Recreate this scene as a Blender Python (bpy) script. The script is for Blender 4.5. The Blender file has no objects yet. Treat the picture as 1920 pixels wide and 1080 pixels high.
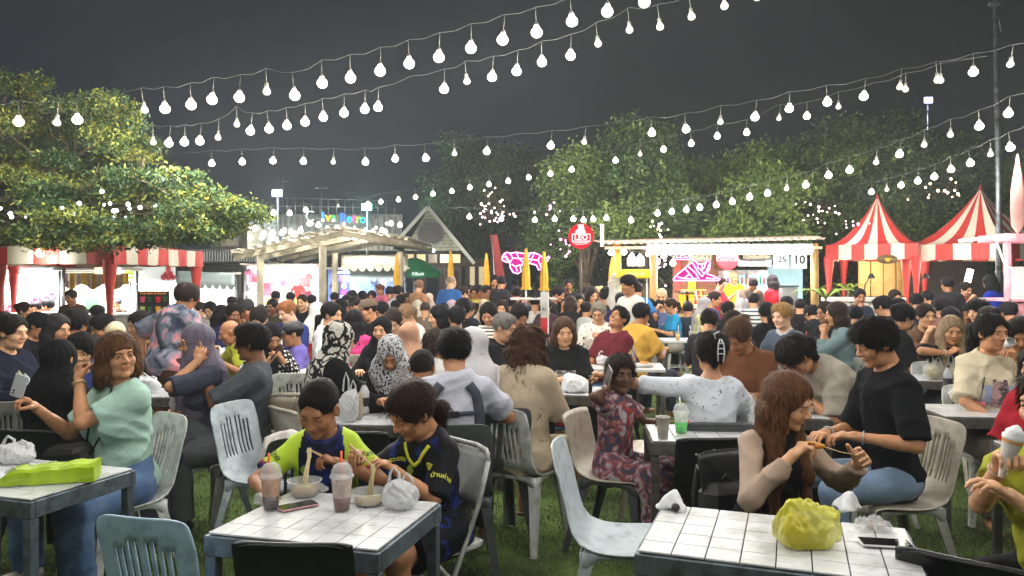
import bpy,math,random,time
import numpy as np
from mathutils import Vector,Matrix
T00 = time.time()
R = math.radians
random.seed(7)
RNG = np.random.RandomState(11)

# ------------------------------------------------------------------ camera, sky, exposure
scene = bpy.context.scene
CAM_H,Y0,FPX = 1.58,522.0,1440.0
cam_data = bpy.data.cameras.new('camera')
cam = bpy.data.objects.new('camera',cam_data)
scene.collection.objects.link(cam)
cam.location = (0,0,CAM_H)
cam.rotation_euler = (R(90),0,0)
cam_data.sensor_width = 36.0
cam_data.lens = 36.0 * FPX / 1920.0
cam_data.shift_y = -(540.0 - Y0) / 1920.0
cam_data.clip_start = 0.05
cam_data.clip_end = 600.0
scene.camera = cam

world = bpy.data.worlds.new("World")
scene.world = world
world.use_nodes = True
wn = world.node_tree.nodes; wl = world.node_tree.links
wn.clear()
w_out = wn.new('ShaderNodeOutputWorld'); w_bg = wn.new('ShaderNodeBackground')
w_tc = wn.new('ShaderNodeTexCoord'); w_sep = wn.new('ShaderNodeSeparateXYZ')
w_r1 = wn.new('ShaderNodeValToRGB'); w_r2 = wn.new('ShaderNodeValToRGB')
w_mx = wn.new('ShaderNodeMix'); w_mx.data_type = 'RGBA'; w_mx.blend_type = 'MULTIPLY'
w_mx.inputs[0].default_value = 1.0
w_ns = wn.new('ShaderNodeTexNoise'); w_ns.inputs['Scale'].default_value = 2.2; w_ns.inputs['Detail'].default_value = 3
w_m2 = wn.new('ShaderNodeMix'); w_m2.data_type = 'RGBA'; w_m2.blend_type = 'MULTIPLY'; w_m2.inputs[0].default_value = 0.25
wl.new(w_tc.outputs['Generated'],w_sep.inputs[0])
wl.new(w_sep.outputs['Z'],w_r1.inputs[0]); wl.new(w_sep.outputs['X'],w_r2.inputs[0])
e = w_r1.color_ramp.elements          # town glow low down, dark overhead
e[0].position = 0.0; e[0].color = (0.022,0.029,0.033,1)
e[1].position = 0.45; e[1].color = (0.010,0.011,0.014,1)
m = w_r1.color_ramp.elements.new(0.16); m.color = (0.018,0.022,0.026,1)
e = w_r2.color_ramp.elements
e[0].position = 0.0; e[0].color = (0.85,.98,1.25,1)
e[1].position = 0.5; e[1].color = (0.70,0.68,0.62,1)
m = w_r2.color_ramp.elements.new(0.12); m.color = (1.0,1.0,0.98,1)
wl.new(w_r1.outputs[0],w_mx.inputs[6]); wl.new(w_r2.outputs[0],w_mx.inputs[7])
wl.new(w_tc.outputs['Generated'],w_ns.inputs['Vector'])
wl.new(w_mx.outputs[2],w_m2.inputs[6]); wl.new(w_ns.outputs[0],w_m2.inputs[7])
wl.new(w_m2.outputs[2],w_bg.inputs['Color'])
w_bg.inputs['Strength'].default_value = 0.65
wl.new(w_bg.outputs[0],w_out.inputs[0])

scene.view_settings.view_transform = 'Standard'
scene.view_settings.look = 'None'
scene.view_settings.exposure = 0.45
scene.view_settings.gamma = 1.0
scene.view_settings.use_curve_mapping = False
scene.render.engine = 'CYCLES'
cy = scene.cycles
cy.use_denoising = True
try: cy.denoiser = 'OPENIMAGEDENOISE'
except Exception: pass
cy.max_bounces = 5; cy.diffuse_bounces = 2; cy.glossy_bounces = 2; cy.transmission_bounces = 3
cy.transparent_max_bounces = 8
cy.sample_clamp_indirect = 2.5
cy.sample_clamp_direct = 12.0
cy.caustics_reflective = False; cy.caustics_refractive = False
scene.render.use_persistent_data = False
BULB_W = 16          # watts of each lamp bulb
# ------------------------------------------------------------------ helpers
COL = scene.collection
def P(px,py,d):
 """a point seen at pixel (px, py) of the 1920x1080 photograph, d metres ahead"""
 return Vector(((px - 960) / FPX * d,d,CAM_H - (py - Y0) / FPX * d))
def lin(h):
 if isinstance(h,(tuple,list)): return tuple(h[:3])
 h = h.lstrip('#')
 if len(h) == 3: h = h[0]*2 + h[1]*2 + h[2]*2
 o = []
 for i in (0,2,4):
  c = int(h[i:i+2],16) / 255.0
  o.append(c / 12.92 if c <= 0.04045 else ((c + 0.055) / 1.055) ** 2.4)
 return tuple(o)
def put(o,label=None,cat=None,group=None,kind=None):
 if label: o['label'] = label
 if cat: o['category'] = cat
 if group: o['group'] = group
 if kind: o['kind'] = kind
 return o
def link(name,data,parent=None,mats=None):
 o = bpy.data.objects.new(name,data)
 COL.objects.link(o)
 if parent is not None: o.parent = parent
 return o
def empty(name,loc=(0,0,0),rz=0.0,label=None,cat=None,group=None,scale=1.0):
 o = bpy.data.objects.new(name,None)
 o.empty_display_size = 0.1
 COL.objects.link(o)
 o.location = loc; o.rotation_euler = (0,0,rz); o.scale = (scale,) * 3
 return put(o,label,cat,group)
def setmat(o,m,slot=0):
 o.material_slots[slot].link = 'OBJECT'
 o.material_slots[slot].material = m
def copy_tree(o,parent=None,matmap=None):
 c = o.copy(); COL.objects.link(c); c.parent = parent
 if matmap is not None and c.type == 'MESH':
  for s in c.material_slots:
   if s.material in matmap:
    new = matmap[s.material]; s.link = 'OBJECT'; s.material = new
 for ch in list(o.children): copy_tree(ch,c,matmap)
 return c
def mesh_np(name,V,Fs,mats=(),mi=None,smooth=True):
 """V (n,3); Fs an (m,3) or (m,4) int array, or a list of such arrays"""
 me = bpy.data.meshes.new(name)
 V = np.asarray(V,np.float32)
 if isinstance(Fs,np.ndarray): Fs = [Fs]
 Fs = [np.asarray(f,np.int32) for f in Fs if len(f)]
 me.vertices.add(len(V)); me.vertices.foreach_set('co',V.ravel())
 lv = np.concatenate([f.ravel() for f in Fs]) if Fs else np.zeros(0,np.int32)
 tot = np.concatenate([np.full(len(f),f.shape[1],np.int32) for f in Fs]) if Fs else np.zeros(0,np.int32)
 st = np.concatenate([[0],np.cumsum(tot)[:-1]]).astype(np.int32) if len(tot) else tot
 me.loops.add(len(lv)); me.loops.foreach_set('vertex_index',lv)
 me.polygons.add(len(tot)); me.polygons.foreach_set('loop_start',st); me.polygons.foreach_set('loop_total',tot)
 if mi is not None: me.polygons.foreach_set('material_index',np.asarray(mi,np.int32))
 me.polygons.foreach_set('use_smooth',np.full(len(tot),bool(smooth)))
 for m_ in mats: me.materials.append(m_)
 me.update(calc_edges=True)
 return me
class MB:
 """collects boxes, tubes, lathes and sheets; build() links them as ONE mesh object"""
 def __init__(s): s.v = []; s.f = []; s.m = []; s.sm = []; s.cur = 0
 def add(s,vs,fs,smooth=False):
  b = len(s.v); s.v.extend([tuple(x) for x in vs])
  for f in fs: s.f.append(tuple(b + i for i in f)); s.m.append(s.cur); s.sm.append(smooth)
  return s
 def box(s,c,sz,rz=0.0,M=None,bev=0.0):
  x,y,z = [q / 2 for q in sz]
  if bev > 0:
   pr = [(-x+bev,-y),(x-bev,-y),(x,-y+bev),(x,y-bev),(x-bev,y),(-x+bev,y),(-x,y-bev),(-x,-y+bev)]
   pi = [(a*(1-bev/max(x,1e-4)),b_*(1-bev/max(y,1e-4))) for a,b_ in pr]
   vs = [(a,b_,-z) for a,b_ in pi] + [(a,b_,-z+bev) for a,b_ in pr] + [(a,b_,z-bev) for a,b_ in pr] + [(a,b_,z) for a,b_ in pi]
   fs = [tuple(reversed(range(8))),tuple(range(24,32))]
   for k in range(3):
    for i in range(8):
     j = (i + 1) % 8
     fs.append((k*8+i,k*8+j,(k+1)*8+j,(k+1)*8+i))
  else:
   vs = [(-x,-y,-z),(x,-y,-z),(x,y,-z),(-x,y,-z),(-x,-y,z),(x,-y,z),(x,y,z),(-x,y,z)]
   fs = [(3,2,1,0),(4,5,6,7),(0,1,5,4),(1,2,6,5),(2,3,7,6),(3,0,4,7)]
  if M is None: M = Matrix.Translation(c) @ Matrix.Rotation(rz,4,'Z')
  else: M = M @ Matrix.Translation(c) @ Matrix.Rotation(rz,4,'Z')
  return s.add([M @ Vector(v) for v in vs],fs)
 def bar(s,a,b,w,h=None,up=(0,0,1)):
  """a square bar from a to b"""
  h = h or w; a = Vector(a); b = Vector(b); d = b - a; L = d.length
  if L < 1e-6: return s
  z = d / L; u = Vector(up)
  if abs(z.dot(u)) > .98: u = Vector((0,1,0))
  x = u.cross(z).normalized(); y = z.cross(x)
  M = Matrix((x,y,z)).transposed().to_4x4(); M.translation = (a + b) / 2
  return s.box((0,0,0),(w,h,L),M=M)
 def tube(s,pts,r,n=8,cap=True,closed=False):
  pts = [Vector(p) for p in pts]; N = len(pts)
  rr = r if isinstance(r,(list,tuple)) else [r] * N
  vs = []; prev = None
  for i,p in enumerate(pts):
   a = pts[i-1] if (i > 0 or closed) else pts[i]; b = pts[(i+1) % N] if (i < N-1 or closed) else pts[i]
   t = (b - a).normalized() if (b - a).length > 1e-9 else Vector((0,0,1))
   if prev is None:
    u = Vector((0,0,1)) if abs(t.z) < .9 else Vector((1,0,0))
    x = t.cross(u).normalized()
   else:
    x = (prev - t * prev.dot(t))
    x = x.normalized() if x.length > 1e-6 else t.orthogonal().normalized()
   prev = x; y = t.cross(x)
   for k in range(n):
    an = 2 * math.pi * k / n
    vs.append(p + (x * math.cos(an) + y * math.sin(an)) * rr[i])
  fs = []
  for i in range(N if closed else N - 1):
   for k in range(n):
    j = (i + 1) % N
    fs.append((i*n+k,i*n+(k+1)%n,j*n+(k+1)%n,j*n+k))
  if cap and not closed:
   fs.append(tuple(reversed(range(n)))); fs.append(tuple((N-1)*n + k for k in range(n)))
  return s.add(vs,fs,True)
 def lathe(s,prof,n=16,c=(0,0,0),cap=False,sx=1,sy=1,M=None):
  vs = []; c = Vector(c)
  for r_,z in prof:
   for k in range(n):
    a = 2 * math.pi * k / n
    v = Vector((r_ * math.cos(a) * sx,r_ * math.sin(a) * sy,z))
    vs.append((M @ v if M is not None else v) + c)
  fs = []
  for i in range(len(prof) - 1):
   for k in range(n): fs.append((i*n+k,i*n+(k+1)%n,(i+1)*n+(k+1)%n,(i+1)*n+k))
  if cap:
   fs.append(tuple(reversed(range(n)))); fs.append(tuple((len(prof)-1)*n + k for k in range(n)))
  return s.add(vs,fs,True)
 def grid(s,fn,nu,nv,smooth=True,both=0.0,skip=None):
  vs = [fn(i / nu,j / nv) for j in range(nv + 1) for i in range(nu + 1)]
  fs = [(j*(nu+1)+i,j*(nu+1)+i+1,(j+1)*(nu+1)+i+1,(j+1)*(nu+1)+i) for j in range(nv) for i in range(nu)
     if not (skip and skip(i,j))]
  return s.add(vs,fs,smooth)
 def ball(s,c,r,n=10,m=6,sc=(1,1,1)):
  pr = [(max(math.sin(math.pi * i / m),1e-3) * r,-math.cos(math.pi * i / m) * r) for i in range(m + 1)]
  S = Matrix.Diagonal((sc[0],sc[1],sc[2]))
  return s.lathe(pr,n,c,M=S)
 def poly(s,pts,th,nrm=(0,-1,0)):
  """a flat outline with a thickness along nrm (pts counter-clockwise seen against nrm)"""
  n = Vector(nrm).normalized() * th; k = len(pts)
  a = [Vector(p) for p in pts]; b = [p - n for p in a]
  fs = [tuple(range(k)),tuple(reversed(range(k,2*k)))] + [(i,i+k,(i+1)%k+k,(i+1)%k) for i in range(k)]
  return s.add(a + b,fs)
 def data(s,name,mats,smooth=None):
  me = bpy.data.meshes.new(name)
  me.from_pydata([tuple(v) for v in s.v],[],s.f)
  for m_ in (mats if isinstance(mats,(list,tuple)) else [mats]): me.materials.append(m_)
  me.polygons.foreach_set('material_index',s.m)
  me.polygons.foreach_set('use_smooth',s.sm if smooth is None else [smooth] * len(s.f))
  me.update()
  return me
 def build(s,name,mats,parent=None,smooth=None):
  return link(name,s.data(name,mats,smooth),parent)
def solidify(me,th,off=0.0,bev=0.0):
 """a sheet mesh given a thickness (and soft edges), returned as a new mesh"""
 o = bpy.data.objects.new('tmp',me); COL.objects.link(o)
 md = o.modifiers.new('s','SOLIDIFY'); md.thickness = th; md.offset = off; md.use_even_offset = False
 if bev:
  b = o.modifiers.new('b','BEVEL'); b.width = bev; b.segments = 1; b.limit_method = 'ANGLE'; b.angle_limit = R(50)
 dg = bpy.context.evaluated_depsgraph_get(); dg.update()
 new = bpy.data.meshes.new_from_object(o.evaluated_get(dg))
 bpy.data.objects.remove(o)
 return new
# ------------------------------------------------------------------ materials
MATS = {}
def mat(key,col,rough=0.6,var=0.12,scale=8.0,bump=0.0,bscale=60.0,metal=0.0,spec=0.5,dirt=None,dscale=4.0,
  world=False,emis=None,estr=0.0,alpha=1.0,sheen=0.0,trans=0.0,coat=0.0,sss=0.0,stretch=None):
 """procedural surface: base colour broken up by noise, optional dirt, fine relief"""
 if key in MATS: return MATS[key]
 m = bpy.data.materials.new(key); m.use_nodes = True
 nt = m.node_tree; N = nt.nodes; L = nt.links
 b = N['Principled BSDF']; c = lin(col)
 b.inputs['Roughness'].default_value = rough; b.inputs['Metallic'].default_value = metal
 b.inputs['Specular IOR Level'].default_value = spec
 tc = N.new('ShaderNodeTexCoord'); src = tc.outputs['Object'] if not world else N.new('ShaderNodeNewGeometry').outputs['Position']
 if stretch:
  mp = N.new('ShaderNodeMapping'); mp.inputs['Scale'].default_value = stretch; L.new(src,mp.inputs[0]); src = mp.outputs[0]
 if var > 0 or dirt:
  ns = N.new('ShaderNodeTexNoise'); ns.inputs['Scale'].default_value = scale; ns.inputs['Detail'].default_value = 4
  L.new(src,ns.inputs['Vector'])
  rp = N.new('ShaderNodeValToRGB'); e = rp.color_ramp.elements
  e[0].position = .3; e[1].position = .7
  e[0].color = tuple(max(x * (1 - var),0) for x in c) + (1,); e[1].color = tuple(min(x * (1 + var),1) for x in c) + (1,)
  L.new(ns.outputs[0],rp.inputs[0]); out = rp.outputs[0]
  if dirt:
   n2 = N.new('ShaderNodeTexNoise'); n2.inputs['Scale'].default_value = dscale; n2.inputs['Detail'].default_value = 6
   n2.inputs['Roughness'].default_value = .65
   L.new(src,n2.inputs['Vector'])
   r2 = N.new('ShaderNodeValToRGB'); r2.color_ramp.elements[0].position = .48; r2.color_ramp.elements[1].position = .68
   L.new(n2.outputs[0],r2.inputs[0])
   mx = N.new('ShaderNodeMix'); mx.data_type = 'RGBA'; L.new(r2.outputs[0],mx.inputs[0])
   L.new(out,mx.inputs[6]); mx.inputs[7].default_value = lin(dirt) + (1,); out = mx.outputs[2]
  L.new(out,b.inputs['Base Color'])
 else: b.inputs['Base Color'].default_value = c + (1,)
 if bump > 0:
  n3 = N.new('ShaderNodeTexNoise'); n3.inputs['Scale'].default_value = bscale; n3.inputs['Detail'].default_value = 3
  L.new(src,n3.inputs['Vector'])
  bp = N.new('ShaderNodeBump'); bp.inputs['Strength'].default_value = bump; bp.inputs['Distance'].default_value = .01
  L.new(n3.outputs[0],bp.inputs['Height']); L.new(bp.outputs[0],b.inputs['Normal'])
 if emis:
  b.inputs['Emission Color'].default_value = lin(emis) + (1,); b.inputs['Emission Strength'].default_value = estr
 if alpha < 1: b.inputs['Alpha'].default_value = alpha
 if sheen: b.inputs['Sheen Weight'].default_value = sheen
 if trans: b.inputs['Transmission Weight'].default_value = trans
 if coat: b.inputs['Coat Weight'].default_value = coat
 if sss:
  b.inputs['Subsurface Weight'].default_value = sss
  b.inputs['Subsurface Radius'].default_value = (.01,.004,.002)
 MATS[key] = m
 return m
def glow(key,col,s,mis=False):
 if key in MATS: return MATS[key]
 m = bpy.data.materials.new(key); m.use_nodes = True; N = m.node_tree.nodes; N.clear()
 e = N.new('ShaderNodeEmission'); o = N.new('ShaderNodeOutputMaterial')
 e.inputs[0].default_value = lin(col) + (1,); e.inputs[1].default_value = s
 m.node_tree.links.new(e.outputs[0],o.inputs[0])
 if not mis: m.cycles.emission_sampling = 'NONE'
 MATS[key] = m
 return m
def pattern(key,kind,a,b,scale=20.0,c3=None,rough=.85,th=.5,stretch=None,w=.5):
 """two-colour woven or printed cloth: stripes, dots, floral, leopard, tiedye, check, speck"""
 if key in MATS: return MATS[key]
 m = bpy.data.materials.new(key); m.use_nodes = True
 N = m.node_tree.nodes; L = m.node_tree.links; bs = N['Principled BSDF']; bs.inputs['Roughness'].default_value = rough
 bs.inputs['Specular IOR Level'].default_value = .15
 tc = N.new('ShaderNodeTexCoord'); mp = N.new('ShaderNodeMapping'); L.new(tc.outputs['Object'],mp.inputs[0])
 if stretch: mp.inputs['Scale'].default_value = stretch
 rp = N.new('ShaderNodeValToRGB'); e = rp.color_ramp.elements
 e[0].color = lin(a) + (1,); e[1].color = lin(b) + (1,)
 if kind == 'stripes':
  t = N.new('ShaderNodeTexWave'); t.bands_direction = 'Z'; t.inputs['Scale'].default_value = scale; t.inputs['Distortion'].default_value = .4
  L.new(mp.outputs[0],t.inputs[0]); f = t.outputs[1]; e[0].position = w - .04; e[1].position = w + .04
 elif kind == 'dots':
  t = N.new('ShaderNodeTexVoronoi'); t.inputs['Scale'].default_value = scale; t.inputs['Randomness'].default_value = .12
  L.new(mp.outputs[0],t.inputs['Vector']); f = t.outputs['Distance']; e[0].position = w - .04; e[1].position = w + .04
 elif kind == 'floral':
  t = N.new('ShaderNodeTexVoronoi'); t.inputs['Scale'].default_value = scale; t.inputs['Randomness'].default_value = 1
  n = N.new('ShaderNodeTexNoise'); n.inputs['Scale'].default_value = scale * 1.6
  mm = N.new('ShaderNodeMix'); mm.data_type = 'VECTOR'; mm.inputs[0].default_value = .12
  L.new(mp.outputs[0],n.inputs['Vector']); L.new(mp.outputs[0],mm.inputs[4]); L.new(n.outputs[1],mm.inputs[5])
  L.new(mm.outputs[1],t.inputs['Vector']); f = t.outputs['Distance']; e[0].position = w - .03; e[1].position = w + .03
 elif kind == 'leopard':
  t = N.new('ShaderNodeTexVoronoi'); t.feature = 'DISTANCE_TO_EDGE'; t.inputs['Scale'].default_value = scale
  n = N.new('ShaderNodeTexNoise'); n.inputs['Scale'].default_value = scale * .8
  mm = N.new('ShaderNodeMix'); mm.data_type = 'VECTOR'; mm.inputs[0].default_value = .16
  L.new(mp.outputs[0],n.inputs['Vector']); L.new(mp.outputs[0],mm.inputs[4]); L.new(n.outputs[1],mm.inputs[5])
  L.new(mm.outputs[1],t.inputs['Vector']); f = t.outputs[0]; e[0].position = w * .2; e[1].position = w * .2 + .05
 elif kind == 'check':
  t = N.new('ShaderNodeTexChecker'); t.inputs['Scale'].default_value = scale; L.new(mp.outputs[0],t.inputs[0]); f = t.outputs[1]
 else:
  t = N.new('ShaderNodeTexNoise'); t.inputs['Scale'].default_value = scale; t.inputs['Detail'].default_value = 3
  t.inputs['Distortion'].default_value = 1.2
  L.new(mp.outputs[0],t.inputs['Vector']); f = t.outputs[0]
  e[0].position = th - .1; e[1].position = th + .1
  if c3: x = e.new(th); x.color = lin(c3) + (1,)
 L.new(f,rp.inputs[0]); L.new(rp.outputs[0],bs.inputs['Base Color'])
 MATS[key] = m
 return m
def cloth(hexcol,dark=0):
 return mat('cloth_' + hexcol,hexcol,rough=.88,var=.10,scale=14,bump=.55,bscale=30,spec=.12)
METAL = mat('galvanised_steel','#7d858b',rough=.42,metal=.75,var=.2,scale=12,dirt='#4a4a46',dscale=9,bump=.1)
STEEL = mat('bright_steel','#b9bcc0',rough=.28,metal=.9,var=.08)
BLACK = mat('black_plastic','#16181b',rough=.42,var=.15)
WHITEP = mat('white_plastic','#d6d8d8',rough=.38,var=.05,dirt='#a8a9a4',dscale=5)
WOOD = mat('weathered_wood','#8b7350',rough=.8,var=.3,scale=6,bump=.4,bscale=30,stretch=(6,6,.8))
DARKWOOD = mat('dark_wood','#3a2a1d',rough=.7,var=.3,scale=6,bump=.3,bscale=30,stretch=(1,1,6))
# ------------------------------------------------------------------ bodies: distance fields turned into continuous surfaces
def V3(x,y,z): return np.array((x,y,z),np.float64)
def rotx(a): c,s = math.cos(a),math.sin(a); return np.array(((1,0,0),(0,c,-s),(0,s,c)))
def roty(a): c,s = math.cos(a),math.sin(a); return np.array(((c,0,s),(0,1,0),(-s,0,c)))
def rotz(a): c,s = math.cos(a),math.sin(a); return np.array(((c,-s,0),(s,c,0),(0,0,1)))
class Field:
 def __init__(s,lo,hi,h):
  s.h = h; s.lo = np.array(lo,float) - 2*h
  n = np.ceil((np.array(hi,float) + 2*h - s.lo) / h).astype(int) + 1
  s.n = n; s.ax = [(s.lo[i] + h * np.arange(n[i])).astype(np.float32) for i in range(3)]
  s.F = np.full(tuple(n),.25,np.float32)
 def sub(s,lo,hi):
  a = np.clip(np.floor((np.array(lo) - s.lo) / s.h).astype(int),0,s.n)
  b = np.clip(np.ceil((np.array(hi) - s.lo) / s.h).astype(int) + 1,0,s.n)
  if (b <= a).any(): return None
  sl = tuple(slice(a[i],b[i]) for i in range(3))
  return sl,s.ax[0][sl[0]][:,None,None],s.ax[1][sl[1]][None,:,None],s.ax[2][sl[2]][None,None,:]
 def mix(s,sl,d,k,op):
  A = s.F[sl]
  if op == 'add':
   h = np.maximum(k - np.abs(A - d),0) / k
   s.F[sl] = np.minimum(A,d) - h*h*k*.25
  elif op == 'cut':
   d = -d; h = np.maximum(k - np.abs(A - d),0) / k
   s.F[sl] = np.maximum(A,d) + h*h*k*.25
 def cone(s,a,b,ra,rb,k=.02,op='add',flat=False,inf=0.0):
  a = np.asarray(a,float); b = np.asarray(b,float); ra += inf; rb += inf
  m = max(ra,rb) + k + 2*s.h
  q = s.sub(np.minimum(a,b) - m,np.maximum(a,b) + m)
  if q is None: return s
  sl,X,Y,Z = q; ab = b - a; L2 = float(ab @ ab) + 1e-9
  px,py,pz = X - a[0],Y - a[1],Z - a[2]
  t0 = (px*ab[0] + py*ab[1] + pz*ab[2]) / L2; t = np.clip(t0,0,1)
  d = np.sqrt((px - t*ab[0])**2 + (py - t*ab[1])**2 + (pz - t*ab[2])**2) - (ra + (rb - ra) * t)
  if flat: d = np.maximum(d,(t0 - 1) * math.sqrt(L2))
  s.mix(sl,d.astype(np.float32),k,op); return s
 def ell(s,c,r,M=None,k=.02,op='add',inf=0.0):
  c = np.asarray(c,float); r = np.asarray(r,float) + inf
  m = r.max() + k + 2*s.h
  q = s.sub(c - m,c + m)
  if q is None: return s
  sl,X,Y,Z = q; px,py,pz = X - c[0],Y - c[1],Z - c[2]
  if M is not None:
   px,py,pz = (px*M[0,0]+py*M[1,0]+pz*M[2,0],px*M[0,1]+py*M[1,1]+pz*M[2,1],px*M[0,2]+py*M[1,2]+pz*M[2,2])
  k0 = np.sqrt((px/r[0])**2 + (py/r[1])**2 + (pz/r[2])**2) + 1e-6
  k1 = np.sqrt((px/r[0]**2)**2 + (py/r[1]**2)**2 + (pz/r[2]**2)**2) + 1e-6
  s.mix(sl,(k0 * (k0 - 1) / k1).astype(np.float32),k,op); return s
 def half(s,p,n):
  """keep only the side the normal n points away from"""
  X,Y,Z = s.ax[0][:,None,None],s.ax[1][None,:,None],s.ax[2][None,None,:]
  s.F = np.maximum(s.F,(X-p[0])*n[0] + (Y-p[1])*n[1] + (Z-p[2])*n[2]).astype(np.float32); return s
 def folds(s,amp,fr=26.0,seed=0.0,az=None):
  X,Y,Z = s.ax[0][:,None,None],s.ax[1][None,:,None],s.ax[2][None,None,:]
  w = np.sin(fr*.9*X + 3.1*np.sin(fr*.37*Z + seed) + seed) * np.sin(fr*.8*Z + 2.2*np.sin(fr*.33*Y + seed*2) + fr*.35*X)
  w = w + .5*np.sin(fr*1.9*Z + fr*1.1*Y + 2*np.sin(fr*.6*X + seed))
  s.F = (s.F + amp * w).astype(np.float32); return s
 def creases(s,amp,seed=0.0,n=5):
  """sharp ridges like those of hanging cloth"""
  X,Y,Z = s.ax[0][:,None,None],s.ax[1][None,:,None],s.ax[2][None,None,:]; rg = np.random.RandomState(int(seed*50) + 3); w = 0
  for i in range(n):
   a = rg.rand()*3.14; f = 10 + 9*rg.rand(); ph = rg.rand()*6
   u = (X*math.cos(a) + Z*math.sin(a))*f + Y*f*.6*(rg.rand()-.5)*2 + ph + .9*np.sin((X*math.sin(a) - Z*math.cos(a))*f*.45 + ph*2)
   w = w + np.maximum(1 - 1.6*np.abs(np.sin(u)),0)**1.5 * np.maximum(np.sin(Z*7 + ph*3 + X*4),0)
  s.F = (s.F - amp * w).astype(np.float32); return s
 def strands(s,c,amp,n,seed=0.0):
  X,Y,Z = s.ax[0][:,None,None] - c[0],s.ax[1][None,:,None] - c[1],s.ax[2][None,None,:] - c[2]
  a = np.arctan2(X,Y)
  w = np.sin(a*n + 14*Z + 2*np.sin(22*Z + seed)) + .6*np.sin(a*n*2.3 - 19*Z + seed)
  s.F = (s.F + amp * w).astype(np.float32); return s
 def mesh(s):
  F = s.F; S = F < 0
  c = np.zeros(tuple(s.n - 1),np.int8)
  for i in (0,1):
   for j in (0,1):
    for k in (0,1):
     c += S[i:c.shape[0]+i,j:c.shape[1]+j,k:c.shape[2]+k]
  act = (c > 0) & (c < 8)
  I,J,K = np.nonzero(act)
  if len(I) == 0: return np.zeros((0,3),np.float32),np.zeros((0,4),np.int32)
  vid = np.full(act.shape,-1,np.int32); vid[I,J,K] = np.arange(len(I))
  off = [(0,0,0),(1,0,0),(0,1,0),(1,1,0),(0,0,1),(1,0,1),(0,1,1),(1,1,1)]
  val = [F[I+o[0],J+o[1],K+o[2]] for o in off]
  acc = np.zeros((len(I),3),np.float32); cnt = np.zeros(len(I),np.float32)
  for a,b in ((0,1),(2,3),(4,5),(6,7),(0,2),(1,3),(4,6),(5,7),(0,4),(1,5),(2,6),(3,7)):
   va,vb = val[a],val[b]; x = (va < 0) != (vb < 0)
   t = np.where(x,va / np.where(x,va - vb,1),0)
   for q in range(3): acc[:,q] += np.where(x,off[a][q] + t * (off[b][q] - off[a][q]),0)
   cnt += x
  V = np.stack([I,J,K],1) + acc / cnt[:,None]
  V = (V * s.h + s.lo).astype(np.float32)
  Q = []
  for ax in range(3):
   o = [slice(None)]*3; o2 = [slice(None)]*3
   o[ax] = slice(0,-1); o2[ax] = slice(1,None)
   A = S[tuple(o)]; B = S[tuple(o2)]
   p,q = [(1,2),(2,0),(0,1)][ax]
   E = A != B
   idx = np.stack(np.nonzero(E),1)
   ok = (idx[:,p] >= 1) & (idx[:,q] >= 1) & (idx[:,p] < s.n[p]-1) & (idx[:,q] < s.n[q]-1)
   idx = idx[ok]
   if not len(idx): continue
   fl = A[tuple(idx.T)]
   def g(dp,dq):
    w = idx.copy(); w[:,p] += dp; w[:,q] += dq
    return vid[tuple(w.T)]
   quad = np.stack([g(-1,-1),g(0,-1),g(0,0),g(-1,0)],1)
   quad = np.where(fl[:,None],quad,quad[:,::-1])
   Q.append(quad)
  Q = np.concatenate(Q); Q = Q[(Q >= 0).all(1)]
  return V,Q.astype(np.int32)

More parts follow.
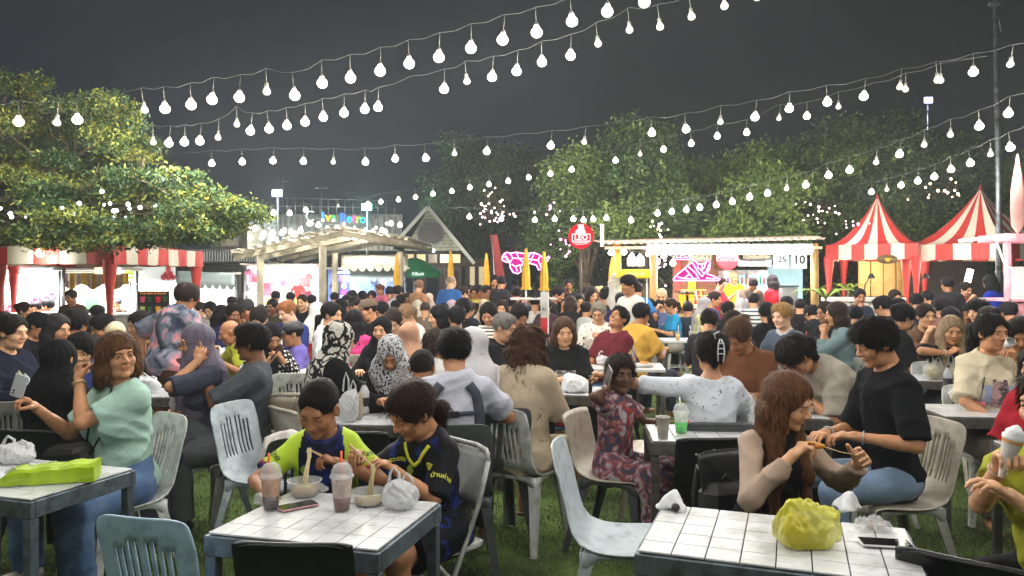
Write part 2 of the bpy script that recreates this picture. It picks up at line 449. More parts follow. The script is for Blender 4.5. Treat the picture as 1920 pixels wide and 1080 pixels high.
SK = {1: '#d0a07c',2: '#b98561',3: '#a06f4d',4: '#7d5236',5: '#583825',0: '#e0b499'}
def skin(t): return mat('skin_%d' % t,SK[t],rough=.45,var=.10,scale=26,bump=.14,bscale=240,sss=.06,spec=.42)
def lipm(t):
 c = lin(SK[t]); return mat('lips_%d' % t,(min(c[0]*.82,1),c[1]*.58,c[2]*.60),rough=.4,var=.04)
EYEW = mat('eye_white','#d8d4cd',rough=.25,var=0)
DARKE = mat('iris_and_brow','#1d130e',rough=.5,var=0)
def hairm(c): return mat('hair_' + c,c,rough=.55,var=.45,scale=5,stretch=(26,26,2.2),bump=.5,bscale=9,spec=.10)
_heads = {}
def head_template(kind,lod,closed):
 """one head with neck stub in its own frame: +Y is forward, origin between the ears"""
 key = (kind,lod,closed)
 if key in _heads: return _heads[key]
 h = (.0032,.0062,.0105)[lod]
 f = Field((-.1,-.13,-.185),(.1,.125,.13),h)
 w = .95 if kind == 'f' else (.97 if kind == 'c' else 1.0)
 f.ell((0,-.014,.032),(.075,.094,.083))
 f.ell((0,.018,-.028),(.060*w,.068,.070),k=.03)
 f.cone((-.026*w,.03,-.078),(.026*w,.03,-.078),.030,.030,k=.035)     # jaw
 f.ell((0,.066,-.094),(.020*w,.019,.016),k=.022)                        # chin
 for s_ in (-1,1):
  f.ell((s_*.036,.055,-.026),(.026,.028,.024),k=.022)               # cheeks
  f.ell((s_*.0765,-.004,-.004),(.011,.019,.031),M=rotz(s_*.25),k=.006)
  if lod < 2: f.ell((s_*.085,.004,-.003),(.005,.010,.019),k=.004,op='cut')
 f.cone((-.030,.077,.026),(.030,.077,.026),.012,.012,k=.016)          # brow
 for s_ in (-1,1): f.ell((s_*.031,.100,.004),(.021,.016,.015),k=.014,op='cut')
 f.cone((0,.083,.016),(0,.103,-.022),.0075,.0115,k=.010)              # nose
 for s_ in (-1,1): f.ell((s_*.0115,.096,-.0255),(.0085,.010,.0075),k=.005)
 f.cone((-.014,.083,-.0515),(.014,.083,-.0515),.0055,.0055,k=.008)    # lips
 f.cone((-.010,.0825,-.0610),(.010,.0825,-.0610),.0064,.0064,k=.005)
 for s_ in (-1,1):
  f.ell((s_*.031,.071,.006),(.0150,.0150,.0145),k=.004)
  if not closed and lod < 2: f.ell((s_*.031,.089,.0055),(.0138,.012,.0044),k=.0015,op='cut')
 nr = .057 if kind == 'm' else .048
 f.cone((0,-.02,-.06),(0,-.038,-.20),nr*.95,nr*1.05,k=.03)
 V,Q = f.mesh(); C = V[Q].mean(1)
 mi = np.zeros(len(Q),int)
 x,y,z = np.abs(C[:,0]),C[:,1],C[:,2]
 arch = .0255 - .35*np.abs(x - .028)
 mi[(np.abs(z - arch) < .0024) & (x > .013) & (x < .046) & (y > .055)] = 2
 lw = .0185 if kind != 'c' else .016
 mi[(np.abs(z + .0565) < .0075 * np.sqrt(np.clip(1 - (x/lw)**2,0,1))) & (y > .072)] = 3
 if closed or lod == 2: mi[(np.abs(z - .0008 - (lod == 2)*.004) < (.0026 if lod < 2 else .006)) & (np.abs(x - .031) < .014) & (y > .06)] = 2
 if not closed and lod < 2:      # eyeballs
  for s_ in (-1,1):
   b = MB(); b.ball((0,0,0),.0122,14,10)
   ev = np.array(b.v); ef = np.array([q for q in b.f if len(q) == 4])
   ev = ev @ rotx(math.pi/2).T + V3(s_*.031,.0725,.006)
   ec = ev[ef].mean(1) - V3(s_*.031,.0725,.006)
   m = np.where((ec[:,1] > 0) & (np.hypot(ec[:,0],ec[:,2]) < .0066),2,1)
   Q = np.concatenate([Q,ef + len(V)]); V = np.concatenate([V,ev]); mi = np.concatenate([mi,m])
 _heads[key] = (V.astype(np.float32),Q,mi)
 return _heads[key]
def hairs(V,Q,hc,Hm,n,st,long_,seed):
 """loose strands that follow the combed surface and break its outline"""
 rg = np.random.RandomState(int(seed*100)); A,B_,C,D_ = (V[Q[:,i]] for i in range(4))
 fn = np.cross(C - A,D_ - B_); fn /= np.linalg.norm(fn,axis=1)[:,None] + 1e-9
 k = rg.randint(0,len(Q),n); p = (A + B_ + C + D_)[k]/4; nn = fn[k]
 crown = hc + Hm @ V3(0,-.045,.11); rad = p - crown; rad /= np.linalg.norm(rad,axis=1)[:,None] + 1e-9
 dn = np.where((p[:,2] < hc[2])[:,None] & long_,V3(0,0,-1),rad*.7 + V3(0,0,-.6)) + rg.normal(size=(n,3))*.09
 t = dn - nn*(dn*nn).sum(1)[:,None]; t /= np.linalg.norm(t,axis=1)[:,None] + 1e-9
 L = ((.045 if st != 'curly' else .06) if long_ else (.016 if st in ('buzz','crop') else .042))*(.5 + rg.rand(n))[:,None]
 if st == 'buzz': L *= .4
 w = np.cross(t,nn)*(.0012 + .0012*rg.rand(n))[:,None]; lift = nn*(rg.rand(n)**3*(.009 if long_ or st == 'mop' else .005 if st not in ('buzz','crop') else .002) + .0008)[:,None]
 wob = np.cross(t,nn)*rg.normal(size=(n,1))*(.002 if st != 'curly' else .018)
 p1 = p + t*L*.5 + lift*.7 + wob; p2 = p + t*L + lift*(.7 if long_ else 1.2) - (lift*.6 if long_ else 0)
 l2 = (p2 - hc) @ Hm; ok = ~((l2[:,1] > .035) & (l2[:,2] < .052) & (np.abs(l2[:,0]) < .064)); p,p1,p2,w = p[ok],p1[ok],p2[ok],w[ok]; n = len(p)
 NV = np.concatenate([V,np.stack([p - w,p + w,p1 + w,p1 - w,p2 + w*.3,p2 - w*.3],1).reshape(-1,3)])
 b = len(V) + 6*np.arange(n)[:,None]
 return NV,np.concatenate([Q,b + np.array((0,1,2,3)),b + np.array((3,2,4,5))]).astype(np.int32)
_hands = {}
def hand_template(pose,lod):
 """right hand: wrist at the origin, fingers along +Y, back of the hand +Z, thumb towards -X"""
 key = (pose,lod)
 if key in _hands: return _hands[key]
 h = (.0034,.0055,.010)[lod]
 f = Field((-.09,-.03,-.10),(.06,.20,.06),h)
 f.cone((0,-.02,0),(0,.02,0),.025,.026,k=.01)
 f.ell((0,.05,-.002),(.040,.050,.017),k=.012)
 f.cone((-.028,.075,0),(.028,.072,0),.0125,.0115,k=.014)
 curl = {'relax': (22,30,22),'grip': (55,62,35),'pinch': (48,45,25),'flat': (4,6,4),'fist': (78,88,60),'cup': (35,38,25)}[pose]
 Ls = [(.040,.024,.019),(.044,.028,.020),(.041,.026,.020),(.032,.020,.017)]
 for i,(bx,L) in enumerate(zip((-.029,-.010,.010,.028),Ls)):
  p = V3(bx,.083 - .004*abs(i-1),0); a = 0.0; rr = (.0088,.0078,.0068)
  sp = (i - 1.5) * (.10 if pose in ('flat','relax') else .03)
  for j in range(3):
   a += R(curl[j] * (1 + .12*i if pose in ('pinch','relax') else 1))
   q = p + V3(math.sin(sp)*math.cos(a),math.cos(sp)*math.cos(a),-math.sin(a)) * L[j]
   f.cone(p,q,rr[j],rr[j]*.9,k=.0035 if lod == 0 else .002); p = q
 th = {'relax': (-.5,.8,-.35),'grip': (-.25,.75,-.75),'pinch': (-.1,.85,-.75),'flat': (-.75,.7,-.1),'fist': (-.05,.7,-.9),'cup': (-.35,.7,-.75)}[pose]
 t = V3(*th); t /= np.linalg.norm(t)
 a0 = V3(-.022,.018,-.006); a1 = a0 + (t*.5 + V3(-.6,.5,-.2))*.036; a2 = a1 + t*.034; a3 = a2 + (t + V3(.25,0,0))*.024
 f.cone(a0,a1,.016,.0125,k=.012); f.cone(a1,a2,.0115,.010,k=.004); f.cone(a2,a3,.0098,.0085,k=.004)
 V,Q = f.mesh(); _hands[key] = (V,Q)
 return _hands[key]

BODY_STATS = [0,0.0]
def nrm(v): return v / (np.linalg.norm(v) + 1e-9)
def ik(a,t,l1,l2,hint):
 d = t - a; L = np.linalg.norm(d); L = min(L,(l1 + l2) * .995); dn = nrm(d); t = a + dn * L
 x = (l1*l1 - l2*l2 + L*L) / (2*L); hgt = math.sqrt(max(l1*l1 - x*x,0))
 hv = hint - dn * (hint @ dn); hv = nrm(hv)
 return a + dn*x + hv*hgt,t
ARMS = {  # hand target (x towards that side, y ahead, z above the seat plane or the ground), hand pose
 'table': (.13,.36,.80,'relax'),'table2': (.06,.40,.80,'relax'),'lap': (.07,.30,.66,'relax'),
 'eat': (.02,.24,1.10,'pinch'),'chin': (.05,.16,1.05,'fist'),'phone': (.05,.33,.92,'grip'),
 'ear': (.13,.05,1.19,'cup'),'down': (.26,.03,.78,'relax'),'fwd': (.14,.42,1.0,'grip'),
 'hip': (.27,-.02,.95,'fist'),'counter': (.16,.34,1.0,'relax'),'drink': (.03,.22,1.08,'grip'),
 'back': (.22,-.12,.80,'relax'),'wide': (.38,.28,.82,'relax'),
}
def build_person(spec):
 """returns the parts (name, V, Q, material index, materials) in the person's own frame and the head's place in it"""
 s = spec; lod = s['lod']; sit = s['pose'] == 'sit'
 hb = (.009,.0135,.021)[lod]; hc = (.0085,.0130,.021)[lod]
 fem = s['sex'] == 'f'; kid = s['sex'] == 'c'; B = s['build']
 lean,tw = R(s['lean']),R(s['twist']); K = s['tk']*(.90 if kid else 1)
 up = rotz(-tw) @ rotx(-lean); lo = rotx(-lean*.55)
 side = rotz(0) @ roty(R(s['tilt'])); up = side @ up
 pz = .535 if sit else .90
 pel = V3(0,0,pz)
 U0 = pel + lo @ V3(0,0,.22*K)
 sw = (.130 if fem else .150) * (1 + .35*(B-1))
 if kid: sw = .112
 sh = {-1: U0 + up @ V3(-sw,-.005,.208*K),1: U0 + up @ V3(sw,-.005,.208*K)}
 nb = U0 + up @ V3(0,-.012,.255*K)
 Hm = up @ rotz(-R(s['hyaw'])) @ rotx(-R(s['hpitch'])) @ roty(R(s['hroll']))
 hs = s.get('hs',1.0) * (1.05 if kid else 1.0)
 hc0 = nb + (nrm(up @ V3(0,.10,1)) * .5 + nrm(Hm @ V3(0,.24,1)) * .5) * .170
 W = lambda v: U0 + up @ (V3(*v)*V3(1,1,K))
 Lw = lambda v: pel + lo @ (V3(*v)*V3(1,1,K))
 skinp,torso,arms,legs = [],[],{},{}
 torso.append(('e',Lw((0,.0,.0)),(.150*B*(1.04 if fem else 1)*(.84 if kid else 1),.108*B*(.9 if kid else 1),.115),lo))
 torso.append(('e',Lw((0,.012*B,.15)),(.130*B*(.90 if fem else 1)*(.84 if kid else 1),.096*B*(.88 if kid else 1),.13),lo))
 torso.append(('e',W((0,.002,.10)),(.143*(.6+.4*B)*(.9 if fem else 1)*(.84 if kid else 1),.102*(.5+.5*B)*(.86 if kid else 1),.15),up))
 torso.append(('c',sh[-1]*.86 + sh[1]*.14 ,sh[1]*.86 + sh[-1]*.14,.050*(.5+.5*B),.050*(.5+.5*B)))
 for q in (-1,1): torso.append(('c',nb + up @ V3(q*.03,-.01,.0),sh[q]*.75 + sh[-q]*.25 + up @ V3(0,-.008,.010),.040,.036))
 if fem:
  for q in (-1,1): torso.append(('e',W((q*.068,.088,.085)),(.052*B,.048*B,.055*B),up))
 if s['belly']: torso.append(('e',Lw((0,.075,.10)),(.13*B,.10*s['belly'],.12),lo))
 for q,side_ in ((-1,'L'),(1,'R')):
  a = s['arms'][0 if q < 0 else 1]
  if isinstance(a,str): x,y,z,hp = ARMS[a];
  else: x,y,z,hp = a
  if kid and isinstance(a,str): y *= .85
  if (not sit) and isinstance(a,str) and a in ('eat','chin','ear','drink','phone','fwd'): z += .36
  if (not sit) and isinstance(a,str) and a in ('table','table2','lap'): z = 1.02
  if isinstance(a,str) and a in ('eat','chin','ear','drink'):        # measured from the face
   off = {'eat': V3(q*.02,.155,-.075),'chin': V3(q*.035,.09,-.16),'ear': V3(q*.11,.02,-.02),'drink': V3(q*.02,.17,-.07)}[a]
   tgt = hc0 + Hm @ off
   wr = tgt + nrm(sh[q] + V3(q*.1,.1,-.3) - tgt) * .085
  else:
   tgt = V3(q*x,y,z); wr = tgt
  l1,l2 = (.27,.235) if fem else (.285,.25)
  if kid: l1,l2 = .235,.205
  hint = V3(q*.55,-.35,-.8) if not s.get('elbow') else V3(q*s['elbow'][0],s['elbow'][1],s['elbow'][2])
  el,wr = ik(sh[q],wr,l1,l2,hint)
  r = .75 + .25*B if not kid else .78
  if fem: r *= .9
  arms[q] = (sh[q],el,wr,.045*r*(.6+.4*B),.038*r,.035*r,.025*r**.5)
  fd = nrm(wr - el)
  if isinstance(a,str) and a in ('eat','chin','drink','ear'): fd = nrm(fd*.6 + nrm(tgt - wr)*.8)
  roll = s['rolls'][0 if q < 0 else 1]
  zz = V3(0,0,1) if abs(fd[2]) < .8 else V3(0,1,0)*(-1 if fd[2] > 0 else 1)*-1
  if isinstance(a,str) and a in ('eat','drink','phone','ear'): zz = V3(q*.9,.15,.3)
  z_ = nrm(zz - fd*(zz @ fd)); x_ = np.cross(fd,z_)
  M = np.stack([x_,fd,z_],1)
  M = M @ roty(R(roll))
  arms[q] += (M,hp)
  # legs
  lg = s['legs']; hip = Lw((q*.085,.01,-.01))
  tl,cl = (.43,.41) if not kid else (.38,.36)
  if sit:
   sp = R({'norm': 12,'wide': 30,'close': 4,'cross': 8,'side': 12}.get(lg,12))
   kn = hip + V3(math.sin(sp)*q,math.cos(sp),-.04 if not kid else -.02) * tl
   an = kn + V3(0,-.06 if lg != 'fwd' else .18,-1)*cl*(.985 if lg != 'fwd' else .95)
   if kid: an = kn + V3(0,.0,-1)*cl*.9
   fdir = V3(q*.12,1,0)
   if lg == 'cross' and q == s.get('over',1):
    kn = hip + V3(-q*.13,.40,.12); an = kn + V3(-q*.20,.16,-.30); fdir = V3(-q*.5,.75,-.35)
  else:
   st = s.get('stride',0) * q
   kn = hip + V3(q*.01,.02 + st*.5,-.42); an = V3(hip[0] + q*.02,-.02 + st,.075)
   fdir = V3(q*.18,1,0)
  fdir = nrm(fdir)
  legs[q] = (hip,kn,an,.082*B*(1.03 if fem else 1),.056*(.6+.4*B),.050*(.7+.3*B),.034,fdir)
 # ---- skin
 pts = [pel,nb,W((0,0,.3))] + [p for q in (-1,1) for p in arms[q][:3]] + [p for q in (-1,1) for p in legs[q][:3]] + [legs[q][2] + legs[q][7]*.2 for q in (-1,1)]
 pts = np.array(pts); lo_b,hi_b = pts.min(0) - .15,pts.max(0) + .12; lo_b[2] = max(lo_b[2],-.02)
 f = Field(lo_b,hi_b,hb)
 def tor(f,inf=0.0,k=.05):
  for t in torso:
   if t[0] == 'e': f.ell(t[1],t[2],M=t[3],k=k,inf=inf)
   else: f.cone(t[1],t[2],t[3],t[4],k=k,inf=inf)
 tor(f,-.004)
 nr = (.055 if not fem else .047) * (.8 if kid else 1)
 f.cone(nb - (nb - U0)*.12,hc0 + Hm @ V3(0,-.03,-.07)*hs,nr*1.12,nr*.9,k=.04)
 for q in (-1,1):
  a = arms[q]; f.cone(a[0],a[1],a[3],a[4],k=.03); f.cone(a[1],a[2],a[5]*1.05,a[6],k=.012)
  f.cone(a[1]*.75+a[2]*.25,a[1]*.5+a[2]*.5,a[5]*1.02,a[5]*.8,k=.02)
  l = legs[q]; f.cone(l[0],l[1],l[3],l[4],k=.03); f.cone(l[1],l[2],l[5],l[6],k=.02)
  f.ell(l[1]*.68 + l[2]*.32 - l[7]*.012,(.050,.050,.10),k=.03)
  f.cone(l[2] + V3(0,0,-.035),l[2] + l[7]*.14 + V3(0,0,-.045),.030,.024,k=.02)
 V,Q = f.mesh(); mi = np.zeros(len(Q),int)
 # cut away what the head and hand pieces replace, then join them
 parts_v,parts_q,parts_m = [V],[Q],[mi]; n0 = len(V)
 hv,hq,hm = head_template('c' if kid else s['sex'],lod,s['closed'])
 hv2 = (hv * hs) @ Hm.T + hc0
 parts_v.append(hv2); parts_q.append(hq + n0); parts_m.append(hm); n0 += len(hv2)
 for q in (-1,1):
  a = arms[q]; tv,tq = hand_template(a[8],lod)
  ks = (.80 if kid else (.92 if fem else 1.0))
  tv = tv * ks; tq2 = tq
  if q < 0: tv = tv * np.array((-1,1,1)); tq2 = tq[:,::-1]
  # right hand's thumb is towards -X in its own frame (palm down, fingers ahead)
  tv = tv @ a[7].T + a[2]
  parts_v.append(tv); parts_q.append(tq2 + n0); parts_m.append(np.zeros(len(tq),int)); n0 += len(tv)
 out = [('body',np.concatenate(parts_v),np.concatenate(parts_q),np.concatenate(parts_m),[skin(s['skin']),EYEW,DARKE,lipm(s['skin'])])]
 # ---- clothing
 def sleeve(f,q,L,inf):
  a = arms[q]
  if L <= 0: return
  if L <= 1: f.cone(a[0],a[0] + (a[1]-a[0])*L,a[3],(a[3] + (a[4]-a[3])*L)*1.05 + .006,k=.03,flat=True,inf=inf*1.1)
  else:
   f.cone(a[0],a[1],a[3],a[4],k=.03,inf=inf)
   f.cone(a[1],a[1] + (a[2]-a[1])*(L-1),a[5]*1.05,a[5] + (a[6]-a[5])*(L-1),k=.02,flat=True,inf=inf*.9)
 top = s['top']; seed = s['seed']
 if top:
  m_,L,loose = top[0],top[1],top[2]
  hem = top[3] if len(top) > 3 else -.06
  pts = np.array([pel,nb] + [arms[q][i] for q in (-1,1) for i in range(3 if L > 1 else 2)])
  f = Field(pts.min(0) - .16,pts.max(0) + .13,hc)
  tor(f,loose,k=.05)
  if L > 0:
   for q in (-1,1): sleeve(f,q,L,loose)
  f.folds((.0022 if lod < 2 else .0012) + loose*.04,fr=15,seed=seed)
  if lod < 2: f.creases(.0085 + loose*.12,seed,7)
  ncut = s['neckcut']
  f.ell(nb + up @ V3(0,.018,.055),(.068*ncut,.072*ncut,.052*ncut),M=up,k=.008,op='cut')
  if L <= 0:
   for q in (-1,1): f.ell(sh[q] + up @ V3(q*.055,0,-.01),(.055,.08,.085),M=up,k=.01,op='cut')
  hp = Lw((0,0,hem)); f.half(hp,-(lo @ V3(0,-.25 if sit else 0,1)))
  V,Q = f.mesh(); mi = np.zeros(len(Q),int); mats = [m_]
  if len(top) > 4 and top[4]:        # sleeves of another colour
   C = V[Q].mean(1); mats.append(top[4])
   for q in (-1,1):
    d = (C - sh[q]) @ nrm(arms[q][1] - sh[q]); loc = (C - U0) @ (up @ V3(q,0,0))
    mi[(loc > sw - .008 + .25*np.clip(((C - U0) @ (up @ V3(0,0,1))) - .2,0,.1)*-1)] = 1
  if s.get('cuff'):
   C = V[Q].mean(1); mats.append(s['cuff'])
   for q in (-1,1):
    a = arms[q]; t = (C - a[0]) @ nrm(a[1]-a[0]); dd = np.linalg.norm(C - (a[0] + np.outer(t,nrm(a[1]-a[0]))),axis=1)
    mi[(t > L*np.linalg.norm(a[1]-a[0]) - .022) & (dd < .10)] = len(mats) - 1
   dn = np.linalg.norm((C - (nb + up @ V3(0,.018,.055))) / (.068*ncut),axis=1)
   mi[dn < 1.22] = len(mats) - 1
  out.append((s['topname'],V,Q,mi,mats))
 bot = s['bottom']
 if bot:
  m_,kind,loose = bot
  pts = np.array([pel + V3(0,0,.06)] + [legs[q][i] for q in (-1,1) for i in range(3)])
  f = Field(pts.min(0) - .14,pts.max(0) + .13,hc)
  for t in torso[:1]: f.ell(t[1],t[2],M=t[3],k=.04,inf=.008)
  f.ell(Lw((0,.0,.09)),(.138*B,.098*B,.07),M=lo,k=.04,inf=.006)
  for q in (-1,1):
   l = legs[q]
   if kind == 'long':
    f.cone(l[0],l[1],l[3],l[4],k=.03,inf=.012 + loose)
    f.cone(l[1],l[1] + (l[2]-l[1])*.96,l[5] + .004,max(l[6],.042 + loose),k=.02,flat=True,inf=.012 + loose*.8)
   elif kind == 'short':
    f.cone(l[0],l[0] + (l[1]-l[0])*.82,l[3],l[3]*.2 + l[4]*.8,k=.03,flat=True,inf=.016 + loose)
   elif kind == 'skirt':
    f.cone(l[0],l[1],l[3],l[4]+.01,k=.06,inf=.02)
    f.cone(l[1],l[1] + (l[2]-l[1])*(.9),l[5] + .03,l[6] + .07,k=.10,flat=True,inf=.02)
  if kind == 'skirt':
   f.cone(legs[-1][1],legs[1][1],.05,.05,k=.08); f.cone((legs[-1][1]+legs[1][1])/2,(legs[-1][2]+legs[1][2])/2 + V3(0,0,.06),.08,.10,k=.08,flat=True)
  f.folds(.002 if lod < 2 else .0015,fr=20,seed=seed + 2)
  if lod < 2: f.creases(.007,seed + 1)
  V,Q = f.mesh(); out.append(({'long': 'trousers','short': 'shorts','skirt': 'skirt'}[kind],V,Q,None,[m_]))
 if lod < 2 and s['shoes']:
  for q in (-1,1):
   l = legs[q]; a = l[2] + V3(0,0,-.035) - l[7]*.03; b = l[2] + l[7]*.15 + V3(0,0,-.045)
   f = Field(np.minimum(a,b) - .07,np.maximum(a,b) + .07,.009)
   f.cone(a,b,.040,.033,k=.01)
   if s['shoes'][1] == 'sandal': f.half(l[2] + V3(0,0,-.045),V3(0,0,1)); f.cone(l[2] + l[7]*.06 + V3(-.03,0,-.02),l[2] + l[7]*.06 + V3(.03,0,-.02),.022,.022,k=.01)
   f.half(V3(0,0,.003 if l[2][2] < .12 else -9),V3(0,0,-1))
   V,Q = f.mesh()
   if len(V): out.append(('shoe',V,Q,None,[s['shoes'][0]]))
 # ---- hair and headwear
 H = lambda v: hc0 + Hm @ (V3(*v) * hs)
 Hd = lambda v: Hm @ V3(*v)
 st = s['hair']; hm_ = hairm(s['hcol']); down = V3(0,0,-1); hh = (.0048,.0085,.0135)[lod]
 bk = nrm(Hd((0,-1,0)) * V3(1,1,0) + V3(0,1e-6,0))
 if st not in ('none','hijab'):
  long_ = st in ('long','longfront','curly','braids','bob','pony','lowpony')
  ext = {'long': .42,'longfront': .46,'curly': .40,'braids': .12,'bob': .14,'pony': .36,'lowpony': .42}.get(st,0) * s['hlen']
  lo_h = np.minimum(hc0 - .15*hs,hc0 + down*(ext+.12) + bk*.12 - .1) if long_ else hc0 - .145*hs
  hi_h = np.maximum(hc0 + .15*hs,hc0 + bk*.12 + .1) if long_ else hc0 + .155*hs
  if st in ('bun','claw'): lo_h = hc0 - .19; hi_h = hc0 + .19
  f = Field(lo_h,hi_h,hh)
  th = {'crop': .005,'buzz': .0035,'bald': .002}.get(st,.012)
  thick = s['hthick']
  f.ell(H((0,-.016,.036)),np.array((.077,.096,.084))*hs,M=Hm,k=.01,inf=th*thick)
  if st in ('short','mop','bowl'):
   f.ell(H((0,.030,.092)),(.058*hs,.050*hs,.026*thick),M=Hm,k=.03)
   if st != 'short': f.ell(H((0,.050,.070)),(.066*hs,.050*hs,.034),M=Hm,k=.03); f.ell(H((0,-.04,.03)),np.array((.083,.082,.082))*hs,M=Hm,k=.02)
  if st in ('long','longfront','bob','curly'):
   n = 7
   for i in range(n):
    a = math.pi * (-.12 + 1.24 * i / (n-1))
    p0 = H((math.cos(a)*.062,-.014 - math.sin(a)*.045,.03)); p1 = H((math.cos(a)*.074,-.02 - math.sin(a)*.062,-.06))
    f.cone(p0,p1,.036,.034,k=.03)
    out_ = nrm((p1 - hc0) * V3(1,1,0))
    p2 = p1 + down*(ext-.06)*(.8 + .2*math.sin(a)) + out_*.015 + bk*.03
    tgt = U0 + up @ V3(0,-.13,.1)
    if ext > .2: p2 = p2 + bk*.045
    f.cone(p1,p2,.034,.022 if st != 'curly' else .04,k=.035)
   if st == 'longfront':
    for q in (-1,1):
     p1 = H((q*.068,.01,-.06)); p2 = W((q*.085,.125,.10)); p3 = p2 + down*.12*s['hlen']
     f.cone(H((q*.062,.02,.02)),p1,.022,.028,k=.02); f.cone(p1,p2,.028,.034,k=.03); f.cone(p2,p3,.034,.018,k=.03)
  if st in ('pony','lowpony'):
   z0 = .04 if st == 'pony' else -.035
   p0 = H((0,-.098,z0)); p1 = p0 + bk*.05 + down*.02; p2 = p1 + down*ext*.5 + bk*.02; p3 = p2 + down*ext*.5 - bk*.02
   if s.get('ponyside'): p2 = p2 + Hd((s['ponyside'],0,0)); p3 = p3 + Hd((s['ponyside']*1.6,.03,0))
   f.cone(p0,p1,.022,.028,k=.015); f.cone(p1,p2,.030,.030,k=.03); f.cone(p2,p3,.028,.010,k=.03)
  if st == 'bun': f.ell(H((0,-.105,.055)),(.045,.042,.042),k=.012)
  if st == 'claw':
   f.ell(H((0,-.105,.02)),(.062,.045,.085),M=Hm,k=.03); f.ell(H((0,-.06,.06)),(.09,.08,.07),M=Hm,k=.03)
  if st == 'braids':
   f.ell(H((0,-.085,-.01)),(.062,.050,.085),M=Hm,k=.03)
  # face and ears stay free
  fr = {'bangs': .035,'mop': .050,'bowl': .040}.get(st if st in ('mop','bowl') else s['fringe'],.0)
  f.ell(H((0,.120,-.036 - fr*.9)),np.array((.071,.088,.120))*hs,M=Hm,k=.010,op='cut')
  if st in ('short','crop','buzz','bald','bun','pony','lowpony','mop','claw','braids'):
   low = -.052 if st in ('short','mop') else -.045
   for q in (-1,1): f.ell(H((q*.090,.030,-.052)),np.array((.036,.066,.058))*hs,M=Hm,k=.008,op='cut')
   if st in ('short','crop','buzz','mop','bald'):
    f.ell(H((0,-.07,-.135)),np.array((.12,.12,.080))*hs,M=Hm,k=.01,op='cut')
    f.ell(H((0,.03,-.15)),np.array((.11,.09,.10))*hs,M=Hm,k=.01,op='cut')
  if st == 'bald': f.ell(H((0,.02,.10)),np.array((.075,.10,.06))*hs,M=Hm,k=.01,op='cut')
  if lod < 2 or st == 'curly':
   f.strands(hc0,.0004 if st == 'longfront' else .0007 if st != 'curly' else .004,34,seed)
   f.folds(.0014 if st not in ('curly','braids') else .007,fr=60 if st != 'braids' else 110,seed=seed)
  V,Q = f.mesh()
  if len(V):
   if lod < 2: V,Q = hairs(V,Q,hc0,Hm,(3600,1100)[lod],st,long_,s['seed'])
   out.append(('hair',V,Q,None,[hm_]))
 if st == 'hijab':
  m_ = s['hijab']; len_ = s['hlen']
  f = Field(np.minimum(hc0 - .16,U0 - .24),np.maximum(hc0 + .16,nb + .24),hc if lod else .0075)
  f.ell(H((0,-.014,.028)),np.array((.086,.108,.096))*hs,M=Hm)
  f.ell(H((0,.012,-.05)),np.array((.076,.082,.080))*hs,M=Hm,k=.03)
  f.cone(H((0,-.02,-.06)),nb + up @ V3(0,.01,.01),.072,.088,k=.05)
  f.ell(W((0,.0,.20)),(sw*1.22,.125*(.5+.5*B),.085*len_),M=up,k=.09)
  f.ell(W((0,.055,.12 - .05*len_)),(sw*.95,.10*(.5+.5*B) + (.02 if fem else 0),.13*len_),M=up,k=.06)
  f.ell(W((0,-.03,.10)),(sw*.95,.105,.14*len_),M=up,k=.06)
  f.ell(H((0,.105,-.014)),np.array((.0515,.075,.076))*hs,M=Hm,k=.006,op='cut')
  f.folds(.0018,fr=24,seed=seed); f.strands(nb,.0016 if lod < 2 else .001,13,seed)
  if lod < 2: f.creases(.007,seed)
  V,Q = f.mesh(); out.append(('headscarf',V,Q,None,[m_]))
 if s['cap']:
  b = MB(); M4 = Matrix([list(Hm[0]*hs) + [hc0[0]],list(Hm[1]*hs) + [hc0[1]],list(Hm[2]*hs) + [hc0[2]],[0,0,0,1]])
  pr = [(.101 - .0006*i*i*.5,.045 + .008*i) for i in range(4)] + [(.092,.085),(.075,.108),(.045,.124),(.002,.128)]
  b.lathe(pr,20,M=None,sx=.9,sy=1.08)
  if s['cap'][1] != 'beanie':
   bl = .075 if s['cap'][1] == 'cap' else .03
   b.grid(lambda u,v: (math.sin((u-.5)*2.2)*(.080 + v*.012),.075 + math.cos((u-.5)*2.2)*(.02 + bl*v),.052 - .012*v - .05*(u-.5)**2 + .005),12,4)
   b.grid(lambda u,v: (math.sin((u-.5)*2.2)*(.080 + v*.012),.075 + math.cos((u-.5)*2.2)*(.02 + bl*v),.048 - .012*v - .05*(u-.5)**2 + .005),12,4)
  if s['cap'][1] == 'back': pass
  vv = np.array([tuple(M4 @ (Vector(v) + Vector((0,-.012,0)))) for v in b.v])
  out.append(('cap',vv,np.array([q for q in b.f if len(q) == 4]),None,[s['cap'][0]]))
 if s['glasses'] and lod < 2:
  b = MB()
  for q in (-1,1):
   b.tube([(q*.033 + math.cos(t)*.021,.103,.004 + math.sin(t)*.016) for t in [i*math.pi/6 for i in range(12)]],.0018,5,closed=True)
   b.tube([(q*.054,.102,.008),(q*.076,.07,.010),(q*.080,.0,.008)],.0018,5)
  b.tube([(-.012,.104,.008),(.012,.104,.008)],.0018,5)
  zo = .075 if s['glasses'] == 'top' else 0
  vv = np.array([tuple(v) for v in b.v]);
  if zo: vv = vv @ rotx(.7).T + V3(0,-.035,.075)
  vv = (vv * hs) @ Hm.T + hc0
  out.append(('glasses',vv,np.array([q for q in b.f if len(q) == 4]),None,[BLACK]))
 info = dict(head=hc0,Hm=Hm,hs=hs,top=(hc0 + Hm @ V3(0,-.01,.128*hs))[2],arms=arms,legs=legs,U0=U0,up=up,pel=pel,lo=lo,W=W,nb=nb)
 return out,info
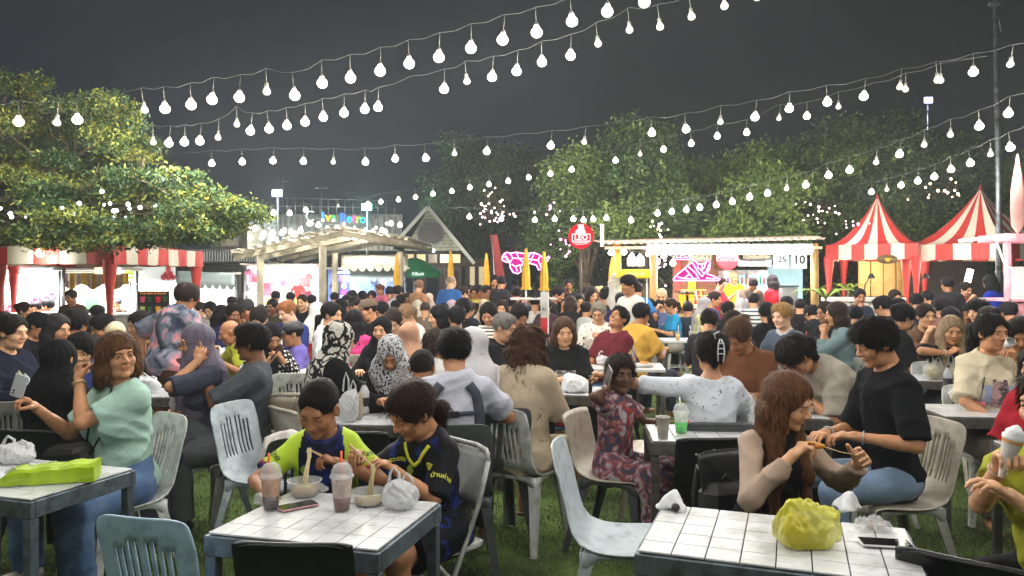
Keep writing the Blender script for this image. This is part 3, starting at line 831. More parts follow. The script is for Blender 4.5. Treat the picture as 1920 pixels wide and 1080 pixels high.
DEF = dict(pose='sit',lean=10,twist=0,tilt=0,hyaw=0,hpitch=0,hroll=0,arms=('table','table'),rolls=(0,0),sex='m',skin=2,hair='short',
     hcol='#15110f',hthick=1.0,hlen=1.0,fringe='',build=1.0,belly=0,legs='norm',top=None,topname='shirt',bottom=None,closed=False,
     shoes=None,cap=None,glasses=None,neckcut=1.0,hijab=None,group=None,rot=0,chair=None,s=None)
PEOPLE = {}
def world_of(t,v):
 """a point of the person's own frame in the world"""
 o = t['obj']; a = o.rotation_euler.z; c,s_ = math.cos(a),math.sin(a); k = t['scale']
 return Vector((o.location.x + (v[0]*c - v[1]*s_)*k,o.location.y + (v[0]*s_ + v[1]*c)*k,o.location.z + v[2]*k))
def person(key,px,py,d,face,label,**kw):
 s = dict(DEF); s.update(kw)
 s['lod'] = kw.get('lod',0 if d < 5.3 else (1 if d < 9.2 else 2))
 s['seed'] = (px * .37) % 6.28
 if s['top'] is None: s['top'] = (cloth('#24262b'),.7,.014)
 if s['bottom'] is None: s['bottom'] = (cloth('#22252c'),'long',.0)
 t0 = time.time()
 if d > 5.4 and not kw.get('keep'):      # rows further back
  d *= 1.10 if d < 8.3 else 1.28
  zm = 1.17
  if s['pose'] == 'stand' and py > 534: s['pose'] = 'sit'
  if py > 523 and s['pose'] == 'sit': d = min(d,max((1.58 - zm)*FPX/(py - Y0),5.4))
  d = min(d,12.4 if 1125 < px < 1890 else 15.2)
 want = P(px,py,d); s['tk'] = 1.0
 base = .535 if s['pose'] == 'sit' else .90; rest = .265*(1.05 if s['sex'] == 'c' else 1); sc0 = s['s'] or (.94 if s['sex'] == 'c' else 1.0)
 tor = .475*math.cos(R(s['lean'])*.8)*(.90 if s['sex'] == 'c' else 1)
 s['tk'] = min(max((want.z/sc0 - base - rest*math.cos(R(s['lean'] + s['hpitch'])*.7))/tor,.80),1.10)
 parts,info = build_person(s)
 if d < 6.3: print('%-12s tk %.2f top %.2f want %.2f' % (key,s['tk'],info['top']*sc0,want.z))
 sc = min(max(want.z / info['top'],sc0*.90),sc0*1.08)
 rz = R(180 + face)
 hx,hy = info['head'][0] * sc,info['head'][1] * sc
 loc = (want.x - (hx*math.cos(rz) - hy*math.sin(rz)),want.y - (hx*math.sin(rz) + hy*math.cos(rz)),0)
 o = empty('person',loc,rz,label,'person',s['group'],sc)
 info.update(obj=o,scale=sc,spec=s,parts={})
 for nm,V,Q,mi,mats in parts:
  if len(Q) == 0: continue
  c = link(nm,mesh_np(nm,V,Q,mats,mi),o)
  info['parts'].setdefault(nm,c)
 PEOPLE[key] = info
 BODY_STATS[0] += 1; BODY_STATS[1] += time.time() - t0
 if s['chair']: seat_chair(info,s['chair'],label)
 return info
# ------------------------------------------------------------------ furniture
def plastic(key,col,dirt=None):
 return mat('chair_' + key,col,rough=.36,var=.07,scale=10,dirt=dirt,dscale=11,bump=.10,bscale=70,spec=.45)
CHC = {'white': plastic('white','#cfd3d2','#98988f'),'grey': plastic('grey','#8f918d','#6f706a'),'black': plastic('black','#101316','#1d2022'),
    'blue': plastic('blue','#a3bfd8','#7d9bb5'),'darkgrey': plastic('darkgrey','#4c5052','#3b3d3e'),'beige': plastic('beige','#b5aea0','#8f887b'),
    'paleblue': plastic('paleblue','#c3d0d8','#93a2ab'),'red': plastic('red','#b02a2a')}
_chairs = {}
def chair_meshes(kind):
 if kind in _chairs: return _chairs[kind]
 w,dp,sh,top = .42,.42,.44,(.84 if kind != 'low' else .78)
 # profile of the shell, front lip to top of the back: (y, z, half width)
 prof = [(.225,sh-.045,.195),(.215,sh-.008,.205),(.17,sh+.004,.21),(.08,sh-.004,.212),(-.03,sh-.010,.21),(-.11,sh-.002,.203),(-.165,sh+.022,.196),
   (-.195,sh+.065,.190),(-.212,sh+.12,.186),(-.226,sh+.18,.186),(-.240,sh+.24,.188),(-.254,sh+.30,.189),(-.268,sh+.35,.186),(-.276,top-.012,.176),(-.280,top,.160)]
 t = np.linspace(0,len(prof)-1,27); pr = np.array(prof)
 pp = np.stack([np.interp(t,range(len(prof)),pr[:,i]) for i in range(3)],1)
 nu = 26
 def fn(u,v):
  y,z,hw = pp[int(round(v*26))]; x = (u-.5)*2
  dish = (1-x*x)
  if z > sh+.03: y -= .022*dish * min(1,(z-sh)/.15)      # curved back
  else: z -= .012*dish*(1 if y > -.1 else .5)
  z2 = z - (.012*abs(x)**6 if z > sh+.3 else 0)
  return (x*hw,y,z2)
 def skip(i,j):
  if kind != 'slots': return False
  return 14 <= j <= 20 - abs(i-12.5)*.18*0 and i in (5,7,9,11,14,16,18,20) and (j < 20 or 8 < i < 17)
 b = MB(); b.grid(fn,nu,26,skip=skip)
 me = b.data('seat_shell',WHITEP); me = solidify(me,.006,0)
 legs = []
 for sx in (-1,1):
  for sy in (-1,1):
   b = MB()
   tp = Vector((sx*.175,.17 if sy > 0 else -.14,sh-.012)); bt = Vector((sx*.215,.215 if sy > 0 else -.245,0))
   n = 7; ws = [.062 - .030*(i/(n-1))**.7 for i in range(n)]
   vs = [];
   for i in range(n):
    q = tp.lerp(bt,i/(n-1)); hw = ws[i]/2
    # an L-shaped moulded leg: flat on two faces, open inside
    vs += [q + Vector((sx*.010,sy*.010,0)),q + Vector((sx*.010,sy*.010 - sy*ws[i]*1.0,0)),q + Vector((sx*.010 - sx*.011,sy*.010 - sy*ws[i]*1.0,0)),
        q + Vector((sx*-.001,sy*-.001,0)),q + Vector((sx*.010 - sx*ws[i]*1.0,sy*-.001,0)),q + Vector((sx*.010 - sx*ws[i]*1.0,sy*.010,0))]
   fs = []
   for i in range(n-1):
    for k in range(6): fs.append((i*6+k,i*6+(k+1)%6,(i+1)*6+(k+1)%6,(i+1)*6+k))
   fs += [tuple(range(6)),tuple((n-1)*6+k for k in reversed(range(6)))]
   b.add(vs,fs)
   legs.append(b.data('leg',WHITEP))
 b = MB()      # arched rim under the seat
 for sy,y in ((1,.185),(-1,-.155)):
  b.grid(lambda u,v,y=y,sy=sy: ((u-.5)*.37,y + sy*.006,sh-.012 - v*(.022 + .075*abs(u*2-1)**4)),14,2)
 for sx in (-1,1):
  b.grid(lambda u,v,sx=sx: (sx*.188,-.155 + u*.34,sh-.012 - v*(.022 + .075*abs(u*2-1)**4)),14,2)
 rim = solidify(b.data('seat_rim',WHITEP),.006,0)
 _chairs[kind] = (me,legs,rim)
 return _chairs[kind]
def molded_chair(loc,rz,col,label,kind='slots',legcol=None,scale=1.0,bolts=False,group=None):
 o = empty('plastic_chair',loc,rz,label,'chair',group,scale)
 me,legs,rim = chair_meshes(kind)
 a = link('seat_shell',me,o); setmat(a,CHC[col])
 r_ = link('seat_rim',rim,o); setmat(r_,CHC[legcol or col])
 for l in legs: q = link('leg',l,o); setmat(q,CHC[legcol or col])
 if bolts:
  for bx,bz in ((-.09,.70),(0,.72),(.09,.70),(-.09,.60),(.09,.60)):
   b = MB(); b.lathe([(.0001,-.0),(.008,0),(.007,.004),(.0001,.005)],8,M=Matrix.Rotation(R(90),3,'X'),c=(bx,-.293 + (.83-bz)*.08,bz))
   b.build('bolt',STEEL,a)
 return o
def folding_chair(loc,rz,label,paint='grey_enamel',scale=1.0,group=None):
 pm = mat(paint,{'grey_enamel': '#a3a6a6','tan_enamel': '#a79a86','dark_enamel': '#6d6a64'}[paint],rough=.32,var=.06,dirt='#7d7d79',dscale=6,coat=.3)
 o = empty('folding_chair',loc,rz,label,'chair',group,scale)
 for sx in (-1,1):     # back leg and backrest upright in one tube
  MB().tube([(sx*.215,.20,0),(sx*.21,.03,.36),(sx*.205,-.10,.62),(sx*.20,-.155,.79)],.011,8).build('frame_tube',pm,o)
  MB().tube([(sx*.19,-.26,0),(sx*.19,.13,.42)],.010,8).build('leg',pm,o)
 MB().tube([(-.20,-.155,.79),(-.17,-.168,.83),(-.1,-.172,.842),(.1,-.172,.842),(.17,-.168,.83),(.20,-.155,.79)],.011,8).build('top_rail',pm,o)
 MB().tube([(-.212,.12,.15),(.212,.12,.15)],.007,6).build('stretcher',pm,o)
 MB().tube([(-.19,-.20,.09),(.19,-.20,.09)],.007,6).build('stretcher',pm,o)
 b = MB(); b.grid(lambda u,v: ((u-.5)*.40,-.096 - v*.068 - .018*(1-(2*u-1)**2),.60 + v*.225),12,6)
 s_ = link('backrest',solidify(b.data('backrest',pm),.004,0),o)
 b = MB()
 def seat(u,v):
  x,y = (u-.5)*2,(v-.5)*2; k = 1/max(1,(abs(x)**5 + abs(y)**5)**.2)
  e = max(abs(x),abs(y))
  return (x*k*.20,.03 + y*k*.20,.445 - (.020 if e > .95 else 0) - .01*(1-e*e))
 b.grid(seat,16,16); link('seat',solidify(b.data('seat',pm),.004,0),o)
 return o
def stool(loc,rz,col,label,group=None,scale=1.0):
 o = empty('plastic_stool',loc,rz,label,'stool',group,scale)
 m_ = CHC[col]
 b = MB(); b.box((0,0,.445),(.29,.29,.03),bev=.012); b.build('seat',m_,o)
 for sx in (-1,1):
  for sy in (-1,1):
   b = MB(); a,c = Vector((sx*.115,sy*.115,.43)),Vector((sx*.165,sy*.165,0))
   b.bar(a,c,.040,.040); b.build('leg',m_,o)
 b = MB()
 for q in range(4):
  a = R(45 + 90*q); c_ = R(135 + 90*q)
  b.bar((math.cos(a)*.19,math.sin(a)*.19,.22),(math.cos(c_)*.19,math.sin(c_)*.19,.22),.02)
 b.build('stretcher',m_,o)
 return o
def chair_at(kind,loc,rz,label,group=None,scale=1.0):
 k = kind.split(':')
 if k[0] == 'fold': return folding_chair(loc,rz,label,k[1],scale,group)
 if k[0] == 'stool': return stool(loc,rz,k[1],label,group,scale)
 return molded_chair(loc,rz,k[1],label,k[0],k[2] if len(k) > 2 and k[2] != 'bolts' else None,scale,'bolts' in k,group)
def seat_chair(info,spec,who):
 o = info['obj']; kind,lab = spec[0],spec[1]
 extra = spec[2] if len(spec) > 2 else (0,0,0)      # shift right, shift ahead, turn
 p = world_of(info,(extra[0],.035 + extra[1],0)); p.z = 0
 chair_at(kind,p,o.rotation_euler.z + R(extra[2]),lab,spec[3] if len(spec) > 3 else None)
TILE = mat('glazed_white_tile','#dcdfe4',rough=.15,var=.05,scale=13,spec=.6,bump=.03,bscale=16,dirt='#b3b5b3',dscale=5,world=True)
TILE2 = mat('glazed_tile_worn','#cdd0d4',rough=.22,var=.05,scale=9,dirt='#b4b4ae',dscale=6)
GROUT = mat('dark_grout','#33363a',rough=.9,var=.3,scale=50)
ZINC = mat('zinc_plated_frame','#67747f',rough=.5,metal=.6,var=.25,scale=18,dirt='#454a50',dscale=14,bump=.12)
RUST = mat('rusty_dark_frame','#54514d',rough=.65,metal=.35,var=.3,scale=20,dirt='#33302c',dscale=12,bump=.2)
def box_mesh(name,sz,bev=0.0,m_=None): b = MB(); b.box((0,0,0),sz,bev=bev); return b.data(name,m_ or TILE)
_tm = {}
def table(c,rz,nx,ny,tx,ty,label,h=.73,frame=None,tiles=True,plain=None,group=None,legw=.04,apron=.07):
 """a steel table: apron rails, four square legs, and a top of glazed tiles set one by one"""
 frame = frame or ZINC
 W_,D_ = nx*tx + .02,ny*ty + .02
 o = empty('tiled_table' if tiles else 'steel_table',(c[0],c[1],0),rz,label,'table',group)
 top = h - .007
 b = MB(); b.box((0,0,top - .010),(W_ - .004,D_ - .004,.012)); b.build('top_board',GROUT if tiles else (plain or TILE2),o)
 for a,q in (((0,D_/2 - .012),(W_,.024)),((0,-D_/2 + .012),(W_,.024)),((W_/2 - .012,0),(.024,D_ - .05)),((-W_/2 + .012,0),(.024,D_ - .05))):
  b = MB(); b.box((a[0],a[1],h - .006 - apron/2 - .002),(q[0],q[1],apron - .004),bev=.003); b.build('apron_rail',frame,o)
 for sx in (-1,1):
  for sy in (-1,1):
   k = ('leg',legw,h,frame.name)
   if k not in _tm: _tm[k] = box_mesh('leg',(legw,legw,h - apron - .008),.003,frame)
   l = link('leg',_tm[k],o); l.location = (sx*(W_/2 - legw/2 - .004),sy*(D_/2 - legw/2 - .004),(h - apron - .010)/2)
 if tiles:
  k = ('tile',tx,ty)
  if k not in _tm: _tm[k] = [box_mesh('tile',(tx - .0035,ty - .0035,.007),.0012,TILE) for _ in range(1)]
  for i in range(nx):
   for j in range(ny):
    t = link('tile',_tm[k][0],o)
    t.location = ((i - (nx-1)/2)*tx,(j - (ny-1)/2)*ty,h - .0035 + random.uniform(-.0004,.0004))
    t.rotation_euler = (random.uniform(-.004,.004),random.uniform(-.004,.004),random.uniform(-.003,.003))
 else:
  b = MB(); b.box((0,0,h - .003),(W_ - .002,D_ - .002,.008),bev=.002); b.build('tabletop',plain or TILE2,o)
 return o
# ------------------------------------------------------------------ ground
def ground():
 n = 90
 xs = np.concatenate([-np.geomspace(95,8.2,16),np.linspace(-8,8,130),np.geomspace(8.2,95,16)])
 ys = np.concatenate([[-40,-30,-12,-5],np.linspace(-2,12,130),np.geomspace(12.3,110,20)])
 X,Y = np.meshgrid(xs,ys)
 near = np.clip(1 - (np.hypot(X,Y-4) - 6)/6,0,1)
 Z = near*(.008*np.sin(X*3.1 + 1.7*np.sin(Y*1.3)) * np.sin(Y*2.3) + .004*np.sin(X*9+Y*7)) - .012
 V = np.stack([X,Y,Z],-1).reshape(-1,3); nx,ny = len(xs),len(ys)
 i = np.arange(nx*ny).reshape(ny,nx)
 Q = np.stack([i[:-1,:-1],i[:-1,1:],i[1:,1:],i[1:,:-1]],-1).reshape(-1,4)
 m = bpy.data.materials.new('worn_turf_ground'); m.use_nodes = True; N = m.node_tree.nodes; L = m.node_tree.links
 b = N['Principled BSDF']; b.inputs['Roughness'].default_value = .95; b.inputs['Specular IOR Level'].default_value = .15
 tc = N.new('ShaderNodeTexCoord')
 n1 = N.new('ShaderNodeTexNoise'); n1.inputs['Scale'].default_value = 1.4; n1.inputs['Detail'].default_value = 5; n1.inputs['Roughness'].default_value = .6
 n2 = N.new('ShaderNodeTexNoise'); n2.inputs['Scale'].default_value = 90; n2.inputs['Detail'].default_value = 3
 for q in (n1,n2): L.new(tc.outputs['Object'],q.inputs['Vector'])
 r1 = N.new('ShaderNodeValToRGB'); e = r1.color_ramp.elements
 e[0].position = .36; e[0].color = lin('#40452c') + (1,); e[1].position = .62; e[1].color = lin('#6a8548') + (1,)
 r2 = N.new('ShaderNodeValToRGB'); e = r2.color_ramp.elements
 e[0].position = .35; e[0].color = (.45,.45,.45,1); e[1].position = .65; e[1].color = (1.25,1.25,1.25,1)
 mx = N.new('ShaderNodeMix'); mx.data_type = 'RGBA'; mx.blend_type = 'MULTIPLY'; mx.inputs[0].default_value = 1
 L.new(n1.outputs[0],r1.inputs[0]); L.new(n2.outputs[0],r2.inputs[0])
 L.new(r1.outputs[0],mx.inputs[6]); L.new(r2.outputs[0],mx.inputs[7]); L.new(mx.outputs[2],b.inputs['Base Color'])
 bp = N.new('ShaderNodeBump'); bp.inputs['Strength'].default_value = .8; bp.inputs['Distance'].default_value = .02
 L.new(n2.outputs[0],bp.inputs['Height']); L.new(bp.outputs[0],b.inputs['Normal'])
 o = link('ground',mesh_np('ground',V,Q,[m])); put(o,'patchy artificial turf ground of the eating area',kind='structure')
def gz(X,Y):
 near = np.clip(1 - (np.hypot(X,Y-4) - 6)/6,0,1)
 return near*(.008*np.sin(X*3.1 + 1.7*np.sin(Y*1.3)) * np.sin(Y*2.3) + .004*np.sin(X*9+Y*7)) - .012
def turf():
 N_ = 170000
 y = 1.9 + 8.2*RNG.rand(N_)**1.45
 x = (RNG.rand(N_)*2 - 1) * (y*.70 + .3)
 patch = np.sin(x*1.9 + 2*np.sin(y*.9)) * np.sin(y*2.1 + x*.7) + .6*np.sin(x*5.3 + 1)*np.sin(y*4.1)
 keep = (patch > -.95) & ((RNG.rand(N_) < .35) | (patch > -.35)) & ~((np.hypot((x-.13)/.32,(y-2.95)/.20) < 1) & (RNG.rand(N_) < .95))
 x,y = x[keep],y[keep]; n = len(x)
 a = RNG.rand(n)*6.283; hgt = (.012 + .016*RNG.rand(n)); w = .0016 + .0007*y*.5; lx,ly = np.cos(a+1.2)*hgt*.6*RNG.rand(n),np.sin(a+1.2)*hgt*.6*RNG.rand(n)
 z = gz(x,y)
 p0 = np.stack([x - np.cos(a)*w,y - np.sin(a)*w,z-.002],1); p1 = np.stack([x + np.cos(a)*w,y + np.sin(a)*w,z-.002],1); p2 = np.stack([x+lx,y+ly,z+hgt],1)
 V = np.stack([p0,p1,p2],1).reshape(-1,3); F = np.arange(3*n).reshape(-1,3)
 mi = RNG.choice(4,n,p=[.4,.3,.22,.08])
 ms = [mat('turf_blade_a','#6b8a46',rough=.7,var=.3,scale=3),mat('turf_blade_b','#8b9f58',rough=.7,var=.3,scale=3),mat('turf_blade_c','#4a6038',rough=.7,var=.3,scale=3),mat('turf_blade_d','#8c8d4e',rough=.8,var=.3,scale=3)]
 o = link('grass',mesh_np('grass',V,F,ms,mi,False)); put(o,'short green artificial grass blades covering the ground between the tables','grass',kind='stuff')
 # seam where one turf roll ends, bare dirt patch, gravel
 for pts,w_ in (([(-.1,2.35),(.5,2.28),(1.1,2.4)],.02),([(.9,3.9),(1.9,3.75),(3.1,3.7)],.025)):
  b = MB(); P_ = pts
  b.grid(lambda u,v: (P_[0][0]*(1-u)**2 + P_[1][0]*2*u*(1-u) + P_[2][0]*u*u,(P_[0][1]*(1-u)**2 + P_[1][1]*2*u*(1-u) + P_[2][1]*u*u) + v*w_ + .006*math.sin(u*40),.004 + .016*v*abs(math.sin(u*9))),40,2)
  put(b.build('turf_edge',mat('turf_edge_dark','#1f2618',rough=.95,var=.3)),'dark lifted edge of a turf roll ' + ('near the folding chair' if w_ < .022 else 'beyond the beige chair at right'),'turf seam')
 vs = [];
 n = 1500; b = MB()
 for i in range(n):
  if i < 900: x_,y_ = .12 + RNG.normal()*.13,2.95 + RNG.normal()*.08
  else: x_,y_ = -.1 + RNG.rand()*.6,2.30 + RNG.normal()*.03
  s_ = .004 + .008*RNG.rand(); z_ = float(gz(np.array(x_),np.array(y_)))
  q = [Vector(RNG.normal(size=3)).normalized()*s_ for _ in range(4)]
  b.add([Vector((x_,y_,z_ + s_*.4)) + v for v in q],[(0,1,2),(0,2,3),(0,3,1),(1,3,2)])
 put(b.build('gravel',mat('dirt_gravel','#7d6349',rough=.95,var=.5,scale=40)),'brown dirt and gravel showing through the worn turf','gravel',kind='stuff')
ground(); turf()
def scrap(c,r,rz,label,col='#cfccc0'):
 b = MB(); s_ = random.random()*9
 b.grid(lambda u,v: ((u-.5)*r*2.2,(v-.5)*r*.9 + .3*r*math.sin(u*5+s_),.004 + r*.30*abs(math.sin(u*7+s_)*math.cos(v*5+s_*2))),9,6)
 o = link('litter_scrap',solidify(b.data('litter_scrap',mat('tissue_'+col,col,rough=.9,var=.1)),.001),None)
 o.location = c; o.rotation_euler.z = rz; put(o,label,'litter','scraps of tissue dropped on the turf')
for px,py,r,lab in ((470,896,.05,'crumpled tissue scrap on the turf left of the iced coffee'),(460,905,.035,'small tissue scrap lying below the pale blue chair'),
        (911,900,.045,'white tissue scrap on the turf right of the folding chair'),(780,712,.03,'white scrap on the turf under the small middle table'),
        (1063,856,.03,'torn white tissue beside the pale leaning chair leg'),(960,560,.03,'far white scrap on the turf')):
 d = CAM_H*FPX/(py - Y0)
 scrap(Vector(((px-960)/FPX*d,d,0)),r,random.random()*3,lab)
# ------------------------------------------------------------------ foliage
def leaf_cloud(name,blobs,n,size,mats,parent,kindp=(.45,.3,.2,.05),flat=.5,seed=1,tuft=0):
 """leaf-sized faces spread through clumps; blobs are (centre, radii, weight)"""
 rg = np.random.RandomState(seed)
 W = np.array([b_[2]*b_[1][0]*b_[1][2] for b_ in blobs]); W /= W.sum()
 bi = rg.choice(len(blobs),n,p=W)
 C = np.array([tuple(b_[0]) for b_ in blobs])[bi]; RR = np.array([tuple(b_[1]) for b_ in blobs])[bi]
 u = rg.normal(size=(n,3)); u /= np.linalg.norm(u,axis=1)[:,None]; rad = rg.rand(n)**.42
 p = C + u * rad[:,None] * RR
 if tuft:       # gather the leaves into sprays
  k = n // tuft; cen = p[:k]; sel = rg.randint(0,k,n)
  p = cen[sel] + rg.normal(size=(n,3)) * size * np.array((2.3,2.3,1.3))
  C = C[:k][sel]; RR = RR[:k][sel]; bi = bi[:k][sel]
 nrml = rg.normal(size=(n,3)); nrml[:,2] += 1.2*flat*np.sign(rg.rand(n)-.1); nrml /= np.linalg.norm(nrml,axis=1)[:,None]
 t = np.cross(nrml,rg.normal(size=(n,3))); t /= np.linalg.norm(t,axis=1)[:,None]; bt = np.cross(nrml,t)
 s_ = size*(.6 + .8*rg.rand(n))[:,None]
 V = np.stack([p - t*s_,p + bt*s_*.42 + nrml*s_*.1,p + t*s_,p - bt*s_*.42 + nrml*s_*.1],1).reshape(-1,3)
 F = np.arange(4*n).reshape(-1,4)
 cl = rg.rand(len(blobs))[bi]                        # clumps differ in kind of green
 mi = rg.choice(len(mats),n,p=kindp); mi = np.where((cl > .62) & (rg.rand(n) < .6),min(1,len(mats)-1),mi); mi = np.where((cl < .25) & (rg.rand(n) < .6),min(2,len(mats)-1),mi)
 return link(name,mesh_np(name,V,F,mats,mi,False),parent)
def leafm(k,c):
 m_ = mat(k,c,rough=.5,var=.2,scale=2.0,spec=.35)
 return m_
LG = [leafm('leaf_mid','#5a7240'),leafm('leaf_lime','#9aa04a'),leafm('leaf_deep','#3a5534'),leafm('leaf_yellow','#a8963e')]
LD = [leafm('back_leaf_mid','#4d6a33'),leafm('back_leaf_light','#6f8840'),leafm('back_leaf_deep','#2f4a29')]
BARK = mat('grey_bark','#6f6250',rough=.9,var=.35,scale=9,bump=.6,bscale=18)
def limbs(root,base,tips,r0,parent,name='trunk',seed=3):
 rg = random.Random(seed); b = MB(); base = Vector(base)
 top = base + Vector((0,0,root))
 b.tube([base,base.lerp(top,.5) + Vector((rg.uniform(-.1,.1),0,0)),top],[r0,r0*.8,r0*.65],10)
 b.build(name,BARK,parent)
 for t in tips:
  t = Vector(t); mid = top.lerp(t,.5) + Vector((rg.uniform(-.2,.2),rg.uniform(-.2,.2),rg.uniform(.0,.25)))
  b = MB(); b.tube([top - Vector((0,0,.05)),top.lerp(mid,.5) + Vector((0,0,.05)),mid,mid.lerp(t,.5) + Vector((rg.uniform(-.1,.1),0,.06)),t],[r0*.45,r0*.36,r0*.26,r0*.15,r0*.06],7)
  for q in range(3):
   s_ = mid.lerp(t,rg.random()); e_ = s_ + Vector((rg.uniform(-.5,.5),rg.uniform(-.5,.5),rg.uniform(0,.5)))
   b.tube([s_,s_.lerp(e_,.5) + Vector((0,0,.06)),e_],[r0*.12,r0*.08,r0*.03],5)
  b.build('branch',BARK,parent)
# the big tree over the left stalls: layered, spreading boughs
def left_tree():
 base = P(-120,700,9.8); base.z = 0
 o = empty('spreading_tree',base,0,'large layered green tree with yellowish tips spreading over the red striped tent','tree')
 B = []
 lay = [  # px, py, rx, ry (pixels of the photograph), depth, depth radius
  (20,165,50,38,9.9,.6),(185,190,42,26,9.4,.6),(60,225,90,30,9.6,1.),(150,240,90,34,9.8,1.),(235,250,48,22,9.3,.6),(215,285,60,22,9.5,.7),(60,290,110,42,10,1.2),
  (170,318,90,26,9.9,1.),(30,350,110,26,9.6,1.2),(150,365,95,20,9.4,1.2),(290,338,70,17,8.9,.7),(330,325,30,13,8.8,.4),(250,362,90,22,9.0,1.0),(370,366,65,20,8.8,.7),(440,385,45,17,8.7,.5),
  (470,400,26,9,8.7,.3),(330,400,110,24,9.0,1.),(200,405,120,22,9.3,1.2),(60,400,100,22,9.6,1.1),(330,438,90,20,9.0,.9),(410,430,40,14,8.8,.5),(210,436,120,13,9.0,1.),(90,434,110,13,9.2,1.),(20,446,60,9,9.2,.7),
  (150,456,60,8,8.9,.7),(265,452,50,9,8.8,.5),(-60,300,90,130,10,1.4),(-60,430,80,30,9.6,1.)]
 rg = random.Random(5)
 for px,py,rx,ry,d,dr in lay:
  c = P(px,py,d); sx,sz = rx/FPX*d,ry/FPX*d
  for k in range(7):
   q = c + Vector((rg.uniform(-.7,.7)*sx,rg.uniform(-.8,.8)*dr,rg.uniform(-.6,.6)*sz))
   B.append((q - base,(sx*.34,dr*.34,sz*.33 + .02),1))
 fl = leaf_cloud('foliage',B,110000,.029,LG,o,(.50,.12,.34,.04),flat=.8,seed=4,tuft=12)
 tips = [P(px,py,d) - base for px,py,rx,ry,d,dr in lay[:24:2]]
 limbs(1.9,(0,0,0),tips,.17,o,'trunk')
left_tree()
def back_tree(i,px,d,top,wpx,label,n=15000,low=470,seed=0,bright=1):
 base = P(px,700,d); base.z = 0
 o = empty('broad_tree',base,0,label,'tree','trees behind the stalls')
 rg = random.Random(seed + i*13); B = []; s_ = d/FPX; tips = []
 for k in range(26):
  a = rg.uniform(-1,1); t = rg.random()
  py = top + (low - top)*(t**.8); wid = wpx*(.35 + .75*math.sin(min(t*1.5 + .35,2.4)))
  q = P(px + a*wid,py + abs(a)*30,d + rg.uniform(-1.2,1.2)) - base
  r_ = rg.uniform(.30,.62)*d/17
  B.append((q,(r_*1.15,r_,r_*.75),1)); tips.append(q)
 leaf_cloud('crown',B,n,.050*(d/17)**.5,LD,o,(.5,.25,.25),flat=.3,seed=seed + i,tuft=12)
 limbs(1.5,(0,0,0),tips[:9],.13,o,'trunk',seed=i)
bt = [(862,34,240,55,'tall slim dark tree left of the lit fairy light clusters'),(975,30,270,80,'dark green tree strung with pink fairy lights behind the closed parasols'),(1100,17,285,80,'dark leafy tree behind the round red beer sign'),
   (1215,16,215,95,'tallest tree rising over the left end of the lit bar'),(1330,17.5,285,85,'shadowy tree behind the middle of the bar roof'),(1440,15.5,245,80,'bushy tree over the right end of the bar roof'),
   (1560,17,225,90,'dense tree between the bar and the striped tent'),(1680,16.5,215,95,'wide tree behind the left striped tent peak'),(1790,17.5,255,80,'dim tree behind the right striped tent peak'),(1900,18,290,80,'dark tree at the far right behind the pink stall')]
for i,(px,d,top,w_,lab) in enumerate(bt): back_tree(i,px,d,top,w_*.72,lab,n=24000,low=440)
# low hedge mass behind the bar and a far dark treeline
def hedge():
 B = []
 rg = random.Random(3)
 for k in range(90):
  x = rg.uniform(.9,13.5); B.append(((x,18.4 + rg.uniform(-.5,.5),rg.uniform(.3,2.9)),(.6,.5,.5),1))
 o = leaf_cloud('hedge_leaves',B,26000,.07,LD,None,(.5,.2,.3),seed=9,tuft=10)
 put(o,'dark undergrowth filling the gap under the trees behind the bar','undergrowth',kind='stuff')
 B = []
 for k in range(160):
  x = rg.uniform(-60,60); B.append(((x,62 + rg.uniform(-3,3),rg.uniform(.5,3.8)),(2.2,1.5,1.5),1))
 o = leaf_cloud('treeline',B,24000,.28,LD,None,(.5,.2,.3),seed=10)
 put(o,'far dark treeline along the horizon','treeline',kind='stuff')
hedge()
# ------------------------------------------------------------------ festoon lights
LIT = glow('lit_bulb','#fff6df',34.0)
UNLIT = mat('unlit_bulb_faint_glow','#e9e6da',rough=.2,var=.02,spec=.6,emis='#fff4dc',estr=.35)  # faint emission put into the glass of unlit bulbs
WIRE = mat('festoon_cable','#4a4b47',rough=.6,var=.1)
SOCK = mat('bulb_socket','#75776f',rough=.6,var=.1)
def bulb_data(r,m_):
 b = MB(); pr = [(.0005,-.052),(.012,-.050),(.021,-.044),(.028,-.033),(.030,-.022),(.028,-.011),(.021,.000),(.014,.007),(.0125,.018)] if r > 1 else [(.0005,-.060),(.014,-.058),(.024,-.050),(.030,-.036),(.0285,-.020),(.020,-.003),(.0135,.010),(.0125,.018)]
 b.lathe([(a*r*1.12,z*r*1) for a,z in pr],12); return b.data('bulb',m_)
def sock_data(drop):
 b = MB(); b.lathe([(.013,.010),(.0165,.014),(.0165,.040),(.006,.052),(.002,.054)],8); b.tube([(0,0,.05),(0,0,drop)],.0028,5); return b.data('bulb_socket',SOCK)
B_LIT,B_UN = bulb_data(1.3,LIT),bulb_data(1.0,UNLIT)  # lit bulbs oversized and rounded to stand in for their bloom
B_LIT_FAR = bulb_data(1.65,LIT)
_sd = {}
N_LIGHTS = [0]
def lamp_light(loc,w,r=.03,col=(1.0,.955,.87),parent=None):
 L_ = bpy.data.lights.new('bulb_light','POINT'); L_.energy = w; L_.shadow_soft_size = r; L_.color = col
 o = bpy.data.objects.new('bulb_light',L_); COL.objects.link(o); o.location = loc; N_LIGHTS[0] += 1
 if parent is not None: o.parent = parent
 return o
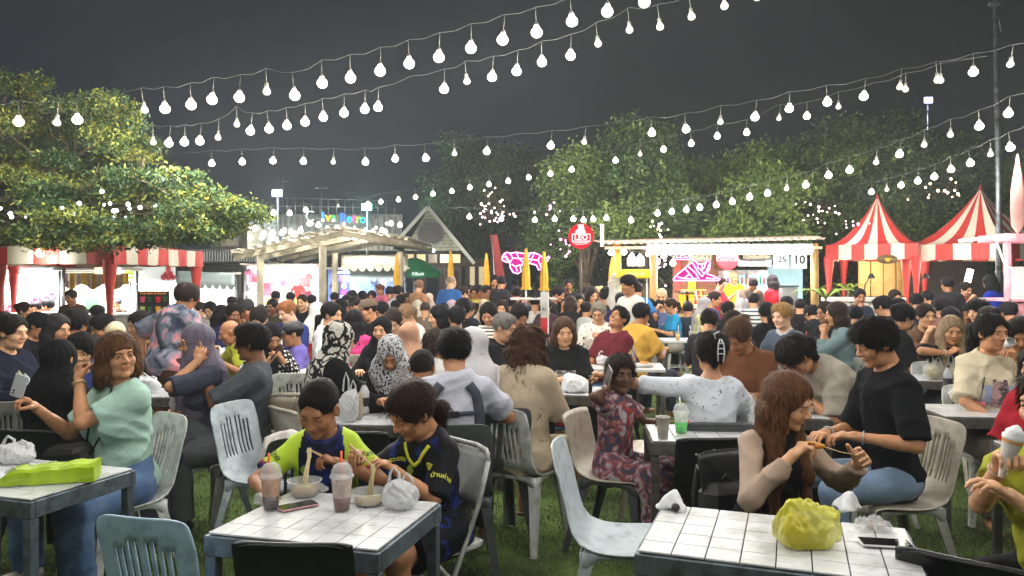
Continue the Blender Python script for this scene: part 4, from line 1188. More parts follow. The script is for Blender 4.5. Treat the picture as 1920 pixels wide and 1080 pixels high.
def festoon(label,pts,d0,d1,drop=.16,every=1,w=1.0,start=None,end=None,far=False,sag=.0):
 """pts: (px, py, lit) of each bulb in the photograph; d0..d1 the distance along the string"""
 x0,x1 = pts[0][0],pts[-1][0]
 W_ = []
 for px,py,lit in pts:
  d = d0 + (d1 - d0) * (px - x0) / (x1 - x0); W_.append((P(px,py,d),lit))
 return festoon3(label,W_,drop,every,w,start,end,far)
def festoon3(label,W_,drop=.16,every=1,w=1.0,start=None,end=None,far=False):
 o = empty('string_light',W_[0][0],0,label,'string light','festoon strings of bulbs over the tables'); o0 = W_[0][0]
 k = round(drop,2)
 if k not in _sd: _sd[k] = sock_data(k)
 cab = []
 for i,(p,lit) in enumerate(W_):
  q = p - o0
  if lit != 3:
   b = link('bulb',(B_LIT_FAR if far else B_LIT) if lit == 1 else B_UN,o); b.location = q
   b.rotation_euler = (random.uniform(-.12,.12),random.uniform(-.12,.12),0)
   s_ = link('bulb_socket',_sd[k],b)
  if lit == 1 and i % every == 0: lamp_light(q - Vector((0,0,.125)),BULB_W*w*every,parent=o)
  cab.append(q + Vector((0,0,drop)))
 full = ([Vector(start) - o0] if start is not None else [])
 for i,c in enumerate(cab):
  full.append(c)
  if i < len(cab) - 1: full.append((c + cab[i+1])/2 - Vector((0,0,.018 + .01*random.random())))
 if end is not None: full.append(Vector(end) - o0)
 MB().tube(full,.0028 if not far else .004,5).build('cable',WIRE,o)
 return o
A = [(-30,228,1),(35,223,1),(107,224,0),(145,219,1),(205,205,3),(270,200,0),(309,198,1),(358,191,1),(398,181,1),(449,177,1),(500,165,0),(552,173,1),(604,150,1),(657,140,1),(713,127,1),(767,113,1),(823,101,1),(883,84,1),(943,68,1),(1006,54,1),(1072,33,1),(1139,15,1),(1208,-3,1),(1280,-22,1),(1352,-44,1)]
festoon('nearest long string of round bulbs from the left tree to the top of the frame',A,7.2,5.6,.17,1,start=P(-200,190,7.8),end=P(1500,-140,5.2))
B = [(287,262,0),(317,264,1),(346,262,1),(375,260,1),(409,253,0),(444,228,0),(470,241,1),(504,237,1),(538,231,1),(572,224,1),(606,215,1),(645,207,1),(684,200,1),(709,196,1),(770,175,3),(833,162,1),(875,147,0),(923,139,1),(969,128,1),(1016,111,1),(1070,99,1),(1121,76,0),(1180,50,0),(1237,44,0),(1296,25,0),(1358,5,0),(1420,-12,0),(1490,-30,1)]
festoon('second string of bulbs just below the nearest one, its right end bulbs unlit',B,8.6,6.2,.17,1,start=P(150,240,9.2),end=P(1600,-90,5.8))
C_ = [(340,305,3),(397,303,1),(454,300,1),(512,298,1),(569,299,1),(625,300,0),(685,300,1),(741,294,1),(798,293,1),(852,284,0),(913,280,1),(975,274,3),(1033,269,1),(1096,262,0),(1160,252,3),(1222,245,1),(1286,238,1),(1351,224,0),(1416,215,1),(1480,199,1),(1551,187,1),(1620,176,1),(1688,158,0),(1757,145,0),(1825,130,1),(1895,115,0),(1960,98,1)]
festoon('string of bulbs spanning the whole sky below the two nearest strings',C_,11.0,7.4,.16,1,start=P(230,285,11.6),end=P(2050,30,7.0))
D = [(714,376,1),(747,372,1),(779,367,1),(812,361,1),(847,356,1),(881,349,1),(917,343,1),(953,337,1),(991,330,1),(1032,323,1),(1072,315,1),(1112,306,3),(1154,298,1),(1200,286,0),(1244,277,1),(1296,266,1),(1345,252,1),(1400,245,1),(1461,218,0),(1513,214,1),(1572,196,0),(1640,180,3),(1698,163,0),(1764,146,0)]
festoon('string of bulbs rising from above the gabled hut over the dark trees',D,15.5,8.4,.16,2,w=.5,start=P(660,385,16),end=P(1850,105,8.0))
E = [(880,404,1),(940,408,1),(1003,410,1),(1040,408,1),(1075,408,1),(1094,410,1),(1112,408,1),(1137,406,1),(1183,410,1),(1233,397,1),(1260,394,1),(1287,390,1),(1312,386,1),(1343,381,1),(1373,375,1),(1406,366,1),(1439,359,1),(1475,350,0),(1511,343,1),(1553,325,1),(1593,315,1),(1643,300,0),(1687,285,1),(1733,267,0),(1782,248,0),(1836,232,1),(1891,208,1)]
festoon('string of bulbs running low past the round red sign and up over the bar roof',E,14.5,8.0,.15,2,w=.5,start=P(820,390,15),end=P(1990,160,7.5))
F_ = [(1634,357,1),(1663,352,0),(1690,344,1),(1721,336,1),(1752,328,1),(1783,314,1),(1819,302,1),(1857,285,0),(1894,272,1),(1935,255,1)]
festoon('short string of bulbs above the peaks of the two striped tents',F_,12.5,8.0,.15,2,start=P(1600,350,13),end=P(2000,215,7.4))
G = [(395,435,1),(420,424,1),(445,409,1),(480,402,1),(513,396,1),(543,397,1),(573,391,1),(605,402,3),(634,384,0),(672,378,3),(690,380,1)]
festoon('small string of bulbs beside the coloured roof sign',G,13,20,.12,2,w=.5,far=True)
for q,(pp,d0,d1,lab) in enumerate((
 ([(478+i*17,425 + 10*math.sin(i*.7) + (i%3)*4,1) for i in range(17)],15.5,17.5,'tangled row of bulbs lying along the front of the timber pergola roof'),
 ([(470+i*21,437 + 7*math.sin(i*1.3+1),1) for i in range(13)],16.8,18.5,'second row of bulbs sagging over the middle of the pergola roof'),
 ([(545+i*20,420 + 9*math.cos(i*.9),1) for i in range(10)],33,34,'row of bulbs behind the pergola in front of the grey containers'))):
 festoon(lab,pp,d0,d1,.10,5,w=.5 if d0 < 30 else 3,far=True)
festoon('string of bulbs along the eave at the left end of the bar',[(1146,470,1),(1158,476,1),(1170,469,1),(1185,478,1),(1200,480,1),(1216,472,1),(1232,488,1),(1245,476,1),(1262,490,1)],13.6,13.9,.08,4,w=.5,far=True)
# strings that go on overhead and behind the photographer
for k,(x0,y0,z0,x1,y1,z1,lab) in enumerate(((-5.5,4.4,3.6,4.5,2.2,3.7,'string of bulbs passing just above the camera'),(-6,1.0,3.5,6,.2,3.6,'string of bulbs behind the photographer'),
         (5.2,7.0,3.6,5.6,.5,3.5,'string of bulbs beyond the right edge of the photograph'))):
 n = 17 if k < 2 else 9
 W_ = [(Vector((x0 + (x1-x0)*i/n,y0 + (y1-y0)*i/n,z0 + (z1-z0)*i/n - .25*math.sin(math.pi*i/n))),0 if i % 6 == 3 else 1) for i in range(n+1)]
 festoon3(lab,W_,.17,2,w=1.0)
def fairy(label,px,py,rx,ry,d,n,col,seed):
 rg = random.Random(seed); o0 = P(px,py,d)
 o = empty('fairy_light',o0,0,label,'fairy lights','fairy lights twined in the trees')
 g = glow('fairy_' + col,col,9.0); k = ('fb',col)
 if k not in _sd: b = MB(); b.ball((0,0,0),1,8,5); _sd[k] = b.data('bulb',g)
 pts = []
 for i in range(n):
  q = Vector((rg.gauss(0,.5)*rx/FPX*d,rg.uniform(-.6,.3),rg.gauss(0,.5)*ry/FPX*d)); pts.append(q)
  b = link('bulb',_sd[k],o); b.location = q; b.scale = (rg.uniform(.010,.024),)*3
 pts.sort(key=lambda v: v.x + v.z*.5)
 MB().tube(pts,.004,4).build('cable',DARKWOOD,o)
 lamp_light(Vector((0,-.4,0)),3.0 if px > 300 else .8,.08,lin(col),o)
for i,(px,py,rx,ry,d,n,col,lab) in enumerate([(925,385,34,26,15.2,26,'#ffd9c8','thick cluster of warm fairy lights in the tree left of centre'),(905,408,40,14,15.0,14,'#ffc0dc','pink fairy lights in a drooping row below the warm cluster'),
 (1058,455,14,30,14.8,12,'#ff9ed0','pink fairy lights hanging beside the round red sign'),(1035,390,50,12,15,8,'#ff9ed0','sparse pink fairy lights above the leopard neon'),(1230,425,22,16,14.5,11,'#ffe0d0','warm fairy lights in the tree over the bar roof'),
 (1237,490,8,40,14.4,12,'#ffb8e0','pink fairy lights trailing down beside the bar post'),(1530,400,40,22,14.5,18,'#ffd8cf','warm fairy lights between the bar and the striped tents'),(1590,425,30,16,14.6,9,'#ffc6dc','pale pink fairy lights left of the striped tent'),
 (1745,365,45,18,13.5,14,'#ffd8a8','amber fairy lights on the bare branch between the tent peaks'),(250,392,120,28,8.6,16,'#f4f2ff','tiny white lights showing between the leaves of the big left tree'),(100,405,90,12,8.6,9,'#f4f2ff','few tiny white lights in the left part of the big tree')]):
 fairy(lab,px,py,rx,ry,d,n,col,i)
# ------------------------------------------------------------------ lettering
def text(s_,size,m_,parent,loc,rz=0.0,th=.002,rx=90,align='CENTER',name='lettering',bold=0.0):
 cu = bpy.data.curves.new('t','FONT'); cu.body = s_; cu.size = size; cu.extrude = th; cu.align_x = align; cu.align_y = 'CENTER'; cu.offset = bold; cu.resolution_u = 2
 o = bpy.data.objects.new('t',cu); COL.objects.link(o)
 dg = bpy.context.evaluated_depsgraph_get(); dg.update()
 me = bpy.data.meshes.new_from_object(o.evaluated_get(dg)); bpy.data.objects.remove(o)
 me.materials.clear(); me.materials.append(m_)
 q = link(name,me,parent); q.location = loc; q.rotation_euler = (R(rx),0,rz)
 return q
def box_part(name,c,sz,m_,parent,bev=0.0,rz=0.0):
 b = MB(); b.box((0,0,0),sz,bev=bev); o = b.build(name,m_,parent); o.location = c; o.rotation_euler.z = rz; return o
def B2(px0,py0,px1,py1,d,th):
 """centre and size of a box whose front fills a pixel rectangle at distance d"""
 a,b = P(px0,py0,d),P(px1,py1,d)
 return Vector(((a.x+b.x)/2,d + th/2,(a.z+b.z)/2)),(abs(b.x-a.x),th,abs(a.z-b.z))
# ------------------------------------------------------------------ striped tents
RED = mat('tent_red','#c43a33',rough=.55,var=.10,bump=.15,bscale=9,trans=0.0)
CREAM = mat('tent_cream','#e3dccb',rough=.6,var=.06,bump=.15,bscale=9)
def tent(label,C,corners,eave,peak,val=.24,nstripe=8,poles=True,seed=0):
 o = empty('market_tent',(C[0],C[1],0),0,label,'tent','red and cream striped tents')
 for q in range(4):
  a = Vector(corners[q] + (0,)); c = Vector(corners[(q+1) % 4] + (0,)); b = MB(); n = 4*nstripe
  def roof(u,v):
   f = v; z = eave + (peak - eave) * (f**1.75); w_ = 1 - f
   p = a.lerp(c,u) * w_
   sag = .05*math.sin(math.pi*u)*math.sin(math.pi*min(v*1.3,1))
   return (p.x,p.y,z - sag + .006*math.sin(u*60 + v*17 + seed)*w_)
  vs = [roof(i/n,j/14) for j in range(15) for i in range(n+1)]
  nn = Vector(((a+c)/2)).normalized()
  for i in range(n+1):
   for j in range(2): pass
  base = len(vs)
  for j in range(4):
   for i in range(n+1):
    p = a.lerp(c,i/n); f = j/3
    vs.append((p.x + nn.x*(.012 + .012*math.sin(i*1.9)*f),p.y + nn.y*(.012 + .012*math.sin(i*1.9)*f),eave - val*f - .012*abs(math.sin(i*.8))*f))
  fs,mi = [],[]
  for j in range(14):
   for i in range(n): fs.append((j*(n+1)+i,j*(n+1)+i+1,(j+1)*(n+1)+i+1,(j+1)*(n+1)+i)); mi.append((i*nstripe//n) % 2)
  for j in range(3):
   for i in range(n): fs.append((base+j*(n+1)+i,base+j*(n+1)+i+1,base+(j+1)*(n+1)+i+1,base+(j+1)*(n+1)+i)[::-1]); mi.append((i*nstripe//n) % 2)
  me = bpy.data.meshes.new('roof_panel'); me.from_pydata(vs,[],fs); me.materials.append(RED); me.materials.append(CREAM)
  me.polygons.foreach_set('material_index',mi); me.polygons.foreach_set('use_smooth',[True]*len(fs)); me.update()
  link('roof_panel',me,o)
  if poles:
   MB().tube([(a.x*.97,a.y*.97,0),(a.x*.97,a.y*.97,eave)],.022,8).build('pole',RED,o)
   b = MB(); z0 = eave - val     # gathered red leg sleeve
   b.lathe([(.10,z0+.05),(.085,z0-.12),(.055,z0-.35),(.04,z0-.60),(.035,.55)],10,c=(a.x*.95,a.y*.95,0)); b.build('leg_drape',RED,o)
   MB().tube([(a.x*.96,a.y*.96,eave-.04),(c.x*.96,c.y*.96,eave-.04)],.012,6).build('frame_bar',STEEL,o)
 MB().lathe([(.03,peak-.08),(.022,peak),(.001,peak+.07)],8).build('finial',RED,o)
 return o
tent('red and cream striped peaked tent right beside the lit bar',((1645-960)/FPX*14.6,14.6),[(-1.06,-.22),(.22,-1.06),(1.06,.22),(-.22,1.06)],2.20,3.14,.27,7)
tent('paler red and cream striped peaked tent by the pink stall',((1838-960)/FPX*13.8,13.8),[(-1.25,.28),(-.28,-1.25),(1.25,-.28),(.28,1.25)],2.18,3.20,.27,6,seed=2)
tent('red and cream striped tent under the big left tree',(-6.9,11.6),[(-1.75,-1.1),(1.55,-1.3),(1.75,1.2),(-1.5,1.3)],2.02,2.75,.24,9,seed=4)
tent('red and cream striped tent at the far left edge',(-9.3,11.2),[(-1.2,-1.1),(1.0,-1.2),(1.2,1.1),(-1.0,1.2)],2.02,2.7,.24,7,seed=5)
# ------------------------------------------------------------------ bar with the long lit roof
WHT = mat('white_board','#e2e0da',rough=.5,var=.05,dirt='#c7c2b6')
TUBE = glow('fluorescent_tube','#ffffff',22.0)
def bar():
 d = 13.6
 o = empty('bar_stall',P(1340,700,d) * Vector((1,1,0)),0,'long open bar stall with white lit eave, tiled roof edge and timber posts','bar'); o0 = o.location.copy()
 def part(nm,px0,py0,px1,py1,th,m_,dd=0.0,bev=0.0):
  c,s_ = B2(px0,py0,px1,py1,d + dd,th); return box_part(nm,c - o0,s_,m_,o,bev)
 # corrugated roof sheets, built wave by wave
 terr = mat('roof_sheet','#d2bba9',rough=.55,var=.12,dirt='#a98a78')
 a,b_ = P(1132,462,d-.3),P(1545,452,d-.3)
 nsh = 14
 for k in range(nsh):
  b = MB(); x0 = a.x + (b_.x-a.x)*k/nsh; x1 = a.x + (b_.x-a.x)*(k+1)/nsh
  b.grid(lambda u,v: (x0 + (x1-x0)*u - o0.x,d - .35 + v*2.4 - o0.y,2.19 + (k+u)/nsh*.09 + v*.16 + .024*math.sin(u*4*math.pi)),16,3)
  link('roof_sheet',solidify(b.data('roof_sheet',terr),.012),o)
 part('fascia_board',1134,462,1542,467,.03,mat('fascia','#c9a083',rough=.6,var=.2),-.25)
 part('eave_board',1212,466,1526,472,.05,WHT,-.15)
 for k in range(8):
  x0 = 1214 + k*39; c,s_ = B2(x0,458,x0+37,477,d - .42,.035)
  q = box_part('light_tube',c - o0,s_,glow('eave_strip','#f4f8ff',9.0),o,.008)
 L_ = bpy.data.lights.new('eave_light','AREA'); L_.shape = 'RECTANGLE'; L_.size = 3.0; L_.size_y = .25; L_.energy = 140; L_.color = (1,.98,.95)
 q = bpy.data.objects.new('eave_light',L_); COL.objects.link(q); q.location = (P(1370,478,d).x,d + .2,2.02)
 wood = mat('bar_post_wood','#9a7a44',rough=.7,var=.3,scale=5,stretch=(4,4,.7),bump=.3,bscale=20)
 for px in (1157,1225,1527):
  b = MB(); x = P(px,500,d).x - o0.x
  b.tube([(x,0,0),(x+.01,0,1.1),(x,0,2.2)],[.075,.07,.065],10); b.build('post',wood if px != 1157 else mat('yellow_cloth','#d7ad2c',rough=.8,var=.1),o)
 part('gutter_end',1126,420,1132,462,.05,WHT,-.3)
 # counter
 ctr = mat('counter_wood','#5a3f28',rough=.5,var=.3,scale=5,stretch=(1,5,5))
 part('counter_top',1172,583,1545,588,.5,ctr,-.1)
 for k in range(9):
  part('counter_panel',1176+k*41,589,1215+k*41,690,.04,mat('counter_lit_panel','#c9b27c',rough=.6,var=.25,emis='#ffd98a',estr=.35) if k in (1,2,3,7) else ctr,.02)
 # rear wall shelves, drinks cabinet with two glass doors
 part('back_panel',1262,470,1352,640,.05,mat('striped_back_wall','#8d5a3c',rough=.7,var=.3),1.6)
 part('back_panel',1440,480,1505,640,.05,mat('pale_blue_wall','#9cc7d2',rough=.5,var=.1),1.5)
 part('menu_shelf',1352,488,1450,497,.3,DARKWOOD,1.2)
 # yellow and red banners behind the neon sign
 part('yellow_banner',1290,488,1305,560,.01,mat('yellow_cloth','#d7ad2c'),1.5); part('red_banner',1266,480,1276,545,.01,RED,1.5)
 return o0,d
BAR0,BD = bar()
def thing_box(name,label,cat,px0,py0,px1,py1,d,th,m_,bev=0.0,group=None):
 c,s_ = B2(px0,py0,px1,py1,d,th); o = box_part(name,c,s_,m_,None,bev); put(o,label,cat,group); return o
def fridge():
 c,s_ = B2(1360,505,1443,640,BD + 1.1,.6); s_ = (s_[0],.6,1.7); c.z = .88
 o = empty('drinks_fridge',(c.x,c.y,0),0,'tall white two-door glass drinks fridge lit blue inside the bar','fridge')
 box_part('cabinet',(0,.05,.88),(s_[0],.5,1.72),WHITEP,o,.01)
 for sx in (-1,1):
  f = box_part('door',(sx*s_[0]*.25,-.235,.90),(s_[0]*.48,.04,1.6),WHITEP,o,.006)
  box_part('glass',(0,-.024,.03),(s_[0]*.40,.01,1.42),mat('fridge_glow','#79a8c4',rough=.2,var=.5,scale=7,emis='#9fd0ea',estr=1.0),f)
  box_part('handle',(-sx*s_[0]*.21,-.035,0),(.015,.02,.4),STEEL,f)
  for k in range(5):
   box_part('shelf',(0,-.031,-.55 + k*.28),(s_[0]*.39,.006,.012),STEEL,f)
   for j in range(6):
    b = MB(); b.lathe([(.018,0),(.018,.09),(.007,.12),(.007,.14)],7,c=(-.13*1.2 + j*.06*1.2*s_[0]/.9,-.040,-.54 + k*.28),cap=True)
    b.build('bottle',mat('drink_' + str((j*3+k) % 4),['#b02b25','#2f7a46','#d9dde0','#c98a25'][(j*3+k) % 4],rough=.3),f)
fridge()
def round_sign(label,px,py,r,d,face,build):
 o = empty('round_sign',P(px,py,d),0,label,'sign')
 M = Matrix.Rotation(R(90),3,'X')
 b = MB(); b.lathe([(.001,0),(r,0),(r,.06),(.001,.06)],40,M=M); b.build('disc',face,o,smooth=False)
 b = MB(); b.tube([(math.cos(t)*r,-.03,math.sin(t)*r) for t in [i*math.pi/20 for i in range(40)]],.012,6,closed=True); b.build('rim',face,o)
 build(o); return o
WG = glow('sign_white','#ffffff',1.15); RG = glow('sign_red','#e01f30',.95); PINKG = glow('neon_pink','#ff8fe0',5.0); MAGG = glow('neon_magenta','#d0208a',1.0)
def strokes(o,name,lines,r,m_,y=-.04,sc=1.0,off=(0,0)):
 for l in lines:
  MB().tube([(off[0] + a*sc,y,off[1] + b_*sc) for a,b_ in l],r,6).build(name,m_,o)
def leo(o):
 r = .30
 for z,h,w_,c,s_,y in ((-.03,.155,.37,WG,0,-.065),(-.03,.125,.34,RG,0,-.069)):
  b = MB(); b.box((0,y,z),(w_,.004,h)); b.build('letter_panel',c,o)
 text('LEO',.150,WG,o,(0,-.075,-.03),bold=.003)
 strokes(o,'underline',[[(-.17,-.135),(0,-.13),(.17,-.115)],[(-.12,-.165),(.02,-.160),(.14,-.145)]],.006,WG,-.066)
 # sitting spotted cat above the word
 b = MB(); pts = [(-.12,.055),(-.115,.10),(-.085,.13),(-.06,.14),(-.055,.19),(-.07,.235),(-.045,.225),(-.02,.235),(.015,.225),(.05,.24),(.045,.20),(.065,.165),(.06,.13),(.085,.10),(.09,.055)]
 b.poly([(x,-.070,z) for x,z in pts],.004); b.build('cat_emblem',WG,o)
 strokes(o,'cat_marking',[[(-.02,.19),(-.01,.185)],[(.015,.195),(.025,.19)],[(0,.17),(.01,.155),(.02,.17)],[(-.06,.11),(-.03,.10)],[(0,.12),(.02,.10)],[(.04,.13),(.05,.10)],[(-.09,.08),(-.06,.07)],[(-.01,.07),(.02,.065)],[(-.04,.15),(-.03,.13)]],.005,RG,-.076)
round_sign('round red sign with white LEO and a sitting cat, on a pole above the crowd',1089,443,.245,13.3,RG,lambda o: (leo(o),setattr(o,'scale',(.86,)*3)))
o = bpy.data.objects[-1]
def coke(o):
 text('Coca-Cola',.100,WG,o,(0,-.070,-.01),bold=.001)
 for k in range(5): strokes(o,'kana_stroke',[[(-.12+k*.06,.125),(-.09+k*.06,.13)],[(-.105+k*.06,.14),(-.11+k*.06,.10)]],.005,WG,-.066)
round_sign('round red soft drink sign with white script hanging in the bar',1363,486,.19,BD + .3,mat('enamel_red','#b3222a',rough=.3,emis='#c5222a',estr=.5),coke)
# pole carrying the round sign
o = empty('sign_pole',(P(1089,600,13.4).x,13.42,0),0,'thin dark pole holding up the round red sign','pole')
MB().tube([(0,0,0),(0,0,2.35)],.025,8).build('shaft',DARKWOOD,o)
def neon(label,px,py,w,d,lines,back,extra=None):
 o = empty('neon_sign',P(px,py,d),0,label,'neon sign'); s_ = w
 b = MB(); b.poly([(x*s_,0,z*s_) for x,z in back],.02); b.build('back_plate',MAGG,o)
 for l in lines: MB().tube([(x*s_,-.045,z*s_) for x,z in l],.011,6).build('neon_tube',PINKG,o)
 L_ = lamp_light(Vector((0,-.25,0)),9,.1,(1,.35,.75),o)
 if extra: extra(o)
 return o
# walking leopard
cat1 = [(-.50,.10),(-.46,.17),(-.40,.20),(-.33,.18),(-.2,.20),(0,.17),(.18,.19),(.30,.14),(.36,.08),(.42,.06),(.48,.12),(.50,.10),(.45,.01),(.36,.0),(.30,-.07),(.33,-.16),(.27,-.17),(.22,-.07),(.08,-.03),(-.05,-.02),(-.12,-.10),(-.10,-.20),(-.17,-.25),(-.27,-.22),(-.33,-.12),(-.34,-.02),(-.43,.0),(-.50,.04)]
l1 = [cat1 + [cat1[0]],[(-.46,.17),(-.40,.10),(-.50,.10)],[(-.40,.10),(-.34,-.02)],[(-.33,.18),(-.28,.08),(-.34,-.02)],[(-.28,.08),(-.15,.07),(-.05,-.02)],[(-.2,.20),(-.15,.07)],[(0,.17),(-.02,.07),(-.15,.07)],[(-.02,.07),(.12,.05),(.08,-.03)],[(.18,.19),(.12,.05),(.26,.03),(.30,-.07)],[(.30,.14),(.26,.03)],[(-.30,-.05),(-.22,-.10),(-.18,-.2)],[(-.22,-.10),(-.12,-.06)],[(.1,.18),(.05,.1),(-.02,.07)],[(-.43,.06),(-.38,.04)]]
neon('pink neon sign of a walking leopard behind the yellow parasols',986,491,.80*14.2/13,14.2,l1,cat1)
cat2 = [(-.5,-.22),(-.40,-.10),(-.25,.02),(-.10,.16),(-.07,.22),(-.03,.17),(.03,.12),(.12,.11),(.20,.15),(.27,.20),(.29,.12),(.27,.0),(.22,-.10),(.35,-.14),(.5,-.22),(.46,-.24),(-.48,-.24)]
l2 = [cat2 + [cat2[0]],[(-.10,.16),(-.02,.02),(.05,-.08)],[(.03,.12),(.02,.04),(.10,-.02)],[(.12,.11),(.10,-.02),(.16,-.10),(.12,-.16),(.05,-.08),(-.02,.02)],[(.20,.15),(.16,.03),(.10,-.02)],[(.27,.12),(.22,-.02),(.16,-.10)],[(-.25,.02),(-.15,-.10),(-.05,-.22)],[(-.15,-.10),(-.28,-.20)],[(-.18,.06),(-.02,-.08),(.05,-.2)],[(.2,-.18),(.3,-.20),(.4,-.20)],[(-.40,-.17),(-.2,-.20),(0,-.2)]]
def leo2(o):
 text('LEO',.13,PINKG,o,(-.24,-.05,.235),th=.006); strokes(o,'neon_tube',[[(-.38,.17),(-.10,.17),(-.10,.30),(-.38,.30),(-.38,.17)]],.009,PINKG)
neon('pink neon leopard mask with small LEO sign over the bar counter',1305,505,.80,13.2,l2,cat2,leo2)
# boards and shirts hung under the eave
def board(label,px0,py0,px1,py1,d,m_,txts,cat='sign',th=.02,name='hanging_sign'):
 c,s_ = B2(px0,py0,px1,py1,d,th); o = empty(name,c,0,label,cat); box_part('board',(0,0,0),s_,m_,o,min(.004,th*.3))
 for t in txts: text(t[0],t[1],t[2],o,(t[3],-th/2 - .004,t[4]),th=.002,bold=t[5] if len(t) > 5 else 0)
 return o
DB = mat('dark_menu_board','#2a211b',rough=.6,var=.2); GOLD = mat('gold_letters','#a88a52',rough=.5,var=.1,emis='#a88a52',estr=.25); INK = mat('black_ink','#141414',rough=.7,var=0)
board('dark board reading PHUKET hanging in the bar',1292,474,1336,491,BD + .5,DB,[('PHUKET',.115,GOLD,0,0)])
board('dark board reading THAILAND hanging in the bar',1393,473,1443,487,BD + .5,DB,[('THAILAND',.105,GOLD,0,0)])
board('white price board under THAILAND with red picture strip',1384,488,1446,499,BD + .6,WHT,[('Drinks 60',.07,mat('red_ink','#b8262a',var=0),-.1,0)])
board('small white notice above the yellow stand',1176,483,1208,499,BD + .2,WHT,[('MENU',.06,mat('red_ink','#b8262a',var=0),0,.02)])
board('white football shirt with number 25 hung at the eave',1450,470,1479,504,BD - .1,mat('shirt_cloth_white','#d5d5d2',rough=.9,bump=.3,bscale=20),[('25',.15,INK,0.02,0,.003),('7',.07,INK,-.08,.08)],'shirt',.012,'hung_shirt')
board('white football shirt with large number 10 hung at the eave',1484,469,1513,504,BD - .12,mat('shirt_cloth_white','#d5d5d2'),[('10',.21,INK,0,-.01,.006)],'shirt',.012,'hung_shirt')
# yellow drink stand
o = empty('drink_stand',P(1190,700,12.2) * Vector((1,1,0)),0,'yellow topped drink stand with thin white legs','stand'); o0 = o.location.copy()
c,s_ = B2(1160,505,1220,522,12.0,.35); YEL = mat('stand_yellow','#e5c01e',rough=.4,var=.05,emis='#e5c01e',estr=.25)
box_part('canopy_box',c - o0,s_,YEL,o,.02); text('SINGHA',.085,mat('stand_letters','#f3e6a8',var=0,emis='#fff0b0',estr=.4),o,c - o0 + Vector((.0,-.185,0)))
for px in (1163,1217):
 x = P(px,500,12).x - o0.x
 MB().tube([(x,0,0),(x,0,1.62)],.012,6).build('leg',WHITEP,o)
box_part('counter',(c.x - o0.x,.1,.85),(s_[0],.4,.04),WHITEP,o,.01)
# bottles, cups, tubs on the bar counter
rg = random.Random(2)
def bottle_thing(p,label,col,capc='#c8a23a',h=.27,group='bottles on the bar counter',r=.034):
 o = empty('bottle',p,0,label,'bottle',group)
 b = MB(); b.lathe([(.001,0),(r,0),(r,h*.55),(r*.45,h*.75),(r*.38,h*.95)],10); b.build('glass',mat('bottle_' + col,col,rough=.15,var=.1),o)
 b = MB(); b.lathe([(r*.42,h*.95),(r*.42,h),(.001,h)],8); b.build('cap',mat('capc_' + capc,capc,rough=.3),o)
 b = MB(); b.lathe([(r*1.02,h*.14),(r*1.02,h*.42)],10); b.build('label',mat('blabel','#d8d2c0',var=.2,scale=40),o)
cz = P(1300,583,BD).z
for row,(yy,zz) in enumerate(((.30,.0),(.42,.10))):
 for i in range(11):
  bottle_thing((P(1288 + i*4.6,560,BD).x,BD + .0 + yy,cz + zz),['dark red','green','amber','grey','brown'][(i*2+row) % 5] + ' syrup bottle in the ' + ('front' if row == 0 else 'back') + ' row, ' + ('left' if i < 4 else 'middle' if i < 8 else 'right') + ' part of the bar counter',['#7a2a1c','#30502c','#c07a2a','#8c8f90','#5a1f18'][(i*2+row) % 5])
for i in range(7):
 o = empty('paper_cup',(P(1340 + i*6,580,BD).x,BD + .15 + .03*(i % 2),cz),0,['short','middling','tall'][i % 3] + ' white cup stack on the bar counter, %s of the row' % ('left end' if i < 3 else 'middle' if i < 5 else 'right end'),'cup','cups on the bar counter')
 MB().lathe([(.03,0),(.042,.10 + .05*(i % 3))],10).build('wall',WHITEP,o); MB().lathe([(.001,.005),(.03,.004)],10).build('base',WHITEP,o)
for px,col,lab in ((1292,'#e8c020','yellow drink dispenser on the bar counter'),(1284,'#e8c020','small yellow jug beside the dispenser'),(1480,'#a8adb0','steel coffee machine at the right end of the bar')):
 o = empty('dispenser' if col != '#a8adb0' else 'coffee_machine',(P(px,580,BD).x,BD + .05,cz),0,lab,'machine')
 w_ = .16 if col != '#a8adb0' else .30
 box_part('body',(0,0,.17 if w_ < .2 else .22),(w_,.16,.26 if w_ < .2 else .40),mat('mach_' + col,col,rough=.3,metal=.0 if w_ < .2 else .6),o,.02)
 box_part('top_tray',(0,0,.32 if w_ < .2 else .44),(w_*1.05,.18,.03),BLACK,o,.005); box_part('drip_tray',(0,-.09,.02),(w_*.9,.06,.03),BLACK,o,.004)
 box_part('spout',(0,-.09,.16),(.03,.04,.05),STEEL,o,.005)
# ------------------------------------------------------------------ kitchen stall under the tents
o = empty('food_counter',P(1655,700,14.2) * Vector((1,1,0)),0,'food counter with beige shutter wall under the left striped tent','stall'); o0 = o.location.copy()
BEI = mat('beige_shutter','#c9a86a',rough=.6,var=.08,dirt='#a88850')
for k in range(4):
 c,s_ = B2(1610 + k*24,490,1632 + k*24,556,15.2,.05); box_part('shutter_panel',c - o0,s_,BEI,o,.01)
c,s_ = B2(1560,558,1700,566,13.7,.5); box_part('counter_top',c - o0,s_,WHT,o,.01)
for k in range(4):
 c,s_ = B2(1562 + k*35,567,1595 + k*35,680,13.75,.05); box_part('counter_panel',c - o0,s_,WHT,o,.008)
lamp_light(P(1650,497,14.6),34,.1,(1,.86,.62));
o = empty('oval_sign',P(1663,486,13.4),0,'oval brown sign with a yellow cup hanging from the tent','sign')
MB().lathe([(.001,0),(.18,0),(.18,.02),(.001,.02)],24,M=Matrix.Diagonal((1,1,.45)) @ Matrix.Rotation(R(90),3,'X')).build('board',mat('brown_sign','#6d5433',var=.1),o)
